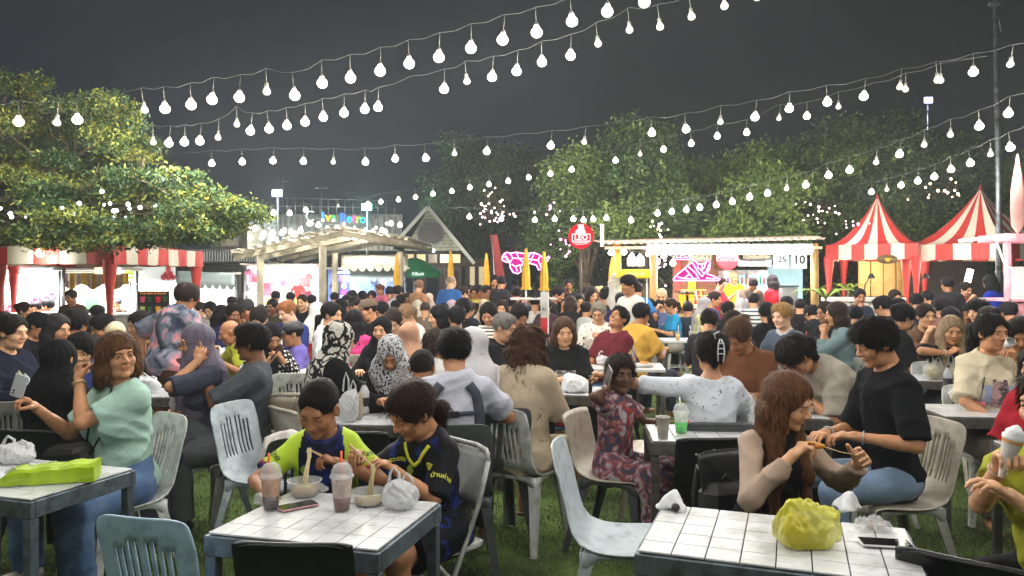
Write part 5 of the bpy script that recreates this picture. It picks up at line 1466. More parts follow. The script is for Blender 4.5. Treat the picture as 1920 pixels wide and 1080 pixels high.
MB().lathe([(.02,-.045),(.05,.0),(.055,.02)],12,M=Matrix.Diagonal((1,.15,1)),c=(0,-.03,0)).build('cup_emblem',mat('cup_yellow','#d9b63c',var=0),o)
MB().tube([(.055,-.03,.012),(.085,-.03,0),(.05,-.03,-.02)],.006,6).build('cup_handle',mat('cup_yellow','#d9b63c'),o)
for px,lab in ((1620,'black gooseneck lamp left of the beige shutters'),(1722,'black gooseneck lamp over the food under the right tent')):
 o = empty('desk_lamp',P(px,560,13.6),0,lab,'lamp')
 MB().tube([(0,0,0),(.02,0,.25),(.12,0,.42)],.010,6).build('arm',BLACK,o)
 MB().lathe([(.02,.03),(.05,-.02),(.065,-.06)],12,c=(.13,0,.42)).build('lamp_shade',BLACK,o); MB().ball((.13,0,.385),.025,8,6).build('bulb',LIT,o)
o = empty('food_counter',P(1790,700,13.0) * Vector((1,1,0)),0,'food counter lit by a strip lamp under the right striped tent','stall'); o0 = o.location.copy()
c,s_ = B2(1700,588,1890,594,12.6,.5); box_part('counter_top',c - o0,s_,WHT,o,.01)
for k in range(5):
 c,s_ = B2(1702 + k*37,595,1737 + k*37,690,12.65,.05); box_part('counter_panel',c - o0,s_,mat('cart_panel','#b9b2a2',var=.1),o,.008)
c,s_ = B2(1700,490,1850,590,14.8,.05); box_part('back_curtain',c - o0,s_,mat('dark_curtain','#2b2620',rough=.9,var=.3),o)
c,s_ = B2(1806,505,1822,560,12.5,.03); q = box_part('strip_lamp',c - o0,(.10,.03,.5),glow('strip_panel','#ffffff',5),o,.005); q.rotation_euler.y = R(14)
lamp_light(P(1800,512,13.4),34,.1,(1,.95,.85)); lamp_light(P(1800,470,12.2),10,.1)
for i in range(6):
 q = P(1708 + i*26,588,12.65); o = empty('food_tray',q,0,'food tray with %s food, tray %d from the tent pole on the counter' % (['orange','brown','yellow'][i % 3],i+1),'tray','food trays on the tent counter')
 box_part('tray',(0,0,.02),(.20,.26,.035),STEEL,o,.01); MB().ball((0,0,.04),.08,10,6,(1,1.2,.45)).build('food',mat('food_%d' % (i % 3),['#c9823a','#8f3a22','#d8b45a'][i % 3],var=.4,scale=50),o)
# white chest freezer and palm by the tent pole
o = empty('chest_freezer',P(1578,700,13.4) * Vector((1,1,0)),0,'low white chest freezer at the foot of the tent','freezer')
box_part('cabinet',(0,0,.42),(.75,.5,.82),WHITEP,o,.02); box_part('lid',(0,0,.86),(.77,.52,.05),WHT,o,.015); box_part('handle',(0,-.27,.83),(.2,.02,.03),STEEL,o)
def palm(px,py,d,label,n=11,L=.6):
 o = empty('potted_palm',P(px,700,d) * Vector((1,1,0)),0,label,'plant'); z0 = P(px,py,d).z
 MB().lathe([(.10,0),(.14,.25),(.15,.27)],12).build('pot',mat('terracotta','#8f4b2e',rough=.8),o)
 MB().tube([(0,0,.2),(0,0,z0)],.02,6).build('stem',BARK,o)
 for k in range(n):
  a = 6.283*k/n + random.random()*.4; b = MB()
  def fr(u,v,a=a):
   r_ = v*L; z = z0 + .35*L*math.sin(v*2.3) - .1*v*v; w_ = .035*math.sin(math.pi*min(v+.1,1))*(u-.5)*2
   return (math.cos(a)*r_ - math.sin(a)*w_,math.sin(a)*r_ + math.cos(a)*w_,z - abs(u-.5)*.02)
  b.grid(fr,2,8); b.build('frond',leafm('palm_leaf','#86a345'),o)
palm(1548,560,13.0,'yellow green potted palm between the bar and the tent'); palm(1590,545,14.4,'green potted palm behind the tent pole',9,.5)
# pink stall at the right edge
PINK = mat('pink_paint','#dd9aa6',rough=.5,var=.08,dirt='#b9707c')
o = empty('pink_stall',P(1915,700,8.8) * Vector((1,1,0)),0,'pink painted snack stall at the right edge with a white lit awning lamp','stall'); o0 = o.location.copy()
for px0,py0,px1,py1,th,dd,nm in ((1890,437,1897,640,.08,0,'post'),(1892,560,1990,566,.5,0,'shelf'),(1892,566,1990,640,.06,.05,'front_panel'),(1892,437,1990,452,.6,-.05,'header_board'),(1897,500,1990,560,.04,.6,'back_panel')):
 c,s_ = B2(px0,py0,px1,py1,8.8 + dd,th); box_part(nm,c - o0,s_,PINK if nm != 'back_panel' else WHT,o,.006)
c,s_ = B2(1800,444,1905,449,8.5,.04); q = box_part('lamp_strip',c - o0,s_,glow('strip_panel','#ffffff',5),o,.005); q.rotation_euler.y = R(-5)
MB().tube([P(1868,452,8.5) - o0,P(1876,475,8.5) - o0,P(1884,495,8.6) - o0,P(1897,502,8.7) - o0],.012,6).build('cable',mat('white_cable','#d9d4cc'),o)
b = MB(); b.lathe([(.001,0),(.075,.10),(.085,.30),(.08,.5),(.05,.70),(.022,.84),(.015,.90),(.001,.92)],14,M=Matrix.Diagonal((1,.3,1))); q = b.build('bottle_sign',mat('bottle_sign','#c9948f',rough=.4,var=.2,scale=4),o); q.location = P(1908,440,8.7) - o0
lamp_light(P(1880,505,8.3),26,.08); lamp_light(P(1920,545,8.9),12,.08,(1,.7,.75))
# ------------------------------------------------------------------ containers, hut, pergola, parasols
def containers():
 D0 = 36.0
 def cont(label,px0,py0,px1,py1,d,depth,col,rz=0.0,door=False,pyr=0):
  c,s_ = B2(px0,py0,px1,py1,d,depth); o = empty('shipping_container',(c.x,c.y,c.z - s_[2]/2),rz,label,'container','stacked shipping containers behind the stalls')
  m_ = mat('cont_' + col,col,rough=.55,var=.12,scale=2,dirt='#6b6258',dscale=2.5)
  W_,H_ = s_[0],s_[2]; n = max(8,int(W_/.28))*4
  def prof(u): k = int(round(u*n)) % 4; return (0,.05,.05,0)[k]
  b = MB(); b.grid(lambda u,v: ((u-.5)*W_,-depth/2 + prof(u),H_*.05 + v*H_*.90),n,1,smooth=False); b.build('corrugated_wall',m_,o)
  b = MB(); b.box((0,.05,H_/2),(W_ - .02,depth - .16,H_*.96)); b.build('shell',m_,o)
  for z in (.025,.975): box_part('rail',(0,-depth/2 - .01,H_*z),(W_ + .04,.12,H_*.05),m_,o)
  for x in (-1,1): box_part('corner_post',(x*(W_/2),-depth/2 - .02,H_/2),(.14,.14,H_),m_,o)
  if door:
   for k in range(door):
    q = box_part('window_frame',((k+.5)/door*W_ - W_/2,-depth/2 - .03,H_*.45),(W_/door*.55,.06,H_*.66),WHT,o); box_part('pane',(0,-.035,0),(W_/door*.46,.01,H_*.58),mat('dim_window','#8a8678',rough=.2,var=.3,emis='#cdbf98',estr=.25),q)
  return o
 cont('long grey container under the coloured roof sign',506,402,752,438,37,2.4,'#7b7d7a',0)
 cont('weathered grey container below the long one, behind the pergola',506,439,752,470,36.6,2.4,'#8c8578')
 cont('pale container with a window left of the sign',400,418,462,468,33,2.4,'#a39a86',0,1)
 cont('white box container beside the pale one',463,400,505,466,35.5,2.4,'#c3c8c9')
 cont('brown grey container wall below the balcony',280,500,520,560,34,2.4,'#70685a')
 # balcony with balusters
 d = 31; o = empty('balcony',P(390,490,d),0,'weathered timber balcony with white balusters under the containers','balcony'); o0 = o.location.copy()
 a,b_ = P(285,493,d),P(505,493,d)
 box_part('deck',((a+b_)/2 - o0 + Vector((0,.5,0))),(b_.x - a.x,1.2,.10),mat('balcony_timber','#6d6254',rough=.8,var=.3),o)
 box_part('hand_rail',((a+b_)/2 - o0 + Vector((0,0,.52))),(b_.x - a.x,.08,.07),WHT,o);
 n = 44; bal = box_mesh('baluster',(.045,.045,.46),0,WHT)
 for i in range(n): q = link('baluster',bal,o); q.location = (a.lerp(b_,(i+.5)/n) - o0 + Vector((0,0,.27)))
 # upper railing on the container roof
 o = empty('roof_railing',P(600,400,36.5),0,'thin steel railing along the container roof','railing'); o0 = o.location.copy()
 for k in range(16):
  p = P(507 + k*15.5,402,36.4) - o0; MB().tube([p,p + Vector((0,0,.85 - k*.02))],.02,5).build('post',STEEL,o)
 for z in (.4,.8): MB().tube([P(507,402,36.4) - o0 + Vector((0,0,z)),P(740,402,36.4) - o0 + Vector((0,0,z*.8))],.018,5).build('rail',STEEL,o)
 # big coloured letters
 o = empty('letter_sign',P(635,405,35.8),0,'rooftop sign of big coloured letters reading Iva Retro with a crescent','sign')
 cols = ['#2f9bf0','#f5c52a','#29c46a','#fff','#3a7bf2','#25b8e8','#ff5a9d','#9bd23a','#35c3c9']
 x = -.82
 for i,ch in enumerate('Iva Retro'):
  wd = {'I': .20,'v': .25,'a': .26,' ': .18,'R': .30,'e': .26,'t': .19,'r': .18,'o': .26}[ch]
  if ch != ' ':
   text(ch,.60,glow('letter_' + str(i),cols[i] if cols[i] != '#fff' else '#ffffff',1.6),o,(x + wd/2,0,-.05 - .012*i),th=.04,bold=.01,name='letter')
  x += wd
 strokes(o,'crescent',[[(-1.28 + .22*math.cos(t),.22*math.sin(t)) for t in [R(50 + 26*i) for i in range(11)]]],.045,mat('crescent_metal','#a9b3b6',rough=.4,emis='#a9b3b6',estr=.3))
 strokes(o,'sign_frame',[[(-1.6,-.32),(1.0,-.45)],[(-1.6,-.32),(-1.6,.45)],[(1.0,-.45),(1.0,.2)]],.02,STEEL,.08)
containers()
def floodlight(label,px,py,d,col,e,poley):
 o = empty('floodlight',P(px,poley,d) * Vector((1,1,0)),0,label,'floodlight'); z = P(px,py,d).z
 MB().tube([(0,.05,0),(0,.05,z)],.04,6).build('pole',STEEL,o)
 box_part('housing',(0,.02,z),(.5,.12,.36),BLACK,o,.02); box_part('lens',(0,-.045,z),(.42,.01,.28),glow('flood_' + col,col,30),o)
 lamp_light(Vector((0,-.3,z)),e,.15,lin(col),o)
floodlight('white floodlight on a pole above the containers',520,362,34,'#e8f0ff',260,420)
floodlight('cyan tinted floodlight beside the coloured roof sign',688,388,34,'#8ff0e4',380,440)
floodlight('small blue white floodlight beyond the right trees',1740,188,40,'#c8ccff',60,300)
for px,py0,d,lab in ((603,335,34,'thin aerial mast rising above the roof sign'),(530,322,36,'thin mast above the grey container'),(656,345,38,'far thin mast right of the coloured sign')):
 o = empty('mast',P(px,700,d) * Vector((1,1,0)),0,lab,'mast'); z = P(px,py0,d).z
 MB().tube([(0,0,0),(0,0,z)],[.04,.018],6).build('shaft',STEEL,o); MB().tube([(-.3,0,z*.93),(.3,0,z*.93)],.012,5).build('cross_arm',STEEL,o)
o = empty('utility_pole',P(1875,700,12) * Vector((1,1,0)),0,'tall slim steel pole rising past the top right corner','pole')
z = P(1862,-60,12).z; MB().tube([(0,0,0),(-.02,0,3.),(-.09,0,z)],[.055,.045,.03],8).build('shaft',METAL,o)
box_part('bracket',(-.09,0,P(1862,8,12).z),(.16,.08,.05),METAL,o); MB().tube([(-.07,.0,P(0,10,12).z),(.02,0,P(0,60,12).z)],.012,5).build('brace',METAL,o)
def hut():
 d = 27.0; o0 = P(808,700,d) * Vector((1,1,0))
 o = empty('gabled_hut',o0,0,'steep gabled wooden hut with a round dark vent behind the green umbrella','hut')
 sid = mat('hut_siding','#b9bda6',rough=.7,var=.12,scale=3,dirt='#7a8070'); trim = mat('hut_trim','#d4d6cc',rough=.6,var=.05)
 L = lambda px,py,dd=0: P(px,py,d + dd) - o0
 apex,el,er = L(803,392),L(757,462),L(866,470)
 n = 12
 for k in range(n):        # lap boards of the gable
  z0 = er.z + (apex.z - er.z)*k/n; z1 = er.z + (apex.z - er.z)*(k+1)/n - .012
  f0,f1 = (z0 - er.z)/(apex.z - er.z),(z1 - er.z)/(apex.z - er.z)
  xl0,xr0 = el.x*(1-f0) + apex.x*f0,er.x*(1-f0) + apex.x*f0; xl1,xr1 = el.x*(1-f1) + apex.x*f1,er.x*(1-f1) + apex.x*f1
  b = MB(); b.poly([(xl0,-.03,z0),(xr0,-.03,z0),(xr1,0,z1),(xl1,0,z1)],.03); b.build('siding_board',sid,o)
 w_ = (er.x - el.x); cx = (er.x + el.x)/2
 box_part('lower_wall',(cx,.4,er.z/2 - .1),(w_,.7,er.z),DARKWOOD,o)
 for k in range(5):
  q = box_part('window',(el.x + w_*(k+.5)/5,.02,er.z - .28),(w_/5*.9,.06,.40),DARKWOOD,o); box_part('pane',(0,-.035,0),(w_/5*.74,.01,.30),mat('hut_pane_lit' if k != 2 else 'hut_pane_dim','#d9b98a' if k != 2 else '#6d6350',rough=.3,var=.3,emis='#e8c890',estr=.55 if k != 2 else .1),q)
 for k in range(3):
  q = box_part('door',(el.x + w_*(k+.5)/3,.03,(er.z-.6)/2),(w_/3*.88,.05,er.z - .62),mat('hut_door','#3a342b',rough=.5,var=.2),o); box_part('pane',(0,-.03,.1),(w_/3*.66,.01,er.z - 1.0),mat('dark_glass','#23241f',rough=.1,var=.1),q)
 M = Matrix.Rotation(R(90),3,'X'); c = L(808,438)
 MB().lathe([(.001,0),(.42,0),(.42,.05),(.001,.05)],28,c=(c.x,-.06,c.z),M=M).build('vent_disc',mat('vent_dark','#2d2f2c',rough=.4,var=.2),o,smooth=False)
 MB().tube([(c.x + .43*math.cos(t),-.10,c.z + .43*math.sin(t)) for t in [i*math.pi/14 for i in range(28)]],.03,6,closed=True).build('vent_ring',METAL,o)
 for s_,e_ in ((el,-1),(er,1)):
  b = MB(); p0 = apex + Vector((0,-.15,.10)); p1 = s_ + Vector((e_*.45,-.15,-.42 if e_ > 0 else -.05));
  b.grid(lambda u,v: tuple(p0.lerp(p1,u) + Vector((0,v*3.0,0))),6,4); link('roof',solidify(b.data('roof',mat('hut_roof','#3b3a38',rough=.7,var=.2)),.06),o)
  MB().bar(p0 + Vector((0,-.03,-.04)),p1 + Vector((0,-.03,-.04)),.05,.12).build('barge_board',trim,o)
hut()
o = empty('added_hut_lamp',P(812,470,25.2),0,'small lamp added to brighten the front of the gabled hut','lamp'); MB().ball((0,0,0),.06,8,6).build('bulb',LIT,o); MB().tube([(0,0,.05),(0,.2,.3),(0,1.6,.4)],.015,5).build('arm',METAL,o); lamp_light(Vector((0,-.15,-.1)),90,.08,parent=o)  # lamp added to light the dark gable boards
o = empty('side_hut',P(920,700,27) * Vector((1,1,0)),0,'low dark hut front with lit pale panels right of the gabled hut','hut'); o0 = o.location.copy()
for px0,px1,m_ in ((872,880,DARKWOOD),(881,890,'p'),(891,897,DARKWOOD),(898,911,'p'),(912,925,DARKWOOD),(926,936,'p'),(937,950,DARKWOOD)):
 c,s_ = B2(px0,500,px1,560,27,.1); box_part('wall_panel' if m_ != 'p' else 'lit_panel',c - o0,s_,m_ if m_ != 'p' else mat('lit_blind','#c8ba98',rough=.8,var=.15,emis='#e0cda0',estr=.35),o)
c,s_ = B2(866,485,960,499,26.9,.4); box_part('eave_board',c - o0,s_,DARKWOOD,o)
def pergola():
 d = 16.5; o0 = P(600,700,d) * Vector((1,1,0))
 o = empty('pergola',o0,0,'timber pergola with low pitched slatted roof over the left stalls','pergola')
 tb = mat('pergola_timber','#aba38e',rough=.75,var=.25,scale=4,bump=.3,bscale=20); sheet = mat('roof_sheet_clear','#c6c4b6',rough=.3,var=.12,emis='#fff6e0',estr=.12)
 L = lambda px,py,dd=0: P(px,py,d + dd) - o0
 for px,dd,py in ((488,0,478),(605,-.8,462),(628,2.2,475),(750,.6,472)):
  b = MB(); p = L(px,py,dd); b.tube([(p.x,p.y,0),(p.x,p.y,p.z)],.075,9); b.build('post',tb,o)
 ridge0,ridge1 = L(640,440,1.5),L(650,440,4.5)
 A_ = [L(440,484,0),L(640,438,-.6)]; B_ = [L(640,438,-.6),L(772,458,1.5)]
 for a,b_ in (A_,B_):
  MB().bar(a,b_,.07,.11).build('beam',tb,o)
  for k in range(1,4):
   q = Vector((0,1.5*k,.02)); MB().bar(a + q,b_ + q,.08,.10).build('beam',tb,o)
  n = 12 if a.x < -1 else 9
  for k in range(n):
   p = a.lerp(b_,(k+.5)/n) + Vector((0,-.35,.10)); MB().bar(p,p + Vector((0,5.2,.05)),.07,.05).build('rafter',tb,o)
   if k % 2 == 0:
    u0,u1 = a.lerp(b_,(k+.05)/n),a.lerp(b_,(k+.95)/n); b = MB()
    b.add([u0 + Vector((0,-.3,.15)),u1 + Vector((0,-.3,.15)),u1 + Vector((0,4.8,.2)),u0 + Vector((0,4.8,.2))],[(0,1,2,3)]); link('roof_sheet',solidify(b.data('roof_sheet',sheet),.015),o)
pergola()
def closed_parasol(px,py0,py1,d,label):
 o = empty('closed_parasol',P(px,700,d) * Vector((1,1,0)),0,label,'parasol','closed yellow parasols'); z0,z1 = P(px,py1,d).z,P(px,py0,d).z
 Y_ = mat('parasol_yellow','#cf9f2c',rough=.8,var=.12,scale=6,bump=.2,bscale=20)
 MB().tube([(0,0,0),(0,0,z1)],.018,6).build('pole',STEEL,o)
 b = MB(); h = z1 - z0
 b.grid(lambda u,v: ((.02 + .045*math.sin(min(v*1.25,1)*1.5708)*(1 + .18*math.cos(u*6.283*7)) + (.03 if v > .93 else 0))*math.cos(u*6.283),(.02 + .045*math.sin(min(v*1.25,1)*1.5708)*(1 + .18*math.cos(u*6.283*7)))*math.sin(u*6.283),z1 - v*h),42,12); b.build('canopy',Y_,o)
 MB().tube([(.066*math.cos(t),.066*math.sin(t),z0 + h*.35) for t in [i*.5236 for i in range(12)]],.008,5,closed=True).build('tie_strap',Y_,o)
 box_part('base',(0,0,.04),(.45,.45,.08),METAL,o,.01)
for px,y0,y1,d,lab in ((744,476,546,16.5,'closed yellow parasol left of the green umbrella pole'),(845,470,530,17,'closed yellow parasol in front of the gabled hut'),(912,475,548,15.5,'closed yellow parasol before the dark hut front'),
 (986,466,543,13.0,'tallest closed yellow parasol across the leopard neon'),(1020,472,545,13.3,'closed yellow parasol at the tail of the leopard neon'),(1148,482,530,14.5,'closed yellow parasol left of the yellow drink stand')):
 closed_parasol(px,y0,y1,d,lab)
def green_umbrella():
 d = 22; o = empty('market_umbrella',P(776,700,d) * Vector((1,1,0)),0,'open green umbrella with white KBank lettering by the gabled hut','umbrella'); zt,ze = P(0,483,d).z,P(0,510,d).z; r = .80
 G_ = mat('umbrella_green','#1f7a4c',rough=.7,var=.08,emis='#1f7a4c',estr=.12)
 for k in range(8):
  b = MB(); a0,a1 = k*.7854 + .39,(k+1)*.7854 + .39
  def f(u,v):
   a = a0 + (a1-a0)*u; rr = r*v*(1 - .07*math.sin(math.pi*u)*v); return (rr*math.cos(a),rr*math.sin(a),zt - (zt-ze)*v**1.6)
  b.grid(f,6,8); b.add([tuple(Vector(f(i/6,1)) - Vector((0,0,.16*q))) for q in (0,1) for i in range(7)],[(i,i+1,i+8,i+7) for i in range(6)]); b.build('canopy_panel',G_,o)
 MB().tube([(0,0,0),(0,0,zt+.05)],.022,7).build('pole',WHITEP,o)
 text('KBank',.13,WG,o,(.22,-r*.98,ze-.06),rz=R(18)); text('KPlus',.11,WG,o,(-.30,-r*.96,ze-.06),rz=R(-22))
 strokes(o,'leaf_mark',[[(-.2,.0),(-.1,.05),(.0,.12)],[(-.1,.05),(-.16,.12)],[(-.1,.05),(.0,.03)]],.012,WG,-.62,1.0,(-.15,ze + .12))
green_umbrella()
o = empty('feather_banner',P(927,700,16) * Vector((1,1,0)),0,'dark red feather banner leaning beside the leopard neon','banner')
MB().tube([(.05,0,0),(0,0,1.6),(-.05,0,2.5)],.012,6).build('pole',STEEL,o)
b = MB(); b.grid(lambda u,v: (.02 + u*.20*(1-.25*v) - .11*v,.01*math.sin(v*9),P(0,520,16).z + v*(P(0,440,16).z - P(0,520,16).z)),4,10); b.build('banner_cloth',mat('banner_red','#7c2a2a',rough=.8,var=.2,scale=5),o)
# red and white post in the crowd
o = empty('marker_post',P(1020,700,8.2) * Vector((1,1,0)),0,'square white post with red lower half standing in the crowd','post')
z1,zm,z0 = P(0,547,8.2).z,P(0,596,8.2).z,P(0,626,8.2).z
box_part('upper_board',(0,0,(z1+zm)/2),(.072,.05,z1-zm),mat('post_white','#b9bab6',var=.08,dirt='#8d8a84'),o,.004); box_part('lower_board',(0,0,(zm+z0)/2),(.070,.05,zm-z0),mat('post_red','#b0232a',var=.1),o,.004)
box_part('edge_strip',(.045,0,(z1+z0)/2),(.014,.052,z1-z0),WHT,o,.002); MB().tube([(0,.01,0),(0,.01,z0)],.02,6).build('pole',METAL,o)
text('P1',.05,INK,o,(0,-.03,(z1+zm)/2 - .05))
# ------------------------------------------------------------------ left market stalls
SHOPW = mat('shop_wall_white_glow','#e8eaec',rough=.5,var=.04,emis='#ffffff',estr=.55)  # wall gives off its own light, standing in for bright stall lighting
def stall(label,px0,px1,d,top,wallm,counter_py,frame=WHT,cm=None,tubes=2,e=60,col=(1,.97,.93),seed=0):
 cx = P((px0+px1)/2,0,d).x; w_ = P(px1,0,d).x - P(px0,0,d).x
 o = empty('market_stall',(cx,d,0),-math.atan2(cx,d),label,'stall'); zt = P(0,top,d).z; zc = P(0,counter_py,d).z
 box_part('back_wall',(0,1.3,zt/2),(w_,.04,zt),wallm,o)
 for s_ in (-1,1):
  MB().tube([(s_*w_/2,0,0),(s_*w_/2,0,zt)],.025,6).build('post',METAL,o)
 box_part('canopy',(0,.65,zt + .03),(w_ + .2,1.5,.04),frame,o,.01)
 box_part('counter_top',(0,-.05,zc),(w_,.5,.04),WHT,o,.008); box_part('counter_front',(0,-.05,zc/2),(w_ - .04,.45,zc - .05),cm or mat('counter_grey','#9a9a98',var=.1),o,.01)
 for k in range(tubes):
  MB().tube([(-w_*.42 + (k % 2)*.1,.2 + k*.45,zt - .08),(w_*.42,.2 + k*.45,zt - .08)],.018,6).build('light_tube',TUBE,o)
 L_ = bpy.data.lights.new('stall_light','AREA'); L_.shape = 'RECTANGLE'; L_.size = w_*.8; L_.size_y = .8; L_.energy = e; L_.color = col
 q = bpy.data.objects.new('stall_light',L_); COL.objects.link(q); q.parent = o; q.location = (0,.55,zt - .12)
 return o,w_,zt,zc
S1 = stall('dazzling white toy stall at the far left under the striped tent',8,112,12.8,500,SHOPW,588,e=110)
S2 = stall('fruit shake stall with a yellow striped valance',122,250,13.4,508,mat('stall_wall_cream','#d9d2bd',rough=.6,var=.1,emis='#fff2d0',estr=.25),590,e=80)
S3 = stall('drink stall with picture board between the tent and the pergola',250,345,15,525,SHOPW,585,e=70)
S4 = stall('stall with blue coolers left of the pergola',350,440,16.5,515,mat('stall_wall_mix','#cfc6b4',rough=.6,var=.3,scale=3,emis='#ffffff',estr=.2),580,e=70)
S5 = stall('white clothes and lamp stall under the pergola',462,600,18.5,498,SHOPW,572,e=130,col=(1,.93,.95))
S6 = stall('blue lit gadget stall right of the pergola post',612,760,19.5,505,mat('stall_wall_blue_glow','#5a6f9a',rough=.5,var=.5,scale=4,emis='#6a84d8',estr=.3),568,e=70,col=(.80,.88,1))  # blue stall light put into the wall colour and its glow
rg = random.Random(21)
def goods(st,n,kinds,cols,label,cat,group,zr,yr=(1.15,1.25),size=(.10,.22),nm='toy'):
 o,w_,zt,zc = st
 for i in range(n):
  x = rg.uniform(-.46,.46)*w_; z = zt - rg.uniform(*zr); y = rg.uniform(*yr); s_ = rg.uniform(*size); c = rg.choice(cols)
  k = rg.choice(kinds); m_ = mat('good_' + c,c,rough=.6,var=.12); r_,g_,b_ = lin(c); mx_,mn_ = max(r_,g_,b_),min(r_,g_,b_)
  hue = ('white' if mn_ > .5 else 'black' if mx_ < .04 else 'grey' if mx_ < mn_*1.6 else 'blue' if b_ == mx_ and r_ < b_*.6 else 'purple' if b_ == mx_ else 'green' if g_ == mx_ else 'pink' if b_ > .12 and b_ > g_ else 'orange' if g_ > .12 else 'red')
  t_ = (z - (zt - zr[1]))/(zr[1] - zr[0] + 1e-6); plc = ('upper ' if t_ > .66 else 'lower ' if t_ < .33 else '') + ('left end' if x < -w_*.25 else 'right end' if x > w_*.25 else 'middle')
  ca,sa = math.cos(o.rotation_euler.z),math.sin(o.rotation_euler.z); q = empty(nm,(o.location.x + x*ca - y*sa,o.location.y + x*sa + y*ca,z),o.rotation_euler.z,hue + ' ' + {'plush': 'plush toy','shirt': 'hung shirt','shade': 'glowing lampshade','box': 'carton','rack': 'filled clothes rail'}[k] + ' at the ' + plc + ' of the ' + label,cat,group)
  if k == 'plush':
   MB().ball((0,0,0),s_*.5,10,7,(1,.7,1.1)).build('torso',m_,q); MB().ball((0,-.02,s_*.7),s_*.34,10,7).build('head',m_,q)
   for sx in (-1,1): MB().ball((sx*s_*.26,0,s_*.98),s_*.12,7,5).build('ear',m_,q); MB().ball((sx*s_*.5,-.02,.02),s_*.17,7,5,(1,.8,1.5)).build('arm',m_,q)
  elif k == 'shirt':
   h = s_*1.5; b = MB(); b.poly([(x_*s_,0,z_*h) for x_,z_ in ((-.32,-.5),(.32,-.5),(.33,.2),(.55,.02),(.66,.2),(.36,.5),(.12,.5),(0,.42),(-.12,.5),(-.36,.5),(-.66,.2),(-.55,.02),(-.33,.2))],.03); b.build('cloth',m_,q)
   MB().tube([(0,0,h*.42),(0,0,h*.62),(.02,0,h*.68)],.006,5).build('hanger',STEEL,q)
  elif k == 'shade':
   MB().lathe([(s_*.45,-s_*.4),(s_*.55,0),(s_*.36,s_*.45)],14).build('lamp_shade',mat('shade_glow','#e7b877',rough=.7,emis='#ffc27a',estr=1.1),q); MB().tube([(0,0,s_*.4),(0,0,s_*1.2)],.006,5).build('cord',BLACK,q)
  elif k == 'box':
   box_part('carton',(0,0,0),(s_,.12,s_*.8),m_,q,.006); box_part('lid',(0,0,s_*.42),(s_*1.04,.13,.02),m_,q,.004)
  elif k == 'rack':
   for j in range(7): MB().tube([(-.3 + j*.1,0,0),(-.3 + j*.1 + .01,.02,-s_*3)],[.05,.07],6).build('garment',mat('good_' + cols[j % len(cols)],cols[j % len(cols)],rough=.8),q)
   MB().tube([(-.4,0,.02),(.4,0,.02)],.012,6).build('rail',STEEL,q)
goods(S1,14,['plush'],['#e83e9c','#f06a8a','#e8e8ea','#d93a50','#b84ad0'],'dazzling white toy stall','toy','plush toys in the white stall',(.35,1.2))
goods(S5,20,['shirt','plush','box'],['#e9e4e8','#d9566a','#f0c0c8','#8f4a6a','#f4f4f4','#e03a3a'],'white pergola stall','goods','goods in the white pergola stall',(.15,1.1),(.2,1.2),(.16,.30),'hanging_goods')
goods(S5,3,['shade'],['#e7b877'],'white pergola stall','lampshade','amber lampshades under the pergola',(.85,1.0),(.1,.2),(.28,.34),'lampshade')
goods(S6,22,['shirt','box','box'],['#23305c','#5a78c8','#1b1d2a','#8a9ad0','#7a3aa0','#c8d0e8'],'blue lit stall','goods','goods in the blue lit stall',(.2,1.2),(.3,1.2),(.14,.30),'display_goods')
goods(S4,9,['box'],['#2f7fc4','#3a8ed0','#c98f4a','#a84a3a'],'stall left of the pergola','box','boxes in the stall left of the pergola',(.2,1.3),(.2,1.1),(.22,.36),'cooler_box')
goods(S3,6,['box'],['#c2453a','#d9c25a','#e9e6dc'],'picture board drink stall','box','cartons in the drink stall',(.4,1.3),(.2,1.1),(.2,.3),'carton')
goods(S2,8,['box','box'],['#d8b43a','#c9c9c4','#3f7f4a'],'fruit shake stall','box','cartons in the fruit shake stall',(.6,1.3),(.3,1.1),(.16,.26),'carton')
for st,n in ((S5,2),(S6,3)): goods(st,n,['rack'],['#1d2130','#39415c','#8790a8','#20242c','#5b6c9a'],('white pergola' if st is S5 else 'blue lit') + ' stall front','clothes rail','clothes rails in the market',(1.25,1.3),(-.5,-.3),(.16,.20),'clothes_rail')
# yellow and white valance
o = empty('valance',P(180,530,13.2),0,'yellow and white striped valance sagging across the fruit shake stall','valance'); o0 = o.location.copy()
YV,WV = mat('valance_yellow','#d6b61f',rough=.7,var=.1),mat('valance_white','#d8d5c6',rough=.7,var=.08)
for k in range(12):
 x0,x1 = 122 + k*10,132 + k*10; b = MB()
 b.grid(lambda u,v: tuple(P(x0 + (x1-x0)*u,512 + v*(26 + 5*math.sin((k+u)*1.5)),13.2 - .25*v) - o0 + Vector((0,.02*math.sin((k+u)*5),0))),4,5); b.build('stripe',YV if k % 2 else WV,o)
def fruit_sign():
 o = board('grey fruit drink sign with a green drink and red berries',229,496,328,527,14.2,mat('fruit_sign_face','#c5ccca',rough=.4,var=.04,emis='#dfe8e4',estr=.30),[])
 o.name = 'fruit_sign'
 g,r_ = mat('drink_green_print','#9cbf3a',var=.1),mat('berry_print','#c23848',var=.2)
 b = MB(); b.poly([(-.36+x,-.014,z) for x,z in ((-.06,-.12),(.06,-.12),(.09,.10),(-.09,.10))],.003); b.build('drink_picture',g,o)
 for i,(x,z,rr) in enumerate(((.28,-.08,.055),(.37,-.09,.05),(.45,-.08,.05),(.33,-.02,.05),(.41,-.01,.045),(.37,.07,.05))):
  MB().lathe([(.001,0),(rr,0),(rr,.004),(.001,.004)],14,c=(x,-.012,z),M=Matrix.Rotation(R(90),3,'X')).build('berry_picture',r_,o)
fruit_sign()
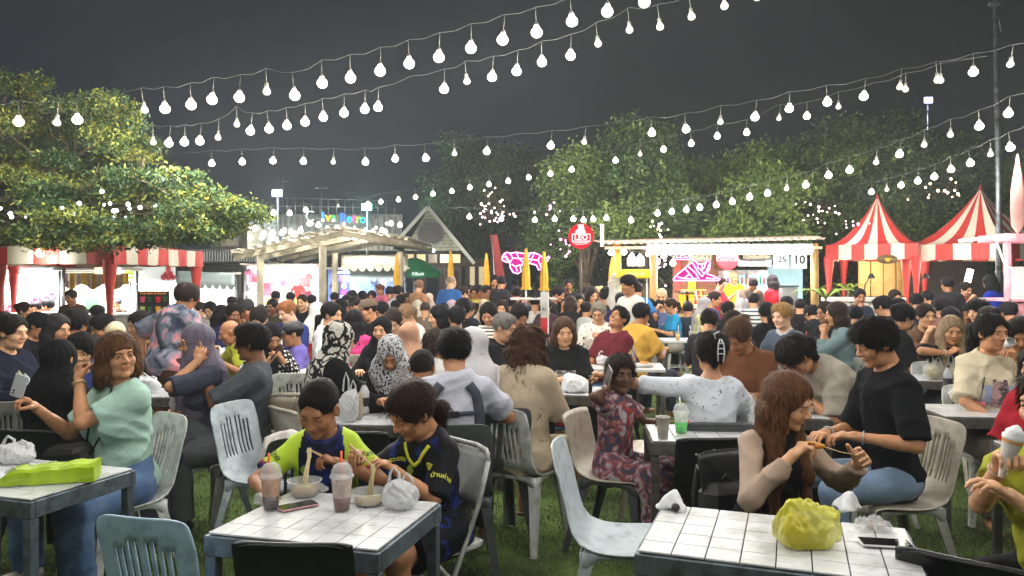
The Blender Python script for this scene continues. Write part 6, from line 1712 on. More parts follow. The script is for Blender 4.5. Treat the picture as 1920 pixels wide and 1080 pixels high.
bo = board('black menu board with orange heading and four drink pictures',258,546,317,600,9.4,mat('menu_black','#1c1d1b',rough=.5,var=.1),[('Fruit shake & dessert',.037,mat('menu_orange','#e08a3a',var=0,emis='#e08a3a',estr=.4),0,.15)],'menu board',.02,'menu_board')
for x,z,c in ((-.13,.08,'#d9566a'),(.06,.08,'#c9202c'),(-.13,-.04,'#b9c26a'),(.06,-.04,'#e0a02c')):
 b = MB(); b.poly([(x+a,-.014,z+q) for a,q in ((-.022,-.04),(.022,-.04),(.032,.03),(-.032,.03))],.003); b.build('drink_picture',mat('menupic_' + c,c,var=.15,scale=40),bo)
 for k in range(3): box_part('price_line',(x + .085,-.0125,z + .02 - k*.022),(.06 - .012*k,.003,.006),mat('menu_green','#5f9a4a',var=0),bo)
MB().tube([(-.17,.02,-.2),(-.17,.02,-P(0,573,9.4).z)],.012,6).build('leg',BLACK,bo); MB().tube([(.17,.02,-.2),(.17,.02,-P(0,573,9.4).z)],.012,6).build('leg',BLACK,bo)
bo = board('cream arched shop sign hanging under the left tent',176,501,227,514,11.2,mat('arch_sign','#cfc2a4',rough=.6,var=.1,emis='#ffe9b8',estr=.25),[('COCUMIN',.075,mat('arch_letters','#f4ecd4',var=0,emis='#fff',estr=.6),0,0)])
# white canopies right of the pergola and grey blue awning
for i,(px0,px1,py,d,lab,c) in enumerate(((640,765,500,17.5,'cream canopy with a scalloped edge behind the pergola','#cfc9b8'),(330,440,530,14,'grey blue sloping awning above the blue coolers','#8b9c9e'),(655,760,520,18,'grey canopy lit blue from below','#9fb0bc'))):
 o = empty('awning',P((px0+px1)/2,py,d),0,lab,'awning'); o0 = o.location.copy(); b = MB()
 b.grid(lambda u,v: tuple(P(px0 + (px1-px0)*u,py - 22*(1-v) + 5*u*(i == 1),d + 1.4*(1-v)) - o0),16,4); link('canopy',solidify(b.data('canopy',mat('awning_' + c,c,rough=.7,var=.08)),.01),o)
 n = 8
 for k in range(n):
  b = MB(); x0,x1 = px0 + (px1-px0)*k/n,px0 + (px1-px0)*(k+1)/n
  b.grid(lambda u,v: tuple(P(x0 + (x1-x0)*u,py + 5*((k+u)/n)*(i == 1) + v*9*math.sin(math.pi*u)**.5 + .01,d - .01) - o0),8,2); b.build('scallop',mat('awning_' + c,c),o)
lamp_light(P(655,531,17.5),14,.05,(.8,.88,1)); lamp_light(P(718,527,18),14,.05,(.8,.88,1))
for px,py,d,lab in ((664,530,17.6,'bare bright bulb by the pergola post'),(719,527,18,'bare bright bulb in the blue stall'),(645,533,17.8,'left bare bulb over the clothes rails'),(75,470,10.2,'bare bulb under the leaves at the left tent'),(208,497,11,'bright lamp glowing orange under the left tent')):
 o = empty('bare_bulb',P(px,py,d),0,lab,'bulb'); b = link('bulb',B_LIT_FAR,o); link('bulb_socket',_sd[.16],b); lamp_light(Vector((0,0,-.14)),9,.05,parent=o)
# ------------------------------------------------------------------ people
def T(c,L=.7,loose=.014,hem=-.06,sl=None): return (cloth(c) if isinstance(c,str) else c,L,loose,hem,sl)
def Bt(c,k='long',loose=.0): return (cloth(c) if isinstance(c,str) else c,k,loose)
DENIM = mat('denim_blue','#3f5b82',rough=.85,var=.22,scale=7,bump=.25,bscale=220,dirt='#6481a6',dscale=6)
DENIML = mat('denim_light','#7088a6',rough=.85,var=.2,scale=7,bump=.25,bscale=220)
DENIMD = mat('denim_dark','#222c3e',rough=.85,var=.25,scale=7,bump=.25,bscale=220)
SHB = (mat('shoe_black','#17181a',rough=.5),'shoe'); SHW = (mat('shoe_white','#cfcdc6',rough=.6,dirt='#8d8a80'),'shoe'); SHS = (mat('sandal_brown','#5a3b2a',rough=.7),'sandal')
JERSEY = pattern('boy_jersey','tiedye','#10162e','#20409a',7.0,rough=.7,th=.60)
NEON = mat('jersey_neon','#b6d62a',rough=.7,var=.06,bump=.1,bscale=200)
GIRLJ = pattern('girl_jersey','tiedye','#0d0f16','#2340a8',9.0,rough=.7,th=.66)
NAVYC = mat('cuff_navy','#1b2a6b',rough=.8,var=.05); YELC = mat('trim_yellow','#cfd23a',rough=.8,var=.05)
TIED = pattern('tie_dye','tiedye','#3c4254','#d98f98',4.2,c3='#7f8595',th=.5,rough=.9)
KEFF = pattern('keffiyeh','leopard','#1c1c1e','#bdbab2',15,w=.6); LEOP = pattern('bw_scarf','leopard','#b4b6bb','#17171a',27,w=.7)
FLOR = pattern('floral_white','floral','#2c2f3a','#d3d9e4',26,w=.17); BIRD = pattern('bird_shirt','floral','#3c2722','#e3dbd2',17,w=.26)
POLK = pattern('polka','dots','#dfdfdc','#131315',30,w=.34); STRB = pattern('striped_tank','stripes','#1a1a1c','#d9d6cf',8.5,w=.32); STRG = pattern('striped_tee','stripes','#e4e2dc','#46515e',5.2)
DRESSP = pattern('grey_dress','tiedye','#3f4356','#a3a0a8',13,c3='#8f4a4c'); NAVYF = pattern('navy_floral','floral','#6d86c4','#1c2a66',22,w=.22)
LACE = pattern('white_lace','leopard','#f0eeee','#c2c3c8',50,w=.8)
MINT = mat('mint_cotton','#9fc0b4',rough=.88,var=.06,scale=12,bump=.55,bscale=30,spec=.2)
t_people = time.time()
# --- nearest diners ---------------------------------------------------------------------------------
person('boy',598,714,3.18,4,'boy in a neon yellow and navy football jersey lifting noodles with chopsticks',sex='c',skin=3,hair='buzz',lean=13,hpitch=16,hyaw=14,closed=True,fringe='',
    top=(JERSEY,.78,.017,-.06,NEON),cuff=NAVYC,bottom=Bt('#1a1f33','short'),arms=((.085,.205,.885,'pinch'),(.19,.36,.80,'relax')),elbow=(1.1,-.2,-.5),shoes=SHS,
    chair=('slots:black','black plastic chair behind the boy in the neon jersey',(.12,0,4)))
person('girl',772,722,3.25,-34,'girl in a black and blue jersey with a long brown ponytail eating from a bowl',sex='c',skin=2,hair='lowpony',ponyside=.05,hcol='#2a1a12',hthick=1.25,lean=14,hpitch=18,hyaw=16,closed=True,fringe='',
    top=(GIRLJ,.95,.018,-.06),cuff=None,bottom=Bt(GIRLJ,'short',.02),arms=((.06,.33,.86,'relax'),(.13,.37,.90,'pinch')),legs='close',shoes=SHS,build=1.0,
    chair=('fold:grey_enamel','grey steel folding chair under the girl with the ponytail',(0.02,-.03,-14)))
person('mint',222,622,3.95,-38,'woman in a mint short sleeved blouse and jeans touching her neck',sex='f',skin=2,hair='bob',hcol='#5c4029',fringe='bangs',hthick=1.1,lean=6,twist=-8,hyaw=-78,hpitch=-4,tilt=-3,build=1.22,
    top=(MINT,.72,.018,-.04),bottom=Bt(DENIM,'long',.012),arms=((-.06,.21,1.09,'fist'),(.20,.36,.95,'grip')),elbow=(.35,.25,-.9),legs='wide',shoes=SHW,neckcut=1.1,
    chair=('slots:white','white plastic chair under the woman in the mint blouse',(0,0,0)))
person('blackhijab',112,634,4.35,172,'woman seen from behind in a long black headscarf on a black chair at left',sex='f',hair='hijab',hijab=cloth('#101114'),hlen=1.75,top=T('#101114',1.9,.03),bottom=Bt('#101114','skirt'),build=1.15,lean=4,
    chair=('low:black','black plastic chair holding the woman in the long black headscarf'))
person('brownhair',1478,700,3.22,18,'woman with long auburn hair in a black vest over beige sleeves pulling a snack',sex='f',skin=1,hair='longfront',hcol='#5a3b26',hthick=1.1,hlen=1.25,fringe='',lean=14,hyaw=-24,hpitch=8,twist=-4,s=.98,build=.95,
    top=(cloth('#141517'),1.86,.010,-.06,mat('beige_knit','#a08c7c',rough=.9,var=.08,bump=.3,bscale=180)),bottom=Bt('#15161a'),arms=((.24,.32,.86,'relax'),(.08,.29,.90,'pinch')),elbow=(.8,.1,-.9),rolls=(-60,0),closed=False,
    chair=('low:black','black plastic chair under the auburn haired woman at the right table'))
person('blacktee',1640,598,4.0,-84,'young man with thick black hair in a black shirt and jeans looking down',sex='m',skin=2,hair='mop',hcol='#0d0c0d',hthick=1.2,fringe='mop',lean=8,hpitch=14,hyaw=-2,closed=True,build=.86,
    top=(cloth('#121418'),.92,.024,-.09),bottom=Bt(DENIML),arms=((.12,.27,.76,'relax'),(.08,.33,.74,'relax')),shoes=SHB,legs='norm',chair=('slots:beige:grey','dirty beige plastic chair with grey legs under the man in black',(0,-.02,0)))
person('floral',1332,622,4.55,176,'woman with a hair claw in a white floral blouse from behind, one arm stretched out',sex='f',skin=2,hair='claw',hcol='#161214',hthick=1.25,lean=4,hyaw=-6,twist=3,build=1.0,neckcut=1.5,
    top=(FLOR,1.08,.018,-.12),bottom=Bt('#2a2c33'),arms=((.74,.08,1.03,'fist'),(.16,.34,.84,'relax')),elbow=(.3,.2,-.5),chair=('low:darkgrey','dark plastic chair under the woman in the floral blouse',(0,0,0)))
person('child',1163,664,4.5,62,'small dark haired girl in a grey and red dress holding a phone to her ear',sex='c',skin=5,hair='bun',hcol='#241a16',hthick=1.2,hyaw=48,hpitch=-2,lean=6,s=.90,
    top=(DRESSP,.6,.022,-.30),bottom=(DRESSP,'skirt',0),cuff=None,arms=((.08,.30,.84,'pinch'),'ear'),elbow=(.9,.0,-.6),shoes=SHS,chair=('low:beige:darkgrey','beige seated chair with dark grey legs under the small girl',(0,0,0)))
person('browntee',1385,602,5.3,-28,'woman in a loose brown shirt bending her head down behind the floral blouse',sex='f',skin=3,hair='bun',hcol='#4a3526',lean=16,hpitch=26,hyaw=20,build=1.25,closed=True,top=T('#6b4630',.95,.025,-.12),bottom=Bt('#1c1c20'),arms=('table2',(.20,.30,.84,'relax')),
    chair=('slots:grey','grey plastic chair under the woman in the brown shirt'))
person('grey_polo',470,606,4.95,-72,'man in a dark grey polo with crossed legs holding up a phone',sex='m',skin=4,hair='short',hcol='#0f0e0e',hthick=1.35,lean=-2,hpitch=8,hyaw=12,build=1.02,legs='cross',over=1,
    top=T('#474d55',.92,.022,-.09),bottom=Bt('#55585c','long',.012),arms=((.02,.30,1.02,'grip'),(.05,.36,.76,'relax')),shoes=SHB,elbow=(.4,.1,-.9),chair=('slots:grey','grey slotted plastic chair under the man in the grey polo',(0,0,4)))
person('purplehijab',368,606,4.9,-48,'woman with glasses in a purple grey headscarf raising a hand to her ear',sex='f',skin=2,hair='hijab',hijab=mat('hijab_purple','#5c5568',rough=.75,var=.12,bump=.2,bscale=160),hlen=1.7,glasses=True,hyaw=10,hpitch=2,lean=6,build=1.1,
    top=T('#3d414f',1.0,.020),bottom=Bt('#3a3c48','skirt'),arms=('ear','lap'),elbow=(.25,.45,-1),chair=('slots:paleblue','pale plastic chair hidden under the woman in the purple headscarf'))
person('keffiyeh',636,602,5.0,128,'woman in a black abaya with a black and cream patterned scarf reaching across the table',sex='f',hair='hijab',hijab=KEFF,hlen=1.3,lean=12,hyaw=10,hpitch=4,top=T('#101114',1.9,.028),bottom=Bt('#101114','skirt'),build=1.05,arms=((.10,.40,.80,'relax'),(.34,.44,.80,'relax')),elbow=(.3,.0,-1.2),
    chair=('low:beige','tan plastic chair behind the woman in the patterned scarf',(0,-.02,6)))
person('leopard',732,632,5.1,6,'woman in a black and white leopard patterned headscarf looking down at her food',sex='f',skin=2,hair='hijab',hijab=LEOP,hlen=2.0,hpitch=24,hyaw=2,lean=12,closed=True,top=T('#121216',1.9,.02),bottom=Bt('#121216','skirt'),arms=('table','table2'))
person('backpack',852,616,4.25,184,'man seen from behind in a white shirt wearing a grey strapped backpack harness',sex='m',skin=2,hair='short',hcol='#0f0e10',hthick=1.2,lean=8,hpitch=6,hyaw=-6,build=1.04,
    top=T('#b9bccb',.75,.020,-.08),bottom=Bt('#26282e'),arms=((.34,.48,.88,'flat'),'table'),elbow=(.7,0,-.4),rolls=(0,0),chair=('slots:darkgrey','grey plastic chair behind the man with the backpack harness',(0,0,2)))
person('boyback',792,654,4.9,176,'short haired boy seen from behind in a grey shirt',sex='c',skin=3,hair='buzz',hcol='#1a1513',lean=12,top=T('#8f9a98',.7,.02))
person('whitehijab',886,612,4.75,208,'woman in a white headscarf and white lace top seen from behind beside the backpack man',sex='f',hair='hijab',hijab=mat('hijab_white','#c6c5ca',rough=.8,var=.06,bump=.2,bscale=160),hlen=1.5,lean=13,hyaw=6,top=(LACE,1.9,.034,-.14),bottom=Bt(DENIMD),build=1.02,arms=('table','lap'),shoes=SHB,
    chair=('slots:darkgrey','dark grey slotted chair under the woman in white lace',(.05,-.03,-12)))
person('curly',990,612,4.75,152,'woman with long curly brown hair in a beige shirt seen from behind',sex='f',skin=1,hair='curly',hcol='#4a3426',hthick=1.4,hlen=1.15,lean=13,hyaw=-14,hpitch=8,build=1.25,top=T('#b3a58f',.95,.028,-.12),bottom=Bt('#a8987c','short',.01),arms=('table','table2'),shoes=SHS,legs='norm',
    chair=('slots:white','white plastic chair under the curly haired woman',(0,0,0)))
person('blackprint',1058,594,5.75,2,'woman in a black shirt with a grey picture print facing the camera',sex='f',skin=1,hair='long',hcol='#4a3325',hthick=.95,hlen=.85,lean=9,hpitch=2,hyaw=-2,build=1.28,top=T('#17181a',.92,.026,-.1),bottom=Bt('#1d1e22'),arms=('table2','table2'),
    chair=('slots:red','red plastic chair behind the woman in the picture print shirt'))
person('maroon',1160,578,6.9,-52,'man in a maroon shirt leaning back with his chin up',sex='m',skin=3,hair='short',hcol='#121011',lean=-14,hpitch=-16,hyaw=-6,build=1.1,top=T('#5a1f28',.85,.022),bottom=Bt(DENIM),arms=('lap','lap'),shoes=SHB,legs='fwd',chair=('low:black','black plastic chair under the man in the maroon shirt'))
person('greybeard',946,587,5.9,66,'grey haired man with a white cap on backwards in a black shirt',sex='m',skin=1,hair='short',hcol='#6d6a66',hthick=.9,lean=12,hpitch=4,hyaw=4,glasses=True,build=1.1,top=T('#15161a',.8,.02),cap=None,arms=('table','eat'),chair=('slots:grey','grey plastic chair under the grey haired man in black'))
person('bending',1492,643,4.95,-80,'woman with a ponytail in a light grey shirt bending far forward to eat',sex='f',skin=2,hair='pony',hlen=.45,hcol='#1b1614',lean=50,hpitch=8,hyaw=6,top=T('#9b9489',.95,.024,-.08),bottom=Bt('#15161a'),arms=('eat','eat'),elbow=(.5,.2,-1),glasses=True,closed=True,
    chair=('slots:white','white plastic chair under the woman bending forward to eat'))
person('catshirt',1860,588,5.05,-6,'woman in a cream cat print shirt drinking from a white cup',sex='f',skin=2,hair='pony',hcol='#15110f',hlen=.5,lean=4,hyaw=-16,top=T('#c9bfa6',.9,.024,-.1),bottom=Bt('#55504a'),arms=('drink','lap'),elbow=(1.0,.1,-.6),build=1.08,chair=('slots:white','white plastic chair under the woman in the cat print shirt'))
person('blond_eat',1784,592,5.9,-4,'woman with long ash blond hair in black pushing food into her mouth',sex='f',skin=2,hair='longfront',hcol='#8a755c',hlen=1.1,lean=10,hpitch=6,hyaw=8,top=T('#16171a',.8,.018),arms=('lap','eat'),elbow=(1.3,-.1,.1),chair=('slots:white','white plastic chair under the ash blond woman'))
person('edge_girl',1968,690,2.62,-72,'person in a yellow green shirt at the right edge holding a wrapped ice cream cone',sex='f',skin=1,hair='short',hcol='#33241c',lean=6,hyaw=2,build=1.0,top=T('#93962e',.62,.026,-.12),bottom=Bt('#1c1e22','short'),
    arms=((.10,.36,.90,'relax'),(-.02,.33,.985,'grip')),elbow=(.5,.1,-.9),neckcut=1.05,chair=('low:black','black plastic chair under the person in the yellow green shirt'))
person('tiedye',350,533,6.0,150,'standing person with short bushy hair in a pink and grey tie dye shirt',pose='stand',sex='m',skin=3,hair='short',hcol='#2a201c',hthick=1.7,lean=22,build=1.18,top=(TIED,.95,.035,-.12),bottom=Bt('#4a3026','short',.02),arms=('hip','table'),shoes=SHS,s=.97)
person('white_stand',1178,515,9.2,-58,'standing young man in a white shirt passing behind the seated diners',keep=1,pose='stand',sex='m',skin=3,hair='mop',hcol='#131011',hthick=1.2,lean=6,top=T('#c8c8c4',.8,.022,-.05),bottom=Bt('#2a2b30'),arms=('down','down'),stride=.12)
person('mustard',262,583,6.2,-30,'woman in an open mustard jacket with hair tied back',sex='f',skin=1,hair='bun',hcol='#1c1714',hyaw=14,hpitch=6,lean=8,top=T('#9c7a3c',1.5,.026),arms=('table','lap'),closed=True)
person('navy_left',24,589,5.35,78,'woman in a dark navy top at the left edge in profile',sex='f',skin=1,hair='bun',hcol='#1a1614',top=T('#191d2e',1.7,.024),build=1.15,lean=8,chair=('slots:grey','grey plastic chair under the navy woman at the left edge'))
person('cap_grey',108,588,5.6,74,'woman with grey topped long black hair in profile behind the black headscarf',sex='f',skin=2,hair='long',hcol='#2b2a2b',hlen=1.1,top=T('#15161b',1.2,.02),chair=('slots:grey','grey plastic chair under the woman with grey topped hair'))
person('kid_left',152,624,5.05,40,'child with a red hair clip and blue shirt half hidden by the black headscarf',sex='c',skin=1,hair='bowl',hcol='#131215',hthick=1.2,hyaw=20,top=T('#35437a',.8,.02))
person('bighair',142,580,5.9,150,'man with thick black hair in a dusty purple shirt turned away',sex='m',skin=3,hair='mop',hcol='#121214',hthick=1.3,hyaw=-20,top=T('#4b4a6a',.9,.02))
person('sunglass',192,590,6.6,-52,'woman with sunglasses pushed up on her black hair looking down',sex='f',skin=2,hair='short',hcol='#191718',glasses='top',hpitch=14,top=T('#8a8ba0',.8,.02))
person('creamhead',216,606,6.9,20,'person in a cream headscarf behind the woman with sunglasses',sex='f',hair='hijab',hijab=cloth('#cfc4a2'),hlen=1.2,hpitch=20)
person('polka',508,606,5.9,30,'woman in a black headscarf and polka dot dress holding a phone',sex='f',hair='hijab',hijab=cloth('#121318'),hlen=.9,hyaw=-10,hpitch=20,lean=10,top=(POLK,1.8,.026,-.1),bottom=Bt(DENIML),arms=('phone','phone'),chair=('slots:white','white plastic chair under the woman in polka dots'))
person('sun_boy',548,602,6.6,-64,'boy in a black cap and purple shirt wearing sunglasses',sex='c',skin=3,hair='crop',cap=(BLACK,'cap'),glasses=True,top=T('#6a5fa8',.8,.016),arms=('table','eat'))
person('smiling',538,564,7.6,-34,'balding ginger haired man in a royal blue shirt smiling down',sex='m',skin=0,hair='short',hcol='#8a5a38',hthick=.6,hpitch=12,build=1.15,top=T('#27366e',.85,.02),chair=('slots:red','red plastic chair beside the man in royal blue'))
person('chain',566,551,9.2,-8,'bearded man in a black shirt with a chain and white print',sex='m',skin=1,hair='crop',hcol='#2a211c',build=1.2,top=T('#15161a',.8,.02))
person('pinkback',664,580,7.1,190,'long haired girl in a bright pink shirt seen from behind',sex='f',skin=3,hair='long',hcol='#17141a',hlen=.9,top=T('#c9417e',.8,.018),chair=('slots:beige','beige slotted chair behind the girl in the pink shirt'))
person('whiteprof',622,566,7.0,74,'woman in a white top with a long black ponytail in profile',sex='f',skin=1,hair='lowpony',hcol='#121013',top=T('#cfd0d2',.8,.018))
person('meshhijab',596,566,8.2,150,'woman in a long white mesh headscarf over a mustard top',sex='f',hair='hijab',hijab=cloth('#d4d2c8'),hlen=1.9,top=T('#b58f2a',1.2,.02))
person('flatcap',690,560,7.8,-60,'man in a brown flat cap and black print shirt',sex='m',skin=2,hair='crop',cap=(mat('cap_brown','#5a4a3c',rough=.9),'beret'),top=T('#15161a',.8,.02))
person('blackabaya',716,592,6.15,-6,'woman in a black headscarf puckering her lips toward the camera',sex='f',skin=1,hair='hijab',hijab=cloth('#131419'),hlen=1.6,hyaw=4,lean=6,top=T('#131419',1.9,.024))
person('peach',766,606,5.75,216,'woman in a peach headscarf turned away beside the leopard scarf',sex='f',hair='hijab',hijab=mat('hijab_peach','#a87e66',rough=.8,var=.1,bump=.2,bscale=160),hlen=1.4,hpitch=10,lean=10,top=T('#b9afa6',1.6,.02),chair=('slots:darkgrey','dark grey plastic chair beyond the peach headscarf',(.2,.1,0)))
person('whiteface',738,582,7.1,0,'young woman in a white top looking down behind the black headscarf',sex='f',skin=0,hair='bun',hcol='#2a211e',hpitch=22,closed=True,top=T('#d2c9c4',.8,.018))
person('whitetee',762,573,7.8,-40,'woman with light brown hair in a white shirt bent to the left',sex='f',skin=1,hair='pony',hcol='#7d6248',hpitch=20,top=T('#d0cbc6',.8,.02),closed=True,chair=('slots:grey','grey plastic chair beside the woman with light brown hair'))
person('longblack',822,572,7.4,-72,'woman with very long straight black hair in a navy tank top',sex='f',skin=1,hair='long',hcol='#101116',hlen=1.35,hthick=1.2,top=T('#222a48',.0,.014))
person('braids',816,618,5.5,160,'person with braided dark hair and a white top beside the backpack man',sex='f',skin=3,hair='braids',hcol='#2b1f1a',hthick=1.2,top=T('#d2d1cf',.9,.02))
person('blackback',870,559,8.0,160,'man with black hair in a black shirt seen from behind by the striped top',sex='m',skin=2,hair='mop',hcol='#121214',hthick=1.2,top=T('#131418',.8,.02),chair=('slots:grey','grey plastic chair behind the man in black by the striped top'))
person('bareback',856,575,7.3,196,'woman with wavy tied black hair and bare shoulders seen from behind',sex='f',skin=1,hair='claw',hcol='#17151a',hthick=1.2,top=T('#202126',.0,.014))
person('striped',916,569,7.7,-14,'woman in a black and white striped tank top looking down',sex='f',skin=1,hair='long',hcol='#15120f',hlen=.6,hpitch=22,closed=True,top=(STRB,.0,.016,-.06),arms=('table2','table2'))
person('curlyglass',940,562,8.6,20,'woman with curly brown hair and glasses behind the striped top',sex='f',skin=1,hair='curly',hcol='#2b211d',hlen=.6,hyaw=20)
person('redtee',974,573,7.3,30,'young man in a red shirt looking down at his table',sex='m',skin=2,hair='short',hcol='#151113',hthick=1.3,hpitch=22,closed=True,top=T('#a3262e',.85,.02))
person('birdshirt',1122,567,8.0,-10,'grey haired man with glasses in a white shirt printed with dark birds',sex='m',skin=1,hair='short',hcol='#8a8378',glasses=True,hpitch=10,hyaw=6,top=(BIRD,.9,.026,-.1),bottom=Bt('#5a5a5c'),arms=('phone','lap'))
person('yellowback',1203,568,7.7,130,'man in a yellow shirt with a brown bag strap across his back',sex='m',skin=3,hair='short',hcol='#111012',hthick=1.3,build=1.1,top=T('#c99c44',.8,.024),bottom=Bt(DENIMD),chair=('low:black','black plastic chair under the man in the yellow shirt'))
person('bluepolo',1256,559,9.3,-84,'woman in a bright blue polo sitting on a white stool',sex='f',skin=2,hair='pony',hcol='#2c1c15',hlen=.4,top=T('#2484b4',.8,.018),bottom=Bt('#8d8a80'),chair=('stool:white','white plastic stool under the woman in the blue polo'))
person('slateback',1238,559,10.2,172,'man in a slate blue shirt on a black chair near the bar post',sex='m',skin=3,hair='short',hcol='#121114',build=1.1,top=T('#4f5f86',.8,.022),chair=('low:black','black plastic chair near the bar post'))
person('blondpolo',1466,568,6.7,-62,'blond man in a slate polo shirt with pale collar',sex='m',skin=0,hair='short',hcol='#a07c4c',hthick=1.3,hyaw=-6,build=1.02,top=(cloth('#4d5a6b'),.78,.020,-.08),cuff=cloth('#b9bec4'),arms=('table','table2'),chair=('slots:white','white plastic chair under the blond man'))
person('greyjacket',1568,566,7.0,-108,'woman with long brown hair in a grey blue jacket seen from behind',sex='f',skin=2,hair='long',hcol='#2e241e',hlen=1.3,hthick=1.1,top=T('#6e8488',1.6,.028),arms=('eat','lap'),chair=('slots:grey','grey plastic chair under the woman in the grey blue jacket'))
person('blackprof',1548,565,7.8,-76,'woman with loose dark hair in a black top in profile beside the jacket',sex='f',skin=3,hair='long',hcol='#241b17',hlen=.8,top=T('#15151a',.7,.016),arms=('chin','lap'))
person('blackprofr',1694,570,6.5,96,'woman in black shirt and denim shorts with bare knees facing right',sex='f',skin=2,hair='bun',hcol='#141214',hthick=1.2,lean=12,hpitch=6,top=T('#15171a',.85,.02),bottom=Bt(DENIML,'short'),legs='norm',shoes=SHB,arms=('lap','lap'),chair=('slots:grey','grey plastic chair under the woman with bare knees'))
person('browneat',1736,569,6.9,-4,'woman in a brown top holding a tissue to her mouth',sex='f',skin=1,hair='bun',hcol='#2a1f1a',hyaw=-6,hpitch=-4,top=T('#6a5040',1.5,.02),arms=('lap','eat'))
person('profboy',1834,560,7.2,-70,'boy with fluffy black hair in a black shirt looking left',sex='m',skin=1,hair='mop',hcol='#131215',hthick=1.4,top=T('#17181c',.8,.02),arms=('table','table'))
person('redarm',1950,640,3.9,-60,'person in a dark red shirt cut off by the right edge',sex='f',skin=2,hair='long',hcol='#1c1714',top=T('#9a1f2c',.8,.024),bottom=Bt('#c4c8cc'),legs='cross',arms=('lap','lap'))
person('whitestripe',1413,549,9.4,170,'man in a white and grey striped shirt seen from behind by the bar',sex='m',skin=2,hair='short',hcol='#1a1513',build=1.1,top=(STRG,.85,.022,-.08))
person('scrunchie',1437,567,8.0,178,'woman in black with long black hair and a pale scrunchie',sex='f',hair='lowpony',hcol='#111014',hlen=1.0,hthick=1.2,top=T('#141418',1.7,.022),chair=('slots:beige','beige plastic chair right of the woman with the scrunchie',(.25,0,0)))
person('greyhijab',1322,556,9.2,66,'woman in a long pale grey headscarf near the orange drinks',sex='f',skin=1,hair='hijab',hijab=cloth('#9a979c'),hlen=1.9,top=T('#b9b88a',1.6,.024))
person('glassesnavy',1340,546,9.9,60,'short haired person with glasses in a navy patterned shirt',sex='m',skin=2,hair='short',hcol='#2a1d18',top=(NAVYF,.8,.02,-.06))
person('whitehijab2',1388,558,9.6,200,'woman in a white headscarf and denim seen from behind at the bar',sex='f',hair='hijab',hijab=cloth('#b6b6ba'),hlen=1.5,top=T('#53688c',1.5,.02))
person('darkhair_a',1362,566,8.6,190,'dark haired woman with a hair clip in front of the white headscarf',sex='f',hair='claw',hcol='#141214',top=T('#1b1c22',.8,.02))
person('darkhair_b',1330,583,6.9,150,'dark haired head bowed behind the claw clip woman, left one',sex='f',hair='bun',hcol='#1f1a18',hpitch=20,top=T('#2b2a30',.8,.02))
person('darkhair_c',1374,584,6.6,200,'brown haired head bowed just above the woman in the brown shirt',sex='f',hair='short',hcol='#241a15',hpitch=15,top=T('#33312f',.8,.02))
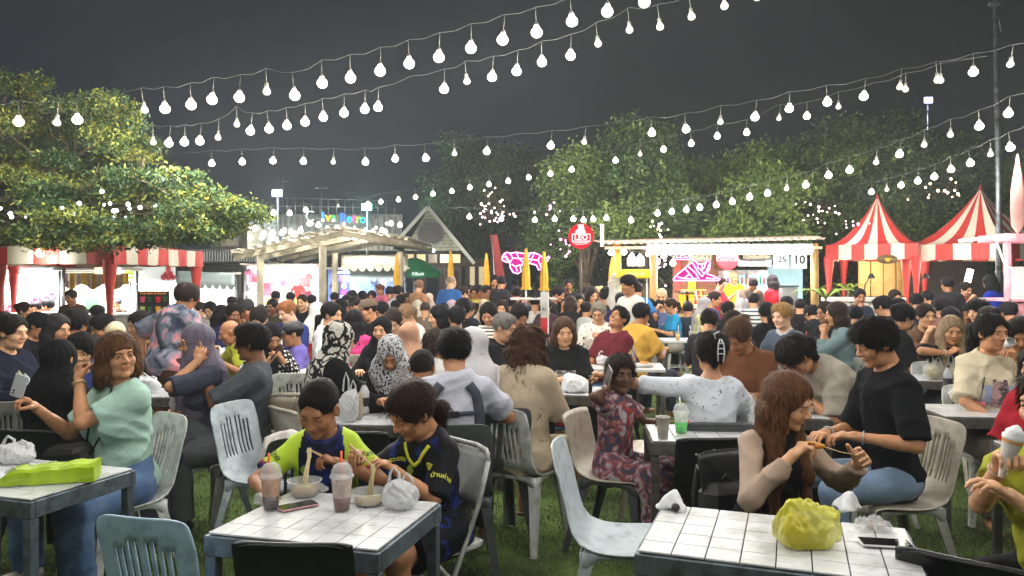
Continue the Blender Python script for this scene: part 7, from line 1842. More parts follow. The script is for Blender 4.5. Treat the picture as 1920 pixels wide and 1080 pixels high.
# --- further rows: key, px, py, d, face, sex, hair, hair colour, skin, top, label, extra -------------
FAR = [
 (46,566,8.4,80,'f','bun','#2a201c',1,'#8a6a58','woman with tied brown hair in profile above the navy woman',{'pose':'sit'}),
 (72,586,6.6,86,'m','short','#15131a',2,'#14151c','short haired person in black with white collar facing right',{}),
 (69,565,10.4,0,'m','short','#17151a',1,'#5f5a5c','young man facing out from the white toy stall',{}),(90,561,10.4,-80,'m','short','#16141a',1,'#a9bfd8','man in a pale blue shirt in profile before the toy stall',{}),
 (133,557,11.6,4,'m','short','#2a2422',3,'#4c3c34','vendor with brown shirt between the tent legs',{'pose':'stand','keep':1}),(164,552,11.4,176,'m','short','#121216',3,'#15161a','man in a black cap at the fruit stall seen from behind',{'cap':1}),
 (219,556,11.2,8,'f','short','#3a3c48',3,'#33323a','fruit vendor in a grey blue head wrap',{'cap':2,'pose':'stand'}),(183,572,8.6,170,'m','short','#121216',3,'#25262c','dark haired man behind the woman with sunglasses',{}),
 (8,585,9.2,30,'f','short','#2a2628',2,'#3a3a44','blurred dark haired person at the far left edge',{}),
 (373,566,9.4,-60,'f','bun','#221b18',1,'#8c7a70','woman half hidden behind the tie dye shirt',{}),(394,566,8.8,-10,'m','short','#15131a',1,'#c3c3c0','young man with glasses in a white shirt with black print',{'glasses':True}),
 (416,573,8.2,170,'f','long','#14131a',2,'#202028','woman with long black hair right of the young man with glasses',{}),(437,569,8.0,50,'m','short','#1a1414',4,'#1d2140','man in a dark print shirt holding a red packet',{}),
 (462,562,8.2,-30,'m','crop','#201a1a',3,'#8f2a2c','man in a black cap and red shirt beside the red packet',{'cap':1}),(486,580,7.2,-14,'f','bun','#1d1917',1,'#c8c0bc','woman bowing her head behind the grey polo',{'closed':True,'hpitch':26}),
 (430,600,7.4,-60,'m','none','#1a1414',3,'#8a8f2a','diner in a yellow and black sleeve reaching over the table',{'arms':('wide','table')}),(435,556,11,170,'m','short','#15141a',2,'#202026','dark haired head beyond the red packet',{}),
 (510,560,9.4,0,'f','bun','#1a1414',4,'#3d3a2c','dark skinned woman in an olive dress',{}),(517,545,12.5,180,'m','short','#15151a',2,'#1a1b20','man in a black cap before the clothes rails',{'cap':1}),(545,548,12.8,170,'f','mop','#1a1718',2,'#2a2a30','person with bushy black hair left of the bearded man',{}),
 (640,560,9.0,150,'f','long','#131216',2,'#15151a','long haired woman behind the white top profile',{}),(650,553,9.8,20,'m','short','#1b181a',3,'#2f3330','young man with tousled hair behind the pink shirt',{}),(665,556,9.2,-40,'m','short','#1a1614',2,'#22242a','man in a black cap left of the flat cap',{'cap':1}),
 (714,566,8.2,-40,'m','short','#16151a',3,'#1d1f2a','man in a dark navy shirt behind the black headscarf',{}),(697,545,12.2,0,'f','bun','#1a1614',2,'#2c2a30','dark dressed diner near the pergola post',{}),(660,545,13,-30,'m','mop','#1a1718',2,'#1f2024','man in dark clothes standing before the blue stall',{'pose':'stand'}),
 (679,545,13.4,180,'m','short','#17151a',2,'#20222a','dark clad customer at the blue stall',{}),(712,532,15.5,-60,'m','short','#5a3f30',2,'#d06a86','man in a coral pink polo standing by the blue stall',{'pose':'stand','build':1.15}),
 (747,535,15,140,'f','bun','#1a1718',2,'#c6c9cc','person in a white shirt left of the green umbrella pole',{}),(731,537,15.5,170,'m','short','#1b1a1e',2,'#3a4046','dark clothed person beside the yellow parasol',{}),(786,525,14.6,150,'f','short','#7a5f48',1,'#a87c5c','tan shouldered woman standing by the green umbrella',{'pose':'stand'}),
 (752,552,11.5,170,'f','claw','#151418',2,'#1e2748','dark haired person with a white clip below the umbrella',{}),(764,549,12.2,0,'f','bun','#2a2320',2,'#c9c0b8','pale faced diner below the green umbrella',{}),(775,550,11.8,180,'m','short','#15141a',3,'#2a3050','dark haired man below the green umbrella',{}),
 (742,562,10.4,180,'f','hijab','#15151a',2,'#15151a','black headscarf below the umbrella, seen from behind',{'hj':'#131418'}),(804,549,12.0,-30,'f','hijab','#fff',1,'#a59c90','woman in a cream headscarf facing the hut',{'hj':'#cfc4b2'}),(783,562,10.4,150,'f','hijab','#fff',1,'#b8b0a4','woman in a beige headscarf bent over her table',{'hj':'#b9b2a2'}),
 (730,577,9.0,170,'f','hijab','#fff',1,'#4a5050','grey headscarf behind the young woman in white',{'hj':'#555a60'}),(847,517,13.6,160,'m','bald','#8a7868',1,'#2f5f9e','bald man in a bright blue shirt standing by the parasol',{'pose':'stand','build':1.15}),
 (838,540,14,-20,'m','short','#2a211c',2,'#9c2c34','man in a red shirt behind the bald man',{}),(829,547,12.8,-70,'f','bun','#1d1a1c',2,'#c2c4c6','woman in white and grey beside the bald man',{}),(867,530,13.6,-50,'m','crop','#2a1f1a',1,'#1b1c20','dark shirted bearded man right of the bald man',{'build':1.1}),
 (880,529,16,20,'f','short','#2a1d18',2,'#3a2a26','woman before the lit blinds',{}),(890,535,14.6,-20,'m','short','#15131a',3,'#b5897c','man in a pink shirt with a white cup',{}),(899,530,15.4,-10,'m','short','#15131a',3,'#24242c','dark haired man at the yellow table',{}),(912,533,14.4,40,'f','short','#201a1a',3,'#8d4a3a','woman leaning in beside the yellow parasol',{}),
 (863,552,11.2,180,'m','mop','#17151a',2,'#15161c','curly headed man seen from behind left of the cream headscarf',{}),(848,562,10,160,'f','hijab','#fff',1,'#a99aa8','pale pink headscarf in the middle rows',{'hj':'#b9a3ac'}),(832,567,9.6,180,'f','hijab','#fff',1,'#15161a','black headscarf in the middle rows',{'hj':'#141418'}),
 (907,560,10.2,-10,'f','hijab','#fff',1,'#c9c8c4','woman in a cream headscarf and white top beyond the striped tank',{'hj':'#c6b7a2'}),(919,547,11.6,20,'m','short','#17151a',4,'#20222a','dark man with glasses right of the cream headscarf',{}),(960,558,10.4,180,'f','bun','#131216',2,'#1d1f26','black haired diner seen from behind left of the red shirt',{}),
 (941,518,14.2,150,'m','short','#15141a',3,'#23272e','man in black with a shoulder bag standing',{'pose':'stand'}),(926,516,15.6,10,'f','long','#1a1614',2,'#2a2226','woman standing beside the leopard neon',{'pose':'stand'}),(928,548,11.6,170,'m','short','#141318',3,'#1f2026','dark diner left of the drum stage',{}),(947,551,11,30,'m','short','#2a1c16',1,'#3a3438','young man facing right behind the striped tank',{}),
 (968,537,13.6,170,'f','bun','#1a1718',2,'#22242a','dark haired seated person before the stage',{}),(1012,548,11.2,170,'m','short','#121216',2,'#14151a','black shirted man behind the red and white post',{'build':1.2}),(1003,556,9.8,180,'m','crop','#1a1718',2,'#c9c9c6','person in white and blue left of the post',{}),(1008,545,12.6,180,'f','bun','#1a1718',2,'#c8692c','person in an orange top left of the post',{}),
 (1033,545,12.4,-60,'f','short','#1d1716',2,'#6aa08c','teal clad diner just right of the post',{}),(1047,530,13.2,60,'m','short','#16141a',2,'#1b1c22','man with glasses in black leaning his chin',{'arms':('eat','eat')}),(1066,522,14,0,'m','short','#17151a',4,'#1a1b20','dark man in black standing under the red sign',{'pose':'stand'}),(1049,558,10.4,180,'f','claw','#14121a',2,'#8a72ac','woman with a hair clip in a lilac top seen from behind',{}),
 (1070,556,9.4,176,'f','long','#30211c',2,'#1c1b20','woman with brown hair carrying a black backpack',{}),(1087,551,9.9,-4,'f','pony','#1c1512',1,'#17181b','smiling woman in a black shirt facing the camera',{}),(1058,548,11.4,170,'m','short','#15141a',2,'#c4c4c2','white shirted back beyond the lilac top',{}),(1089,544,12.4,170,'f','bun','#17151a',2,'#c9c9c8','white shirted person seen from behind near the bar',{}),
 (1100,526,13.6,-20,'m','short','#17151a',4,'#2c2a2c','man in a dark cap near the bar end',{'cap':1}),(1110,535,13.2,20,'f','long','#1b1614',1,'#8d8a86','woman with raised hands left of the straw hat',{'arms':('eat','eat')}),(1124,530,13.4,-10,'f','long','#2a1f1a',1,'#9aa0a4','woman in a pale straw hat',{'cap':3}),(1137,527,13,-50,'m','short','#17151a',1,'#cfcfcc','man in an open white shirt near the yellow stand',{}),
 (1150,530,13,30,'f','short','#17151a',2,'#c9a98a','diner in a tan top under the drink stand',{}),(1133,543,10.9,184,'m','short','#121216',2,'#2b2c30','broad back in a dark grey jacket left of the white shirt',{'build':1.25}),(1164,549,9.2,-6,'m','short','#17121a',3,'#2a2350','bearded man in a dark purple shirt facing the camera',{'keep':0}),(1156,512,12,120,'f','long','#cfc8bc',0,'#d4d0c8','white haired woman in a white top standing',{'pose':'stand'}),
 (1196,530,12.4,170,'m','short','#1d1918',2,'#2f74b4','person in a bright blue shirt behind the stand legs',{'pose':'stand'}),(1240,532,12.2,0,'m','bald','#b9a898',1,'#b9b6b0','bald man in a grey shirt sitting at the bar',{'build':1.1}),(1218,560,11,176,'f','short','#15141a',2,'#20222a','dark haired diner beside the slate blue back',{}),
 (1377,507,14.6,2,'m','crop','#b8a078',2,'#d6b41c','vendor in a yellow football shirt standing behind the bar',{'pose':'stand','build':1.05}),(1352,519,13.6,40,'f','bun','#2a1c18',1,'#b82430','woman in a red top at the bar',{'pose':'stand'}),(1412,525,13.6,4,'m','crop','#171312',3,'#5a4c42','man in a dark brown shirt bending over the counter',{'pose':'stand','hpitch':36,'lean':20}),
 (1448,516,13.9,190,'f','long','#1a1214',2,'#b4202c','woman in a sleeveless red top facing the coffee machine',{'pose':'stand','hlen':.45}),(1475,556,8.8,170,'m','short','#1a1416',2,'#1d1a20','man in a dark cap behind the blond man',{'cap':1}),(1400,560,9.6,170,'f','hijab','#fff',1,'#9fa9b8','pale headscarf left of the striped back',{'hj':'#a9adb6'}),
 (1612,541,9.6,4,'m','short','#131216',3,'#262f42','man in a dark blue shirt facing the camera at the table by the tent',{'build':1.15,'keep':0}),(1655,556,8.2,-150,'m','short','#15131a',2,'#15171c','boy in a black shirt with white letters at the tent table',{'keep':0,'arms':('table','wide')}),(1678,543,10.4,0,'m','short','#231a16',1,'#c0b8b0','young man looking over beside the tent pole',{}),
 (1683,559,8.2,180,'m','mop','#131216',2,'#1b1d26','dark bowed head right of the boy with letters',{}),(1718,551,8.8,180,'m','mop','#101014',2,'#181e3a','round black haired head in a navy shirt left of the grey standing back',{}),(1776,519,9.6,170,'m','mop','#161418',3,'#2b2a2e','man in a charcoal shirt standing at the food counter',{'pose':'stand','build':1.15}),
 (1812,529,12.6,0,'f','bun','#231a16',1,'#b4303c','vendor in a red printed shirt behind the food counter',{'pose':'stand'}),(1856,516,9.2,200,'f','long','#14141a',2,'#1d33a0','woman with long black hair in a cobalt blue shirt standing at the counter',{'pose':'stand','hlen':1.0}),
 (1782,576,7.6,180,'f','mop','#14141a',2,'#c4cad8','head with a pale blue headband and white top',{}),(1853,575,6.4,196,'f','bun','#2a2422',2,'#6a5a54','woman with a white hair tie behind the cat shirt',{}),(1914,597,5.4,-40,'m','short','#1b1615',3,'#7a2a30','dark haired head at the right edge above the red shirt',{}),
 (1766,558,8.2,170,'m','short','#17151a',2,'#6a4a44','dark diner left of the fluffy haired boy',{}),(1604,574,8.2,150,'f','bun','#17151a',2,'#22242a','dark haired diner right of the jacket woman',{}),(1500,560,9.8,170,'m','short','#1a1416',2,'#2a2226','dark shirted diner at the right end of the bar',{}),
 (340,566,9.8,20,'f','short','#221b18',2,'#5c4a44','diner hidden behind the tie dye shoulder',{}),(290,566,10.4,160,'m','short','#17151a',2,'#2a2a32','dark diner in front of the menu board',{}),(585,553,11.2,160,'m','short','#15141a',2,'#2a3048','person in dark denim before the clothes rails',{}),
 (628,548,12.2,170,'m','short','#15141a',2,'#23252c','dark haired diner at the pergola post, left',{}),(797,566,9.4,170,'m','crop','#3a302a',2,'#6a5d52','brown haired diner bending beside the beige headscarf',{}),(880,566,9.4,150,'m','short','#17151a',2,'#24262e','dark shouldered diner between the rows',{}),
 (985,545,12.8,150,'f','short','#17151a',2,'#3c4a58','blue grey clad diner under the tallest parasol',{}),(1025,560,9.6,0,'f','bun','#17151a',3,'#44303a','diner with dark face just below the post',{}),(1100,566,9.3,150,'f','bun','#1d1716',2,'#b4b4b2','pale clad diner behind the bird shirt',{}),(1290,566,9.6,150,'m','short','#17151a',2,'#2c3644','dark blue diner behind the orange drinks',{}),
 (1520,573,8.8,-160,'f','bun','#17151a',2,'#202226','dark haired diner behind the woman in profile',{}),(1740,545,11,-150,'m','short','#17151a',2,'#3c3c44','customer standing at the tent counter',{'pose':'stand'}),(1890,566,8,200,'f','bun','#17151a',2,'#8c5a5e','dark haired diner by the pink stall',{}),
]
CAPS = {1: (mat('cap_black','#17181b',rough=.85),'cap'),2: (mat('wrap_grey','#5a6070',rough=.9),'beanie'),3: (mat('straw','#b49a6c',rough=.9,var=.2,scale=40),'beret')}
for i,(px,py,d,face,sex,hair,hcol,sk,top,lab,ex) in enumerate(FAR):
 kw = dict(ex); hj = kw.pop('hj',None); cp = kw.pop('cap',None)
 if hj: kw['hijab'] = cloth(hj); kw['hlen'] = 1.5
 if cp: kw['cap'] = CAPS[cp]
 if d > 13: kw['keep'] = 1
 if kw.get('pose') == 'stand': kw.setdefault('arms',('down','phone') if i % 2 else ('counter','down'))
 else: kw.setdefault('arms',[('table','table2'),('table2','eat'),('lap','table'),('table','lap')][i % 4])
 kw.setdefault('lean',6 + (i*7) % 9); kw.setdefault('hpitch',(i*5) % 14); kw.setdefault('hyaw',((i*37) % 30) - 15)
 kw.setdefault('bottom',Bt(['#23262e',DENIMD,'#1b1b1f',DENIM,'#3c3a36'][i % 5]))
 person('far%d' % i,px,py,d,face,lab,sex=sex,hair=hair,hcol=hcol,skin=sk,top=T(top,.8 if not hj else 1.8,.018),**kw)
print('people',BODY_STATS,time.time() - t_people)
# ------------------------------------------------------------------ tables
table((-.65,2.745),R(-15.5),8,5,.0775,.106,'white tiled table with noodle bowls and iced drinks in front of the boy and girl')
table((.866,2.508),R(-20),8,5,.102,.104,'white tiled table with the crumpled yellow bag on it')
table((-2.167,3.321),R(-17.5),8,5,.1025,.102,'white tiled table with the lime green bag at the left edge')
table((1.13,4.22),R(-5),6,4,.125,.115,'white tiled table with the green drink beside the floral blouse',frame=RUST)
table((-.87,4.70),R(-4),5,4,.12,.115,'cluttered tiled table between the patterned scarf and the leopard scarf',frame=RUST)
table((.33,5.88),R(-14),6,4,.13,.12,'white table covered with paper in front of the woman in the picture print shirt',frame=RUST)
table((-3.70,5.50),R(-6),6,4,.13,.12,'table with a yellow bag and a tilted bottle at the left edge',frame=ZINC)
table((-2.55,5.75),R(10),6,4,.12,.12,'white table behind the woman in the purple headscarf',frame=RUST)
table((3.72,6.60),R(-8),6,4,.13,.12,'grey framed table loaded with clear bags before the ash blond woman',frame=RUST)
table((3.08,4.95),R(-4),6,4,.13,.12,'table with the red drink in front of the cat print shirt',frame=RUST)
table((2.86,3.72),R(-12),6,4,.13,.12,'tiled table end at the right edge beside the yellow green shirt',frame=RUST)
table((1.62,4.95),R(-10),6,4,.12,.12,'table between the bending woman and the woman in brown',frame=RUST)
PT = mat('plain_top','#d2d3d2',rough=.3,var=.05,dirt='#b0afa9')
for i,(x,y,rz,lab) in enumerate(((1.05,7.4,-6,'white topped table left of the man in maroon'),(2.45,10.6,0,'white table with orange drinks near the bar'),(2.75,7.6,4,'white table right of the woman in brown with tissues'),(-1.9,7.0,5,'white table behind the girl in pink'),
 (-.35,6.9,-8,'white table before the striped tank top'),(-4.2,7.4,3,'white table behind the child with the red clip'),(4.3,8.9,-3,'table with a blue tray before the man in dark blue'),(-2.9,8.0,0,'white table before the smiling man in royal blue'),
 (.5,9.4,2,'white table in front of the smiling woman in black'),(-1.0,9.6,0,'table in front of the beige headscarf'),(3.4,9.2,2,'white table behind the woman in the grey blue jacket'),(5.1,7.7,-5,'white table before the fluffy haired boy'))):
 table((x,y),R(rz),0,0,0,0,lab,tiles=False,plain=PT,frame=RUST) if False else None
 W_ = (.8,.55); o = empty('steel_table',(x,y,0),R(rz),lab,'table','plain white tables in the rows')
 box_part('tabletop',(0,0,.725),(W_[0],W_[1],.03),PT,o,.004)
 for sx in (-1,1):
  for sy in (-1,1): box_part('leg',(sx*.375,sy*.25,.355),(.035,.035,.70),RUST,o)
for i,(px,py,d,lab) in enumerate(((910,563,14.5,'yellow edged table before the lit blinds'),(880,566,14.0,'yellow edged table by the bald man in blue'),(1000,560,12.6,'small stage table with drum gear'))):
 o = empty('bar_table',P(px,700,d) * Vector((1,1,0)),0,lab,'table'); z = P(px,py,d).z
 box_part('tabletop',(0,0,z),(.75,.5,.03),mat('table_yellow','#b8a63a',rough=.5) if i < 2 else PT,o,.004)
 for sx in (-1,1): MB().tube([(sx*.3,0,0),(-sx*.3,0,z)],.015,6).build('leg',mat('table_yellow','#b8a63a'),o)
# empty chairs
molded_chair((-1.13,2.74,0),R(-14),'blue','empty weathered blue plastic chair at the bottom left','slots',scale=.97)
molded_chair((-.655,2.60,0),R(-3),'black','empty black plastic chair pushed up to the noodle table','low',scale=1.0)
molded_chair((.485,3.36,0),R(258),'paleblue','empty pale blue and white plastic chair standing sideways by the yellow bag table','plain',scale=1.02)
molded_chair((-1.42,4.50,0),R(248),'paleblue','pale blue slotted plastic chair with a white sack on its seat','slots')
molded_chair((1.47,2.40,0),R(-40),'black','empty black plastic chair at the bottom right corner','low')
molded_chair((-.82,4.28,0),R(-2),'black','empty black plastic chair between the boy and the girl','low')
molded_chair((1.0,4.12,0),R(2),'black','empty black bolted plastic chair in front of the floral blouse','low',bolts=True)
folding_chair((-1.36,5.05,0),R(-6),'tan folding chair right of the man in the grey polo','tan_enamel')
molded_chair((.98,5.15,0),R(70),'beige','empty beige plastic chair behind the small girl','slots')
stool((2.15,8.2,0),R(8),'white','empty white plastic stool next to the yellow shirt chair')
molded_chair((-1.75,6.3,0),R(8),'white','empty white plastic chair right of the polka dots','slots')
molded_chair((3.55,5.95,0),R(10),'beige','empty beige plastic chair left of the clear bags','slots')
molded_chair((.1,8.1,0),R(0),'beige','empty beige slotted plastic chair in the middle rows','slots')
molded_chair((4.1,7.9,0),R(4),'grey','empty grey plastic chair before the dark blue shirt','slots')
molded_chair((-3.1,4.9,0),R(20),'grey','empty grey plastic chair behind the black headscarf','slots')
# ------------------------------------------------------------------ things laid onto clothes
from mathutils.bvhtree import BVHTree
def bvh_of(info,part):
 o = info['parts'].get(part)
 if not o: return None
 me = o.data; return BVHTree.FromPolygons([v.co.copy() for v in me.vertices],[tuple(p.vertices) for p in me.polygons])
def on_cloth(info,bv,a,b_,side,off=.004):
 """project a point of the chest or back plane (across, up from the waist) onto the garment"""
 f = 1 if side == 'front' else -1
 base = info['U0'] + info['up'] @ V3(a,f*.5,b_); dr = info['up'] @ V3(0,-f,0)
 h = bv.ray_cast(Vector(base),Vector(dr))
 if h[0] is None: return None
 return h[0] - Vector(dr) * off
def ribbon(info,name,part,pts,w_,m_,side='back',th=.006,off=.003):
 bv = bvh_of(info,part);
 if bv is None: return
 n = 26; P_ = []
 segs = [(pts[i],pts[i+1]) for i in range(len(pts)-1)]
 for i in range(n+1):
  t = i/n*len(segs); k = min(int(t),len(segs)-1); u = t - k
  a = segs[k][0][0]*(1-u) + segs[k][1][0]*u; b_ = segs[k][0][1]*(1-u) + segs[k][1][1]*u
  dx,dz = segs[k][1][0]-segs[k][0][0],segs[k][1][1]-segs[k][0][1]; L_ = math.hypot(dx,dz); nx,nz = -dz/L_*w_/2,dx/L_*w_/2
  q = [on_cloth(info,bv,a+nx,b_+nz,side,off),on_cloth(info,bv,a,b_,side,off),on_cloth(info,bv,a-nx,b_-nz,side,off)]
  if None not in q: P_.append(q)
 if len(P_) < 2: return
 b = MB(); b.add([v for q in P_ for v in q],[(i*3+k,i*3+k+1,i*3+k+4,i*3+k+3) for i in range(len(P_)-1) for k in (0,1)],True)
 return link(name,solidify(b.data(name,m_),th,1),info['obj'])
def patch(info,name,part,a0,a1,b0,b1,m_,side='front',n=14,off=.003,shape=None):
 bv = bvh_of(info,part)
 if bv is None: return
 V,ok = [],[]
 for j in range(n+1):
  for i in range(n+1):
   u,v = i/n,j/n
   if shape: u,v = shape(u,v)
   q = on_cloth(info,bv,a0 + (a1-a0)*u,b0 + (b1-b0)*v,side,off); ok.append(q is not None); V.append(q or Vector((0,0,0)))
 F = [(j*(n+1)+i,j*(n+1)+i+1,(j+1)*(n+1)+i+1,(j+1)*(n+1)+i) for j in range(n) for i in range(n)]
 F = [f for f in F if all(ok[k] for k in f)]
 b = MB(); b.add(V,F,True); return b.build(name,m_,info['obj'])
def print_text(info,part,s_,size,m_,a,b_,side='front',name='lettering',rot=0.0,arm=None):
 cu = bpy.data.curves.new('t','FONT'); cu.body = s_; cu.size = size; cu.align_x = 'CENTER'; cu.align_y = 'CENTER'; cu.resolution_u = 2; cu.offset = size*.02
 t = bpy.data.objects.new('t',cu); COL.objects.link(t); dg = bpy.context.evaluated_depsgraph_get(); dg.update()
 me = bpy.data.meshes.new_from_object(t.evaluated_get(dg)); bpy.data.objects.remove(t)
 bv = bvh_of(info,part); f = 1 if side == 'front' else -1; last = None
 for v in me.vertices:
  x,y = v.co.x*math.cos(rot) - v.co.y*math.sin(rot),v.co.x*math.sin(rot) + v.co.y*math.cos(rot)
  if arm is None: q = on_cloth(info,bv,a - f*x,b_ + y,side,.0035)
  else:
   A_ = info['arms'][arm]; ax = nrm(A_[1]-A_[0]); out = arm_out(info,arm); sd = np.cross(ax,out)
   src = A_[0] + ax*(a - y) + sd*(x*arm_sgn(arm)) + out*.3; h = bv.ray_cast(Vector(src),Vector(-out)); q = h[0] + Vector(out)*.0035 if h[0] is not None else None
  if q is None: q = last or Vector((0,0,0))
  last = q; v.co = q
 me.materials.clear(); me.materials.append(m_); return link(name,me,info['obj'])
def arm_out(info,arm):
 A_ = info['arms'][arm]; ax = nrm(A_[1]-A_[0]); o = V3(arm*.75,.75,0.1); o = o - ax*(o@ax); return nrm(o)
def arm_sgn(arm): return -1
SH = 'shirt'; pe = PEOPLE
MW,MY,MR,MG,MK = mat('print_white','#c9ccd2',rough=.6,var=0),mat('print_yellow','#c8cc2c',rough=.6,var=0),mat('print_red','#c2281f',rough=.6,var=0),mat('print_green','#7f9a2c',rough=.6,var=0),mat('print_black','#101010',rough=.6,var=0)
b_ = pe['boy']
print_text(b_,SH,'ชายกล้า',.085,MW,.0,-.015); print_text(b_,SH,'ทะเลสวน',.030,MW,0,-.085); print_text(b_,SH,'ROVEN',.024,MG,.075,.085); print_text(b_,SH,'โปร',.022,MY,-.075,.15)
patch(b_,'leaf_emblem',SH,.055,.095,.10,.15,MG,shape=lambda u,v: (.5 + (u-.5)*math.sin(math.pi*v),v),n=8)
for arm in (-1,1): print_text(b_,SH,'บู๊ไทย',.036,MK,.115,0,arm=arm); print_text(b_,SH,'อพ.ไทย',.036,MR,.165,0,arm=arm)
g_ = pe['girl']
print_text(g_,SH,'ระยอง',.030,MY,.085,.165); print_text(g_,SH,'กล้วย',.042,MG,.02,.075); print_text(g_,SH,'ชาย',.03,MY,-.10,.165); print_text(g_,SH,'มิตร',.026,MW,-.06,.04)
patch(g_,'leaf_emblem',SH,.0,.04,.10,.15,MG,shape=lambda u,v: (.5 + (u-.5)*math.sin(math.pi*v),v),n=8)
ribbon(g_,'collar_trim',SH,[(-.075,.235),(-.035,.17),(-.005,.145)],.016,YELC,'front',.003); ribbon(g_,'collar_trim',SH,[(.065,.235),(.03,.175),(-.005,.145)],.016,YELC,'front',.003)
print_text(g_,SH,'บ้านค่าย',.030,MY,.15,0,arm=-1)
patch(pe['blackprint'],'picture_print',SH,-.085,.085,-.03,.13,pattern('photo_print','tiedye','#4a4744','#b9b4b2',16,th=.5))
patch(pe['catshirt'],'picture_print',SH,-.10,-.045,.0,.13,mat('print_blue','#8f9fc4',rough=.8,var=.2)); patch(pe['catshirt'],'picture_print',SH,.06,.095,.0,.13,mat('print_blue','#8f9fc4'))
patch(pe['catshirt'],'animal_print',SH,-.045,.06,-.02,.15,pattern('cat_print','tiedye','#463e40','#b08f92',22,th=.5),shape=lambda u,v: (.5 + (u-.5)*(.75 + .25*math.sin(math.pi*v)),v))
for px_ in ((-.035,-.015),(.025,.045)): patch(pe['catshirt'],'ear_print',SH,px_[0],px_[1],.145,.165,pattern('cat_print','tiedye','#463e40','#b08f92',22),n=4)
print_text(pe['far51'] if 'far51' in pe else b_,SH,'NY',.001,MW,0,0) if False else None
p_ = pe['chain']; print_text(p_,SH,'ARK',.11,MW,0,.05) if p_ else None; print_text(pe['flatcap'],SH,'WILD',.07,MW,0,.08); print_text(pe['flatcap'],SH,'ROCK',.07,MW,0,.02)
for k_,v_ in pe.items():
 if v_['obj']['label'].startswith('boy in a black shirt with white letters'): print_text(v_,SH,'NY',.12,MW,0,.08,'back')
 if v_['obj']['label'].startswith('vendor in a yellow football'): patch(v_,'shirt_stripe',SH,-.07,-.03,-.1,.18,MW)
bt_ = pe['blacktee']
patch(bt_,'logo_print',SH,-.02,.055,-.10,-.083,mat('print_grey','#7b8188',var=0),'back',5); patch(bt_,'logo_print',SH,.03,.055,-.135,-.10,mat('print_grey','#7b8188'),'back',5)
# backpack harness
GS = mat('strap_grey','#3f4454',rough=.85,var=.12,bump=.3,bscale=150)
bp_ = pe['backpack']
for s_ in (-1,1): ribbon(bp_,'harness_strap',SH,[(s_*.075,.25),(s_*.115,.20),(s_*.135,.08),(s_*.125,-.05),(s_*.12,-.12)],.050,GS,'back',.010)
ribbon(bp_,'chest_strap',SH,[(-.13,.085),(.13,.10)],.022,GS,'back',.006); ribbon(bp_,'chest_strap',SH,[(-.02,.09),(-.10,.045)],.020,GS,'back',.006,.006)
q = on_cloth(bp_,bvh_of(bp_,SH),.0,.092,'back',.010)
if q: b = MB(); b.box((0,0,0),(.05,.012,.032),bev=.003); o = b.build('buckle',BLACK,bp_['obj']); o.location = q
ribbon(pe['yellowback'],'bag_strap',SH,[(-.10,.24),(.02,.08),(.13,-.12)],.028,mat('strap_brown','#2e1c1a',rough=.7),'back',.004)
ribbon(pe['keffiyeh'],'bag_strap',SH,[(.06,.20),(.01,.0),(-.03,-.14)],.014,WHITEP,'back',.004)
ribbon(pe['tiedye'],'bag_strap',SH,[(-.10,.24),(-.02,.08),(.10,-.10)],.045,mat('strap_slate','#2b303a',rough=.8),'back',.006)
# hair claw
REDT = mat('red_trim','#a83228',rough=.8)
for q in ([(-.055,.22),(-.03,.08),(-.05,-.10)],[(.055,.22),(.03,.08),(.05,-.10)],[(-.055,.21),(0,.165),(.055,.21)]): ribbon(pe['child'],'red_trim',SH,q,.014,REDT,'front',.003)
f_ = pe['floral']; Hm,hc = f_['Hm'],f_['head']
b = MB();
for s_ in (-1,1): b.tube([tuple(hc + Hm @ V3(s_*x + .02,y,z)) for x,y,z in ((.004,-.165,.085),(.016,-.178,.05),(.020,-.178,.0),(.014,-.165,-.045))],.0045,6)
for z in (.06,.03,.0): b.tube([tuple(hc + Hm @ V3(x + .02,-.178,z)) for x in (-.02,0,.02)],.004,6)
b.tube([tuple(hc + Hm @ V3(x,y,z)) for x,y,z in ((-.01,-.17,.085),(-.02,-.18,.115),(.01,-.175,.13))],.0045,6)
b.build('hair_claw',mat('claw_clear','#b9bdc2',rough=.2,var=.05),f_['obj'])
# crossbody bag, phone and bracelet of the woman in mint
def hand_pos(key,arm): return world_of(pe[key],pe[key]['arms'][arm][2])
def fwd_of(key,arm):
 i_ = pe[key]; v = i_['arms'][arm][7][:,1]; a = i_['obj'].rotation_euler.z
 return Vector((v[0]*math.cos(a) - v[1]*math.sin(a),v[0]*math.sin(a) + v[1]*math.cos(a),v[2]))
m_ = pe['mint']; BAGK = mat('bag_black','#17181c',rough=.55,var=.15,bump=.15,bscale=40)
o = empty('handbag',world_of(m_,(.06,.24,.66)),m_['obj'].rotation_euler.z + R(12),'black crossbody bag with a silver emblem on the lap of the woman in mint','handbag')
b = MB(); b.box((0,0,.0),(.27,.10,.19),bev=.03); q = b.build('bag_body',BAGK,o); q.rotation_euler = (R(-18),R(8),0)
b = MB(); b.box((0,.0,.055),(.275,.112,.085),bev=.02); q = b.build('flap',BAGK,o); q.rotation_euler = (R(-18),R(8),0)
b = MB(); b.ball((0,0,0),.014,10,6,(1.4,.5,1)); b.tube([(-.03,0,.0),(0,0,.02),(.03,0,0)],.003,5); b.tube([(-.02,0,-.02),(0,0,-.005),(.02,0,-.02)],.003,5); q = b.build('silver_emblem',STEEL,o); q.location = (.02,.075,.01)
b = MB(); b.tube([(-.13,.0,.06),(-.19,-.05,.2),(-.16,-.10,.40)],.006,6); b.build('strap',BAGK,o)
ribbon(m_,'bag_strap',SH,[(-.06,.22),(.03,.08),(.12,-.06)],.012,BAGK,'front',.003)
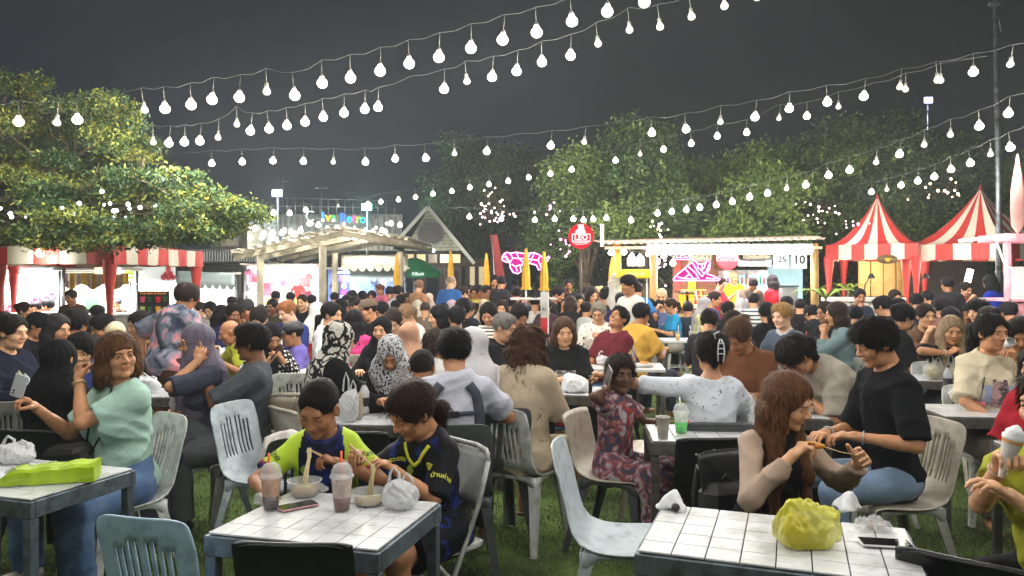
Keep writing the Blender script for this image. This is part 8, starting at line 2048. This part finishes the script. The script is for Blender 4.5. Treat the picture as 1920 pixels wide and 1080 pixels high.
def phone(loc,rot,label,casec='#c98f98',parent=None,sc=1.0):
 o = empty('smartphone',loc,0,label,'phone'); o.rotation_euler = rot; o.scale = (sc,)*3
 box_part('case',(0,0,0),(.076,.156,.0085),mat('phone_'+casec,casec,rough=.4,var=.04),o,.004)
 box_part('screen',(0,0,.0048),(.069,.147,.0012),mat('phone_glass','#101216',rough=.08,var=0,spec=.7),o,.0005)
 b = MB()
 for q in range(2): b.lathe([(.001,0),(.006,0),(.006,.0015),(.001,.0015)],10,c=(-.02,.055 - q*.02,-.0062))
 b.build('camera_lens',BLACK,o); return o
def ring_on(key,arm,name,col,r=.031,back=.02,label=None):
 i_ = pe[key]; A_ = i_['arms'][arm]; ax = nrm(A_[2]-A_[1]); c = A_[2] - ax*back; x = nrm(np.cross(ax,V3(0,.3,1))); y = np.cross(ax,x)
 MB().tube([tuple(c + (x*math.cos(t) + y*math.sin(t))*r) for t in [k*math.pi/8 for k in range(16)]],.0045,6,closed=True).build(name,mat('ring_'+col,col,rough=.3,metal=.6),i_['obj'])
ring_on('mint',-1,'bracelet','#b9a46a'); ring_on('blacktee',-1,'wristwatch','#b9bdc2'); ring_on('blacktee',1,'wristwatch','#b9bdc2'); ring_on('edge_girl',1,'pearl_bracelet','#d8c4b0',.028); ring_on('catshirt',1,'watch_strap','#15161a'); ring_on('grey_polo',1,'wristwatch','#202226'); ring_on('blond_eat',1,'white_wristband','#e0ddd4',.03,.04)
phone(hand_pos('mint',1) + fwd_of('mint',1)*.10 + Vector((0,-.01,.05)),(R(-72),R(24),R(8)),'pale phone held up by the woman in mint','#c9ccd6',sc=.85)
phone(hand_pos('grey_polo',-1) + fwd_of('grey_polo',-1)*.11,(R(60),0,R(80)),'dark blue phone raised by the man in the grey polo','#22305a')
c_ = pe['child']; hp_ = world_of(c_,c_['head'] + c_['Hm'] @ V3(.098,.03,-.03)); M3 = Matrix.Rotation(c_['obj'].rotation_euler.z,3,'Z') @ Matrix(c_['Hm'].tolist()) @ Matrix(((0,0,1),(1,0,0),(0,1,0))) @ Matrix.Rotation(R(-25),3,'Z'); phone(hp_,M3.to_euler(),'phone pressed to the ear of the small girl','#b9a9a4')
phone(hand_pos('birdshirt',1) + fwd_of('birdshirt',1)*.09,(R(50),0,R(20)),'dark phone in the hands of the man in the bird shirt','#1c1d22')
phone(hand_pos('polka',1) + fwd_of('polka',1)*.09,(R(50),0,R(-60)),'black phone held by the woman in polka dots','#1c1d22')
# ------------------------------------------------------------------ food and drink
def clear(key,col,a,rough=.12): return mat(key,col,rough=rough,var=.02,alpha=a,spec=.7)
CL = clear('clear_plastic','#e6ecf0',.20); CLW = clear('milky_plastic','#e6eaec',.40,.2); BAGW = clear('white_bag_film','#dfe2e6',.72,.28); BAGC = clear('clear_bag_film','#e6e8ea',.36,.12)
def cup(loc,label,liquid='#2a1712',fill=.55,h=.125,r=.038,dome=True,straw='#e2601c',tilt=(.02,.01),foam=None,film=CL,group=None):
 o = empty('plastic_cup',loc,random.random()*6,label,'cup',group)
 k = r*.72
 b = MB(); b.lathe([(.001,.001),(k,.001),(k + (r-k)*.5,h*.5),(r,h),(r + .003,h + .002),(r + .003,h - .003)],20); b.build('wall',film,o)
 if liquid: b = MB(); rf = k + (r-k)*fill; b.lathe([(.001,.004),(k - .002,.004),(rf - .002,h*fill),(.001,h*fill)],18); b.build('drink',mat('drink_'+liquid,liquid,rough=.2,var=.2,scale=30),o)
 if foam: b = MB(); b.lathe([(k + (r-k)*fill - .002,h*fill),(k + (r-k)*.9 - .002,h*.92),(.012,h*1.02),(.001,h*1.03)],18); b.build('foam',mat('foam_'+foam,foam,rough=.6,var=.3,scale=60),o)
 if dome:
  b = MB(); b.lathe([(r+.004,h-.004),(r+.004,h+.006),(r-.001,h+.008),(r*.97,h+.022),(r*.72,h+.042),(r*.35,h+.050),(.006,h+.051)],20); b.build('dome_lid',CLW if foam else CL,o)
 if straw: b = MB(); b.tube([(0,0,h*.35),(tilt[0],tilt[1],h + .085)],.0042,8); b.build('straw',mat('straw_'+straw,straw,rough=.35,var=0),o)
 return o
TZ = .732
def on_table(px,py):
 d = (CAM_H - TZ)*FPX/(py - Y0); return Vector(((px-960)/FPX*d,d,TZ))
cup(on_table(508,955),'iced coffee in a domed cup with an orange straw left of the phone','#3a1d14',.42,.122,.038,foam='#a8764e',straw='#e0581a',tilt=(.0,.008))
cup(on_table(641,957),'iced cocoa in a domed cup with a tilted orange straw beside the noodle bowls','#6b3020',.40,.125,.040,foam='#b5a094',straw='#e8501a',tilt=(.035,-.01))
def bowl(loc,label,broth,r=.064,h=.062,fill=.5):
 o = empty('plastic_bowl',loc,0,label,'bowl')
 b = MB(); b.lathe([(.001,.001),(r*.72,.001),(r*.78,.008),(r*.94,h-.010),(r,h-.006),(r*1.06,h-.003),(r*1.06,h),(r*.98,h)],28); b.build('wall',CLW,o)
 b = MB(); b.lathe([(.001,.005),(r*.70,.005),(r*.72 + r*.22*fill,h*fill),(.001,h*fill+.001)],24); b.build('broth',mat('broth_'+broth,broth,rough=.3,var=.25,scale=45),o)
 b = MB(); rg = random.Random(4)
 for k in range(16):
  a0 = rg.random()*6.28; q = [(r*.62*rg.random()**.5*math.cos(a0 + j*.7),r*.62*math.sin(a0 + j*.9)*rg.random()**.4,h*fill + .003 + .004*rg.random()) for j in range(6)]
  b.tube(q,.0019,5)
 b.build('noodles',mat('noodle','#d6c89a',rough=.4,var=.1),o); return o
B1 = on_table(571,929); bowl(B1,'clear bowl of noodles in broth under the boy\'s chopsticks','#b09468')
B2_ = on_table(692,945); bowl(B2_,'clear bowl of noodles half hidden by the white bag','#c4ad82',r=.070,h=.05,fill=.35)
def chopsticks(key,arm,tip,label,noodle_to=None):
 h0 = hand_pos(key,arm) + fwd_of(key,arm)*.075; tip = Vector(tip); o = empty('chopsticks',h0,0,label,'chopsticks')
 d_ = (tip - h0); back = -d_.normalized()*.07; wd = mat('chopstick_wood','#c9a878',rough=.6,var=.1)
 for s_ in (-1,1): MB().tube([back + Vector((0,s_*.004,.004*s_)),d_ + Vector((0,s_*.002,.001*s_))],[.0032,.0024],6).build('stick',wd,o)
 if noodle_to is not None:
  rg = random.Random(8); b = MB(); e = Vector(noodle_to) - h0
  for k in range(11):
   x0,x1 = rg.uniform(-.008,.008),rg.uniform(-.010,.010)
   b.tube([d_ + Vector((x0 - .006,0,-.012)),d_ + Vector((x0,0,.006)),d_.lerp(e,.2) + Vector((x0 + .004,rg.uniform(-.004,.004),0)),d_.lerp(e,.6) + Vector((x1*.8,rg.uniform(-.006,.006),0)),e + Vector((x1,rg.uniform(-.01,.01),0))],.0019,5)
  b.build('noodles',mat('noodle','#d6c89a'),o)
 return o
hb_ = hand_pos('boy',-1) + fwd_of('boy',-1)*.08
tip1 = Vector((B1.x - .005,hb_.y - .03,hb_.z + .03)); chopsticks('boy',-1,tip1,'wooden chopsticks lifting noodles in the boy\'s hand',B1 + Vector((0,0,.035)))
hg = hand_pos('girl',1) + fwd_of('girl',1)*.08
chopsticks('girl',1,Vector((B2_.x + .01,B2_.y + .03,TZ + .135)),'wooden chopsticks in the girl\'s hand',B2_ + Vector((0,.01,.03)))
phone(on_table(558,951) + Vector((0,0,.005)),(0,0,R(-52)),'phone in a pink case lying on the tiled table','#c58c94',sc=.93)
def bag(loc,w_,h_,dp,label,m_,handles=True,seed=1,content=None,rz=0.0,cat='plastic bag',crump=1.0):
 o = empty('plastic_bag',loc,rz,label,cat); rg = np.random.RandomState(seed)
 f = Field((-w_*.75,-dp*.75,-.01),(w_*.75,dp*.75,h_*1.25),w_/44)
 f.ell((0,0,h_*.36),(w_*.47,dp*.47,h_*.42),k=.02)
 f.ell((-w_*.12,0,h_*.70),(w_*.26,dp*.26,h_*.28),k=.04); f.ell((w_*.16,0,h_*.62),(w_*.24,dp*.28,h_*.26),k=.04)
 X,Y,Z = f.ax[0][:,None,None],f.ax[1][None,:,None],f.ax[2][None,None,:]
 for q in range(30):        # facets pulled between creases
  n_ = rg.normal(size=3); n_ /= np.linalg.norm(n_); n_[2] = abs(n_[2])*.9 if rg.rand() < .7 else n_[2]
  sup = math.sqrt((n_[0]*w_*.47)**2 + (n_[1]*dp*.47)**2 + (n_[2]*h_*.42)**2) + n_[2]*h_*.36 + .14*h_*max(n_[2],0)
  f.F = np.maximum(f.F,(X*n_[0] + Y*n_[1] + Z*n_[2] - sup*(.74 + .28*rg.rand()))).astype(np.float32)
 s_ = 2.6/w_; c_ = -w_*.020*crump
 for q in range(5):
  a = rg.rand(3)*2-1; a *= (8 + 9*q)/np.linalg.norm(a)*s_*.38; ph = rg.rand()*6
  f.F += (c_*(1 - .18*q) * (np.abs(np.sin(a[0]*X + a[1]*Y + a[2]*Z + ph + 1.2*np.sin(a[1]*X*1.3 - a[2]*Y))) - .5)).astype(np.float32)
 f.half((0,0,.001),(0,0,-1)); V,Q = f.mesh(); link('film',mesh_np('film',V,Q,[m_]),o)
 if handles:
  for s_ in (-1,1):
   b = MB(); cx = s_*w_*.16; hh = h_*(.95 if s_ < 0 else .80)
   pts = [(cx - w_*.13,0,hh*.72),(cx - w_*.10,.01,hh),(cx,0,hh*1.18),(cx + w_*.11,.01,hh),(cx + w_*.13,0,hh*.70)]
   b.tube(pts,[w_*.050,w_*.034,w_*.030,w_*.034,w_*.050],8); b.build('handle',m_,o)
 if content:
  for c,x,z,rr in content: MB().ball((x*w_,0,z*h_),rr*w_,10,7,(1,.7,1)).build('content',mat('content_'+c,c,rough=.5,var=.3,scale=30),o)
 return o
def tissue(loc,r,h,label,seed):
 o = empty('tissue',loc,seed,label,'tissue'); b = MB()
 b.grid(lambda u,v: ((r*(1-v)**.8*(1 + .30*math.sin(u*18.85 + seed)) + .006)*math.cos(u*6.283) + .012*v*v,(r*(1-v)**.8*(1 + .30*math.sin(u*18.85 + seed)) + .006)*math.sin(u*6.283),.003 + h*v + .006*math.sin(u*25+v*9)*(1-v)),36,8)
 link('sheet',solidify(b.data('sheet',mat('tissue_w','#dfe2e6',rough=.9,var=.05)),.001),o); return o
bag(on_table(751,953),.150,.135,.12,'white translucent carrier bag with open handles on the noodle table',BAGW,True,3)
bag(on_table(1524,1030) + Vector((0,.04,0)),.265,.165,.17,'crumpled yellow plastic bag on the right tiled table',mat('yellow_film','#d6d43c',rough=.25,var=.25,scale=9,bump=.5,bscale=30,alpha=.66),False,5,[('#c98a3a',-.12,.30,.20),('#3c3a34',.12,.42,.10),('#d8d2c0',.05,.32,.22)],rz=.2,crump=1.25)
tissue(on_table(1262,952),.045,.062,'white tissue twist standing at the corner of the yellow bag table',7)
o = empty('jar_top',on_table(1261,952) + Vector((0,-.05,.016)),0,'black round bottle top resting against the white tissue','bottle top'); b = MB(); b.lathe([(.001,-.006),(.014,-.006),(.015,0),(.014,.006),(.001,.007)],18); q = b.build('disc',BLACK,o); q.rotation_euler = (R(50),0,0)
MB().lathe([(.0135,.0055),(.0155,.003)],18).build('rim',BLACK,o).rotation_euler = (R(50),0,0)
bag(on_table(1640,992),.135,.035,.10,'flattened clear food bag with pale scraps behind the phone',BAGC,False,9,[('#b59a84',-.1,.3,.10),('#c9b8a4',.15,.3,.09)],crump=1.6)
tissue(on_table(1588,955),.04,.065,'white paper napkin standing behind the yellow bag',12)
phone(on_table(1660,1022) + Vector((0,0,.006)),(0,0,R(80)),'black phone lying at the right corner of the yellow bag table','#c9ccd0')
o = empty('carrier_bag',on_table(92,903),R(14),'lime green flat carrier bag lying on the left tiled table','plastic bag'); LIME = mat('lime_film','#a9cc1c',rough=.3,var=.15,scale=7,bump=.35,bscale=18,alpha=.93)
b = MB(); n = 16; sec = [(-.055,.002),(-.057,.062),(-.045,.075),(.03,.080),(.055,.060),(.055,.002)]
for i in range(n+1):
 u = i/n; k = min(1,u*5 + .30); b.v += [((u-.5)*.37,y*(.8 + .2*k) + .003*math.sin(u*31 + z*90),max(.002,z*k*(.80 + .25*u) + .0035*math.sin(u*23 + y*80))) for y,z in sec]
for i in range(n):
 for k in range(5): b.f.append((i*6+k,i*6+k+1,(i+1)*6+k+1,(i+1)*6+k)); b.m.append(0); b.sm.append(False)
b.f += [(0,1,2,3,4,5),tuple(n*6+k for k in (5,4,3,2,1,0))]; b.m += [0,0]; b.sm += [False]*2
b.build('film',LIME,o)
q = text('SHOP',.030,INK,o,(.04,-.010,.0815),th=.0004,rx=0)
b = MB(); b.grid(lambda u,v: (-.15 + u*.09,-.05 + v*.09,.05 + .03*math.sin(u*5)*math.cos(v*4) + .008*math.sin(u*19+v*15)),12,10); link('clear_flap',solidify(b.data('clear_flap',BAGC),.001,0),o)
bag(on_table(28,868),.20,.11,.12,'white translucent bag behind the lime green bag',BAGW,True,21,crump=1.2)
bag(on_table(487,945),.055,.055,.04,'scrap of clear film beside the iced coffee',BAGC,False,31,crump=1.7); bag(on_table(596,920),.10,.025,.07,'crinkled clear film behind the noodle bowl',BAGC,False,33,crump=1.8)
# floral table
cup(on_table(1243,822),'tall ribbed paper cup on the small table before the girl','#8a8178',.4,.115,.036,dome=False,straw=None,film=mat('cup_ribbed','#aaa59c',rough=.6,var=.1))
cup(on_table(1277,812),'cup of bright green drink with a domed lid','#35d23c',.55,.115,.042,straw='#d9d9d9',foam='#d8efd8'); pe
o = empty('food_stick',hand_pos('child',-1) + fwd_of('child',-1)*.08,0,'piece of fruit on a stick in the small girl\'s hand','snack'); f2 = Vector((.10,-.02,.01))
MB().tube([-f2*.4,f2],.0025,6).build('stick',mat('chopstick_wood','#c9a878'),o); b = MB(); b.ball(f2,.024,10,7,(1.3,.8,.8)); b.build('fruit',mat('fruit_y','#b9b04a',var=.3,scale=30),o); MB().ball(f2 + Vector((.03,0,-.008)),.011,8,6).build('fruit_tip',mat('fruit_r','#d0362c'),o)
bag(on_table(1420,800),.12,.17,.09,'clear carrier bag hanging by the woman in brown',BAGC,True,41)
# snack stretched between the hands of the auburn haired woman
h1 = hand_pos('brownhair',1) + fwd_of('brownhair',1)*.085; h2 = hand_pos('brownhair',-1) + fwd_of('brownhair',-1)*.07
o = empty('snack',h1,0,'orange cheesy snack pulled out in strings between two hands','snack'); v = h2 - h1
MB().tube([v*0,v*.12 + Vector((0,0,.004)),v*.28],[.005,.007,.004],7).build('crust',mat('snack_orange','#d08a2c',rough=.5,var=.25,scale=60),o)
MB().ball(v*.22 + Vector((0,-.004,-.002)),.014,9,6,(1.8,.7,.8)).build('filling',mat('snack_orange','#d08a2c'),o); MB().tube([v*.28,v*.6 + Vector((0,0,-.006)),v*.98],[.0035,.0022,.0028],6).build('string',mat('cheese_string','#c9b07a',var=.2,scale=60),o)
# ice cream cone
hc_ = hand_pos('edge_girl',1) + fwd_of('edge_girl',1)*.07
o = empty('ice_cream_cone',hc_ + Vector((-.015,-.02,-.03)),0,'paper wrapped ice cream cone with a white swirl held at the right edge','ice cream'); o.scale = (.86,)*3; o.rotation_euler = (R(8),R(12),0)
MB().lathe([(.010,-.05),(.022,.02),(.034,.085)],18).build('paper_sleeve',mat('cone_paper','#c9c4c2',rough=.7,var=.1,scale=30),o); MB().lathe([(.032,.080),(.037,.098),(.034,.104)],18).build('wafer_rim',mat('wafer','#b98a58',rough=.8,var=.2,scale=60),o)
b = MB(); b.lathe([(.036,.10),(.038,.112),(.030,.122),(.031,.130),(.020,.140),(.012,.150),(.001,.156)],20,sx=1.05); b.build('ice_cream_swirl',mat('ice_cream','#dfe3e6',rough=.4,var=.04,bump=.3,bscale=40),o)
# white cup of the cat shirt woman
hc_ = hand_pos('catshirt',-1) + fwd_of('catshirt',-1)*.08; i_ = pe['catshirt']
mp = world_of(i_,i_['head'] + i_['Hm'] @ V3(.0,.135,-.055)); o = empty('cup',mp,0,'white cup raised to the lips of the woman in the cat shirt','cup'); o.rotation_euler = (R(50),0,0)
MB().lathe([(.001,-.03),(.020,-.03),(.030,.035),(.028,.035)],16).build('wall',WHITEP,o); MB().lathe([(.029,.033),(.032,.036),(.029,.038)],16).build('rim',WHITEP,o)
# right tables
for i,(px,py,w_,h_,lab,m_,cont) in enumerate(((1752,712,.20,.20,'clear knotted bag of yellow soup, left one on the right table',BAGC,[('#a99a4c',0,.35,.34),('#7f7a44',.1,.2,.2)]),(1790,712,.18,.19,'clear knotted bag of yellow soup, right one on the right table',BAGC,[('#b5a45c',0,.35,.34)]),
  (1815,752,.28,.16,'white crumpled carrier bag beside the red drink',BAGW,None),(1880,750,.20,.14,'clear crumpled bag right of the red drink',BAGC,None),(1770,700,.12,.16,'white bag tied behind the soup bags',BAGW,None))):
 bag(on_table(px,py),w_,h_,w_*.6,lab,m_,i in (0,1),50 + i,cont)
cup(on_table(1838,768),'half empty cup of red drink with a black straw','#c8202c',.4,.13,.040,dome=False,straw='#1a1a1c',tilt=(.03,0)); cup(on_table(1862,762),'clear cup with a bright purple straw beside the red drink','#d8b8c8',.2,.12,.038,dome=False,straw='#b82ab0',tilt=(.02,0))
def wbottle(loc,label,rot=(0,0,0),capc='#e8e8e8',lab_c=None,body=None):
 o = empty('water_bottle',loc,0,label,'bottle'); o.rotation_euler = rot
 b = MB(); b.lathe([(.001,0),(.030,.002),(.032,.02),(.030,.05),(.032,.08),(.030,.11),(.032,.135),(.020,.165),(.012,.178),(.012,.186)],16); b.build('wall',body or clear('bottle_pet','#cfdbe2',.42),o)
 b = MB(); b.lathe([(.0135,.184),(.0135,.200),(.001,.201)],14); b.build('cap',mat('cap_'+capc,capc,rough=.4),o)
 if lab_c: b = MB(); b.lathe([(.0325,.05),(.0325,.105)],16); b.build('label',mat('blab_'+lab_c,lab_c,rough=.5,var=.2,scale=50),o)
 return o
wbottle(on_table(1777,735),'bottle of dark cola with a black cap on the right table',capc='#181818',lab_c='#33343c'); wbottle(on_table(683,776),'short bottle with a black label between the boy and the girl',capc='#15161a',lab_c='#17181a',body=clear('bottle_milky','#d2d6da',.8,.3))
wbottle(on_table(318,745) + Vector((0,.2,0)),'milky water bottle behind the woman in mint',body=clear('bottle_milky','#d2d6da',.8,.3)); wbottle(on_table(60,742) + Vector((0,0,.10)),'tilted water bottle leaning on the bags at the left edge',rot=(0,R(58),R(10)))
bag(on_table(28,752),.16,.22,.12,'pale yellow carrier bag on the left edge table',clear('yellow_soft_film','#d8d488',.85,.3),True,61); bag(on_table(55,757),.20,.18,.13,'white carrier bag next to the pale yellow bag',BAGW,True,62)
bag(on_table(655,790),.13,.26,.10,'white tied carrier bag behind the boy',BAGW,True,63); bag(on_table(672,786),.07,.22,.06,'clear sleeve of food beside the white tied bag',clear('sleeve_film','#c9b49a',.7,.2),False,64)
bag(on_table(690,752),.22,.13,.16,'white crumpled bags on the cluttered tiled table',BAGW,True,65); bag(on_table(1080,735),.26,.15,.18,'white crumpled paper and bag on the picture print table',mat('tissue_w','#dfe2e6'),False,66,crump=1.5)
bag(on_table(1045,742),.12,.10,.1,'clear tub and film on the picture print table',BAGC,False,67); o = bag(on_table(336,770),.15,.16,.1,'clear bag hooked behind the woman in mint',BAGC,True,68)
o = empty('flask',on_table(1107,743),0,'slim black flask on the picture print table','bottle'); MB().lathe([(.001,0),(.013,0),(.013,.12),(.011,.13),(.001,.131)],12).build('wall',BLACK,o); MB().lathe([(.012,.128),(.012,.15),(.001,.151)],12).build('cap',BLACK,o)
bag(Vector((-1.33,4.47,.46)),.36,.26,.28,'white cloth sack on the pale blue chair',mat('sack_cloth','#c9c4c0',rough=.85,var=.06,bump=.3,bscale=80),False,70,cat='bag')
for i,(px,py,col,lab) in enumerate(((1293,632,'#e8a020','orange drink, left one on the table near the bar'),(1305,632,'#e89820','orange drink, right one on the table near the bar'),(1268,632,'#e8b040','pale orange drink near the bar'))):
 cup(Vector(((px-960)/FPX*10.5,10.4,.74)),lab,col,.7,.12,.036,dome=False,straw='#e8e8e8')
rg = random.Random(6)
for i,(x,y) in enumerate(((1.05,7.4),(2.75,7.6),(-1.9,7.0),(-.35,6.9),(-4.2,7.4),(4.3,8.9),(-2.9,8.0),(.5,9.4),(-1.0,9.6),(3.4,9.2),(5.1,7.7),(1.62,4.95),(-2.55,5.75))):
 where = ['left of the man in maroon','right of the woman in brown','behind the girl in pink','before the striped tank top','behind the red hair clip','with the blue tray','before the man in royal blue','before the smiling woman','before the beige headscarf','behind the grey blue jacket','before the fluffy haired boy','by the bending woman','behind the purple headscarf'][i]
 bag(Vector((x - .15,y + rg.uniform(-.08,.08),TZ + .01)),.2,.12,.14,'white crumpled bag on the table ' + where,BAGW,True,80 + i)
 cup(Vector((x + .12,y + rg.uniform(-.1,.1),TZ + .01)),'plastic cup on the table ' + where,rg.choice(['#a85a2a','#6a3a24','#c8b090','#c03a3a']),.6,.12,.036,straw=rg.choice(['#d03030','#e8e8e8','#20a050']),dome=i % 2 == 0)
 b = MB(); o = empty('food_box',(x + .2,y - .12,TZ + .01),rg.random(),'open white takeaway box on the table ' + where,'food box'); b.box((0,0,.018),(.15,.11,.03),bev=.006); b.build('tray',WHITEP,o); MB().ball((0,0,.035),.05,9,5,(1.1,.8,.35)).build('food',mat('food_%d' % (i % 3),'#c9823a'),o)
o = empty('backpack',(.98,3.52,.46),R(20),'black backpack with a white trimmed strap beside the auburn haired woman','backpack')
b = MB(); b.box((0,0,0),(.26,.14,.38),bev=.04); b.build('pack_body',BAGK,o); b = MB(); b.box((0,-.085,-.06),(.20,.05,.20),bev=.02); b.build('front_pocket',BAGK,o)
for s_ in (-1,1): MB().tube([(s_*.07,.05,.17),(s_*.08,.10,.24),(s_*.09,.12,.1),(s_*.09,.09,-.15)],[.014,.016,.016,.010],6).build('shoulder_strap',BAGK,o)
MB().tube([(.10,-.11,.02),(.115,-.115,-.05),(.10,-.115,-.12)],[.008,.010,.008],6).build('white_trim',WHITEP,o); MB().tube([(-.03,0,.19),(0,0,.22),(.03,0,.19)],.008,6).build('grab_handle',BAGK,o)
rg = random.Random(12)      # weeds between the turf rolls by the dirty beige chair
for i,(x,y) in enumerate(((1.32,3.32),(1.42,3.38),(1.25,3.42),(.96,3.30))):
 o = empty('grass_tuft',(x,y,0),0,['tallest weed tuft right of the auburn haired woman','second weed tuft behind the yellow bag table','small weed tuft under the beige chair','thin weed tuft by the black backpack'][i],'weeds'); b = MB()
 for k in range(22):
  a = rg.random()*6.28; L = rg.uniform(.15,.42)*(1 if i < 2 else .6); l = rg.uniform(.05,.25)*L; b.tube([(0,0,0),(l*.3*math.cos(a),l*.3*math.sin(a),L*.6),(l*math.cos(a)*1.3,l*math.sin(a)*1.3,L)],[.0022,.0018,.0006],4)
 b.build('blades',mat('weed_blade','#7d8a45',rough=.8,var=.3),o)
# ------------------------------------------------------------------ thin haze added to stand in for the bloom of the bulbs
b = MB(); b.box((0,35,4.6),(200,160,11.4)); m = bpy.data.materials.new('haze'); m.use_nodes = True; N = m.node_tree.nodes; N.clear()
v = N.new('ShaderNodeVolumePrincipled'); q = N.new('ShaderNodeOutputMaterial'); v.inputs['Density'].default_value = .0023; v.inputs['Anisotropy'].default_value = .35; v.inputs['Color'].default_value = (.9,.95,1,1)
m.node_tree.links.new(v.outputs[0],q.inputs['Volume']); put(b.build('haze',m),'thin haze added for the glow round the bulbs','haze',kind='stuff')
print('lights',N_LIGHTS,'script',time.time() - T00)
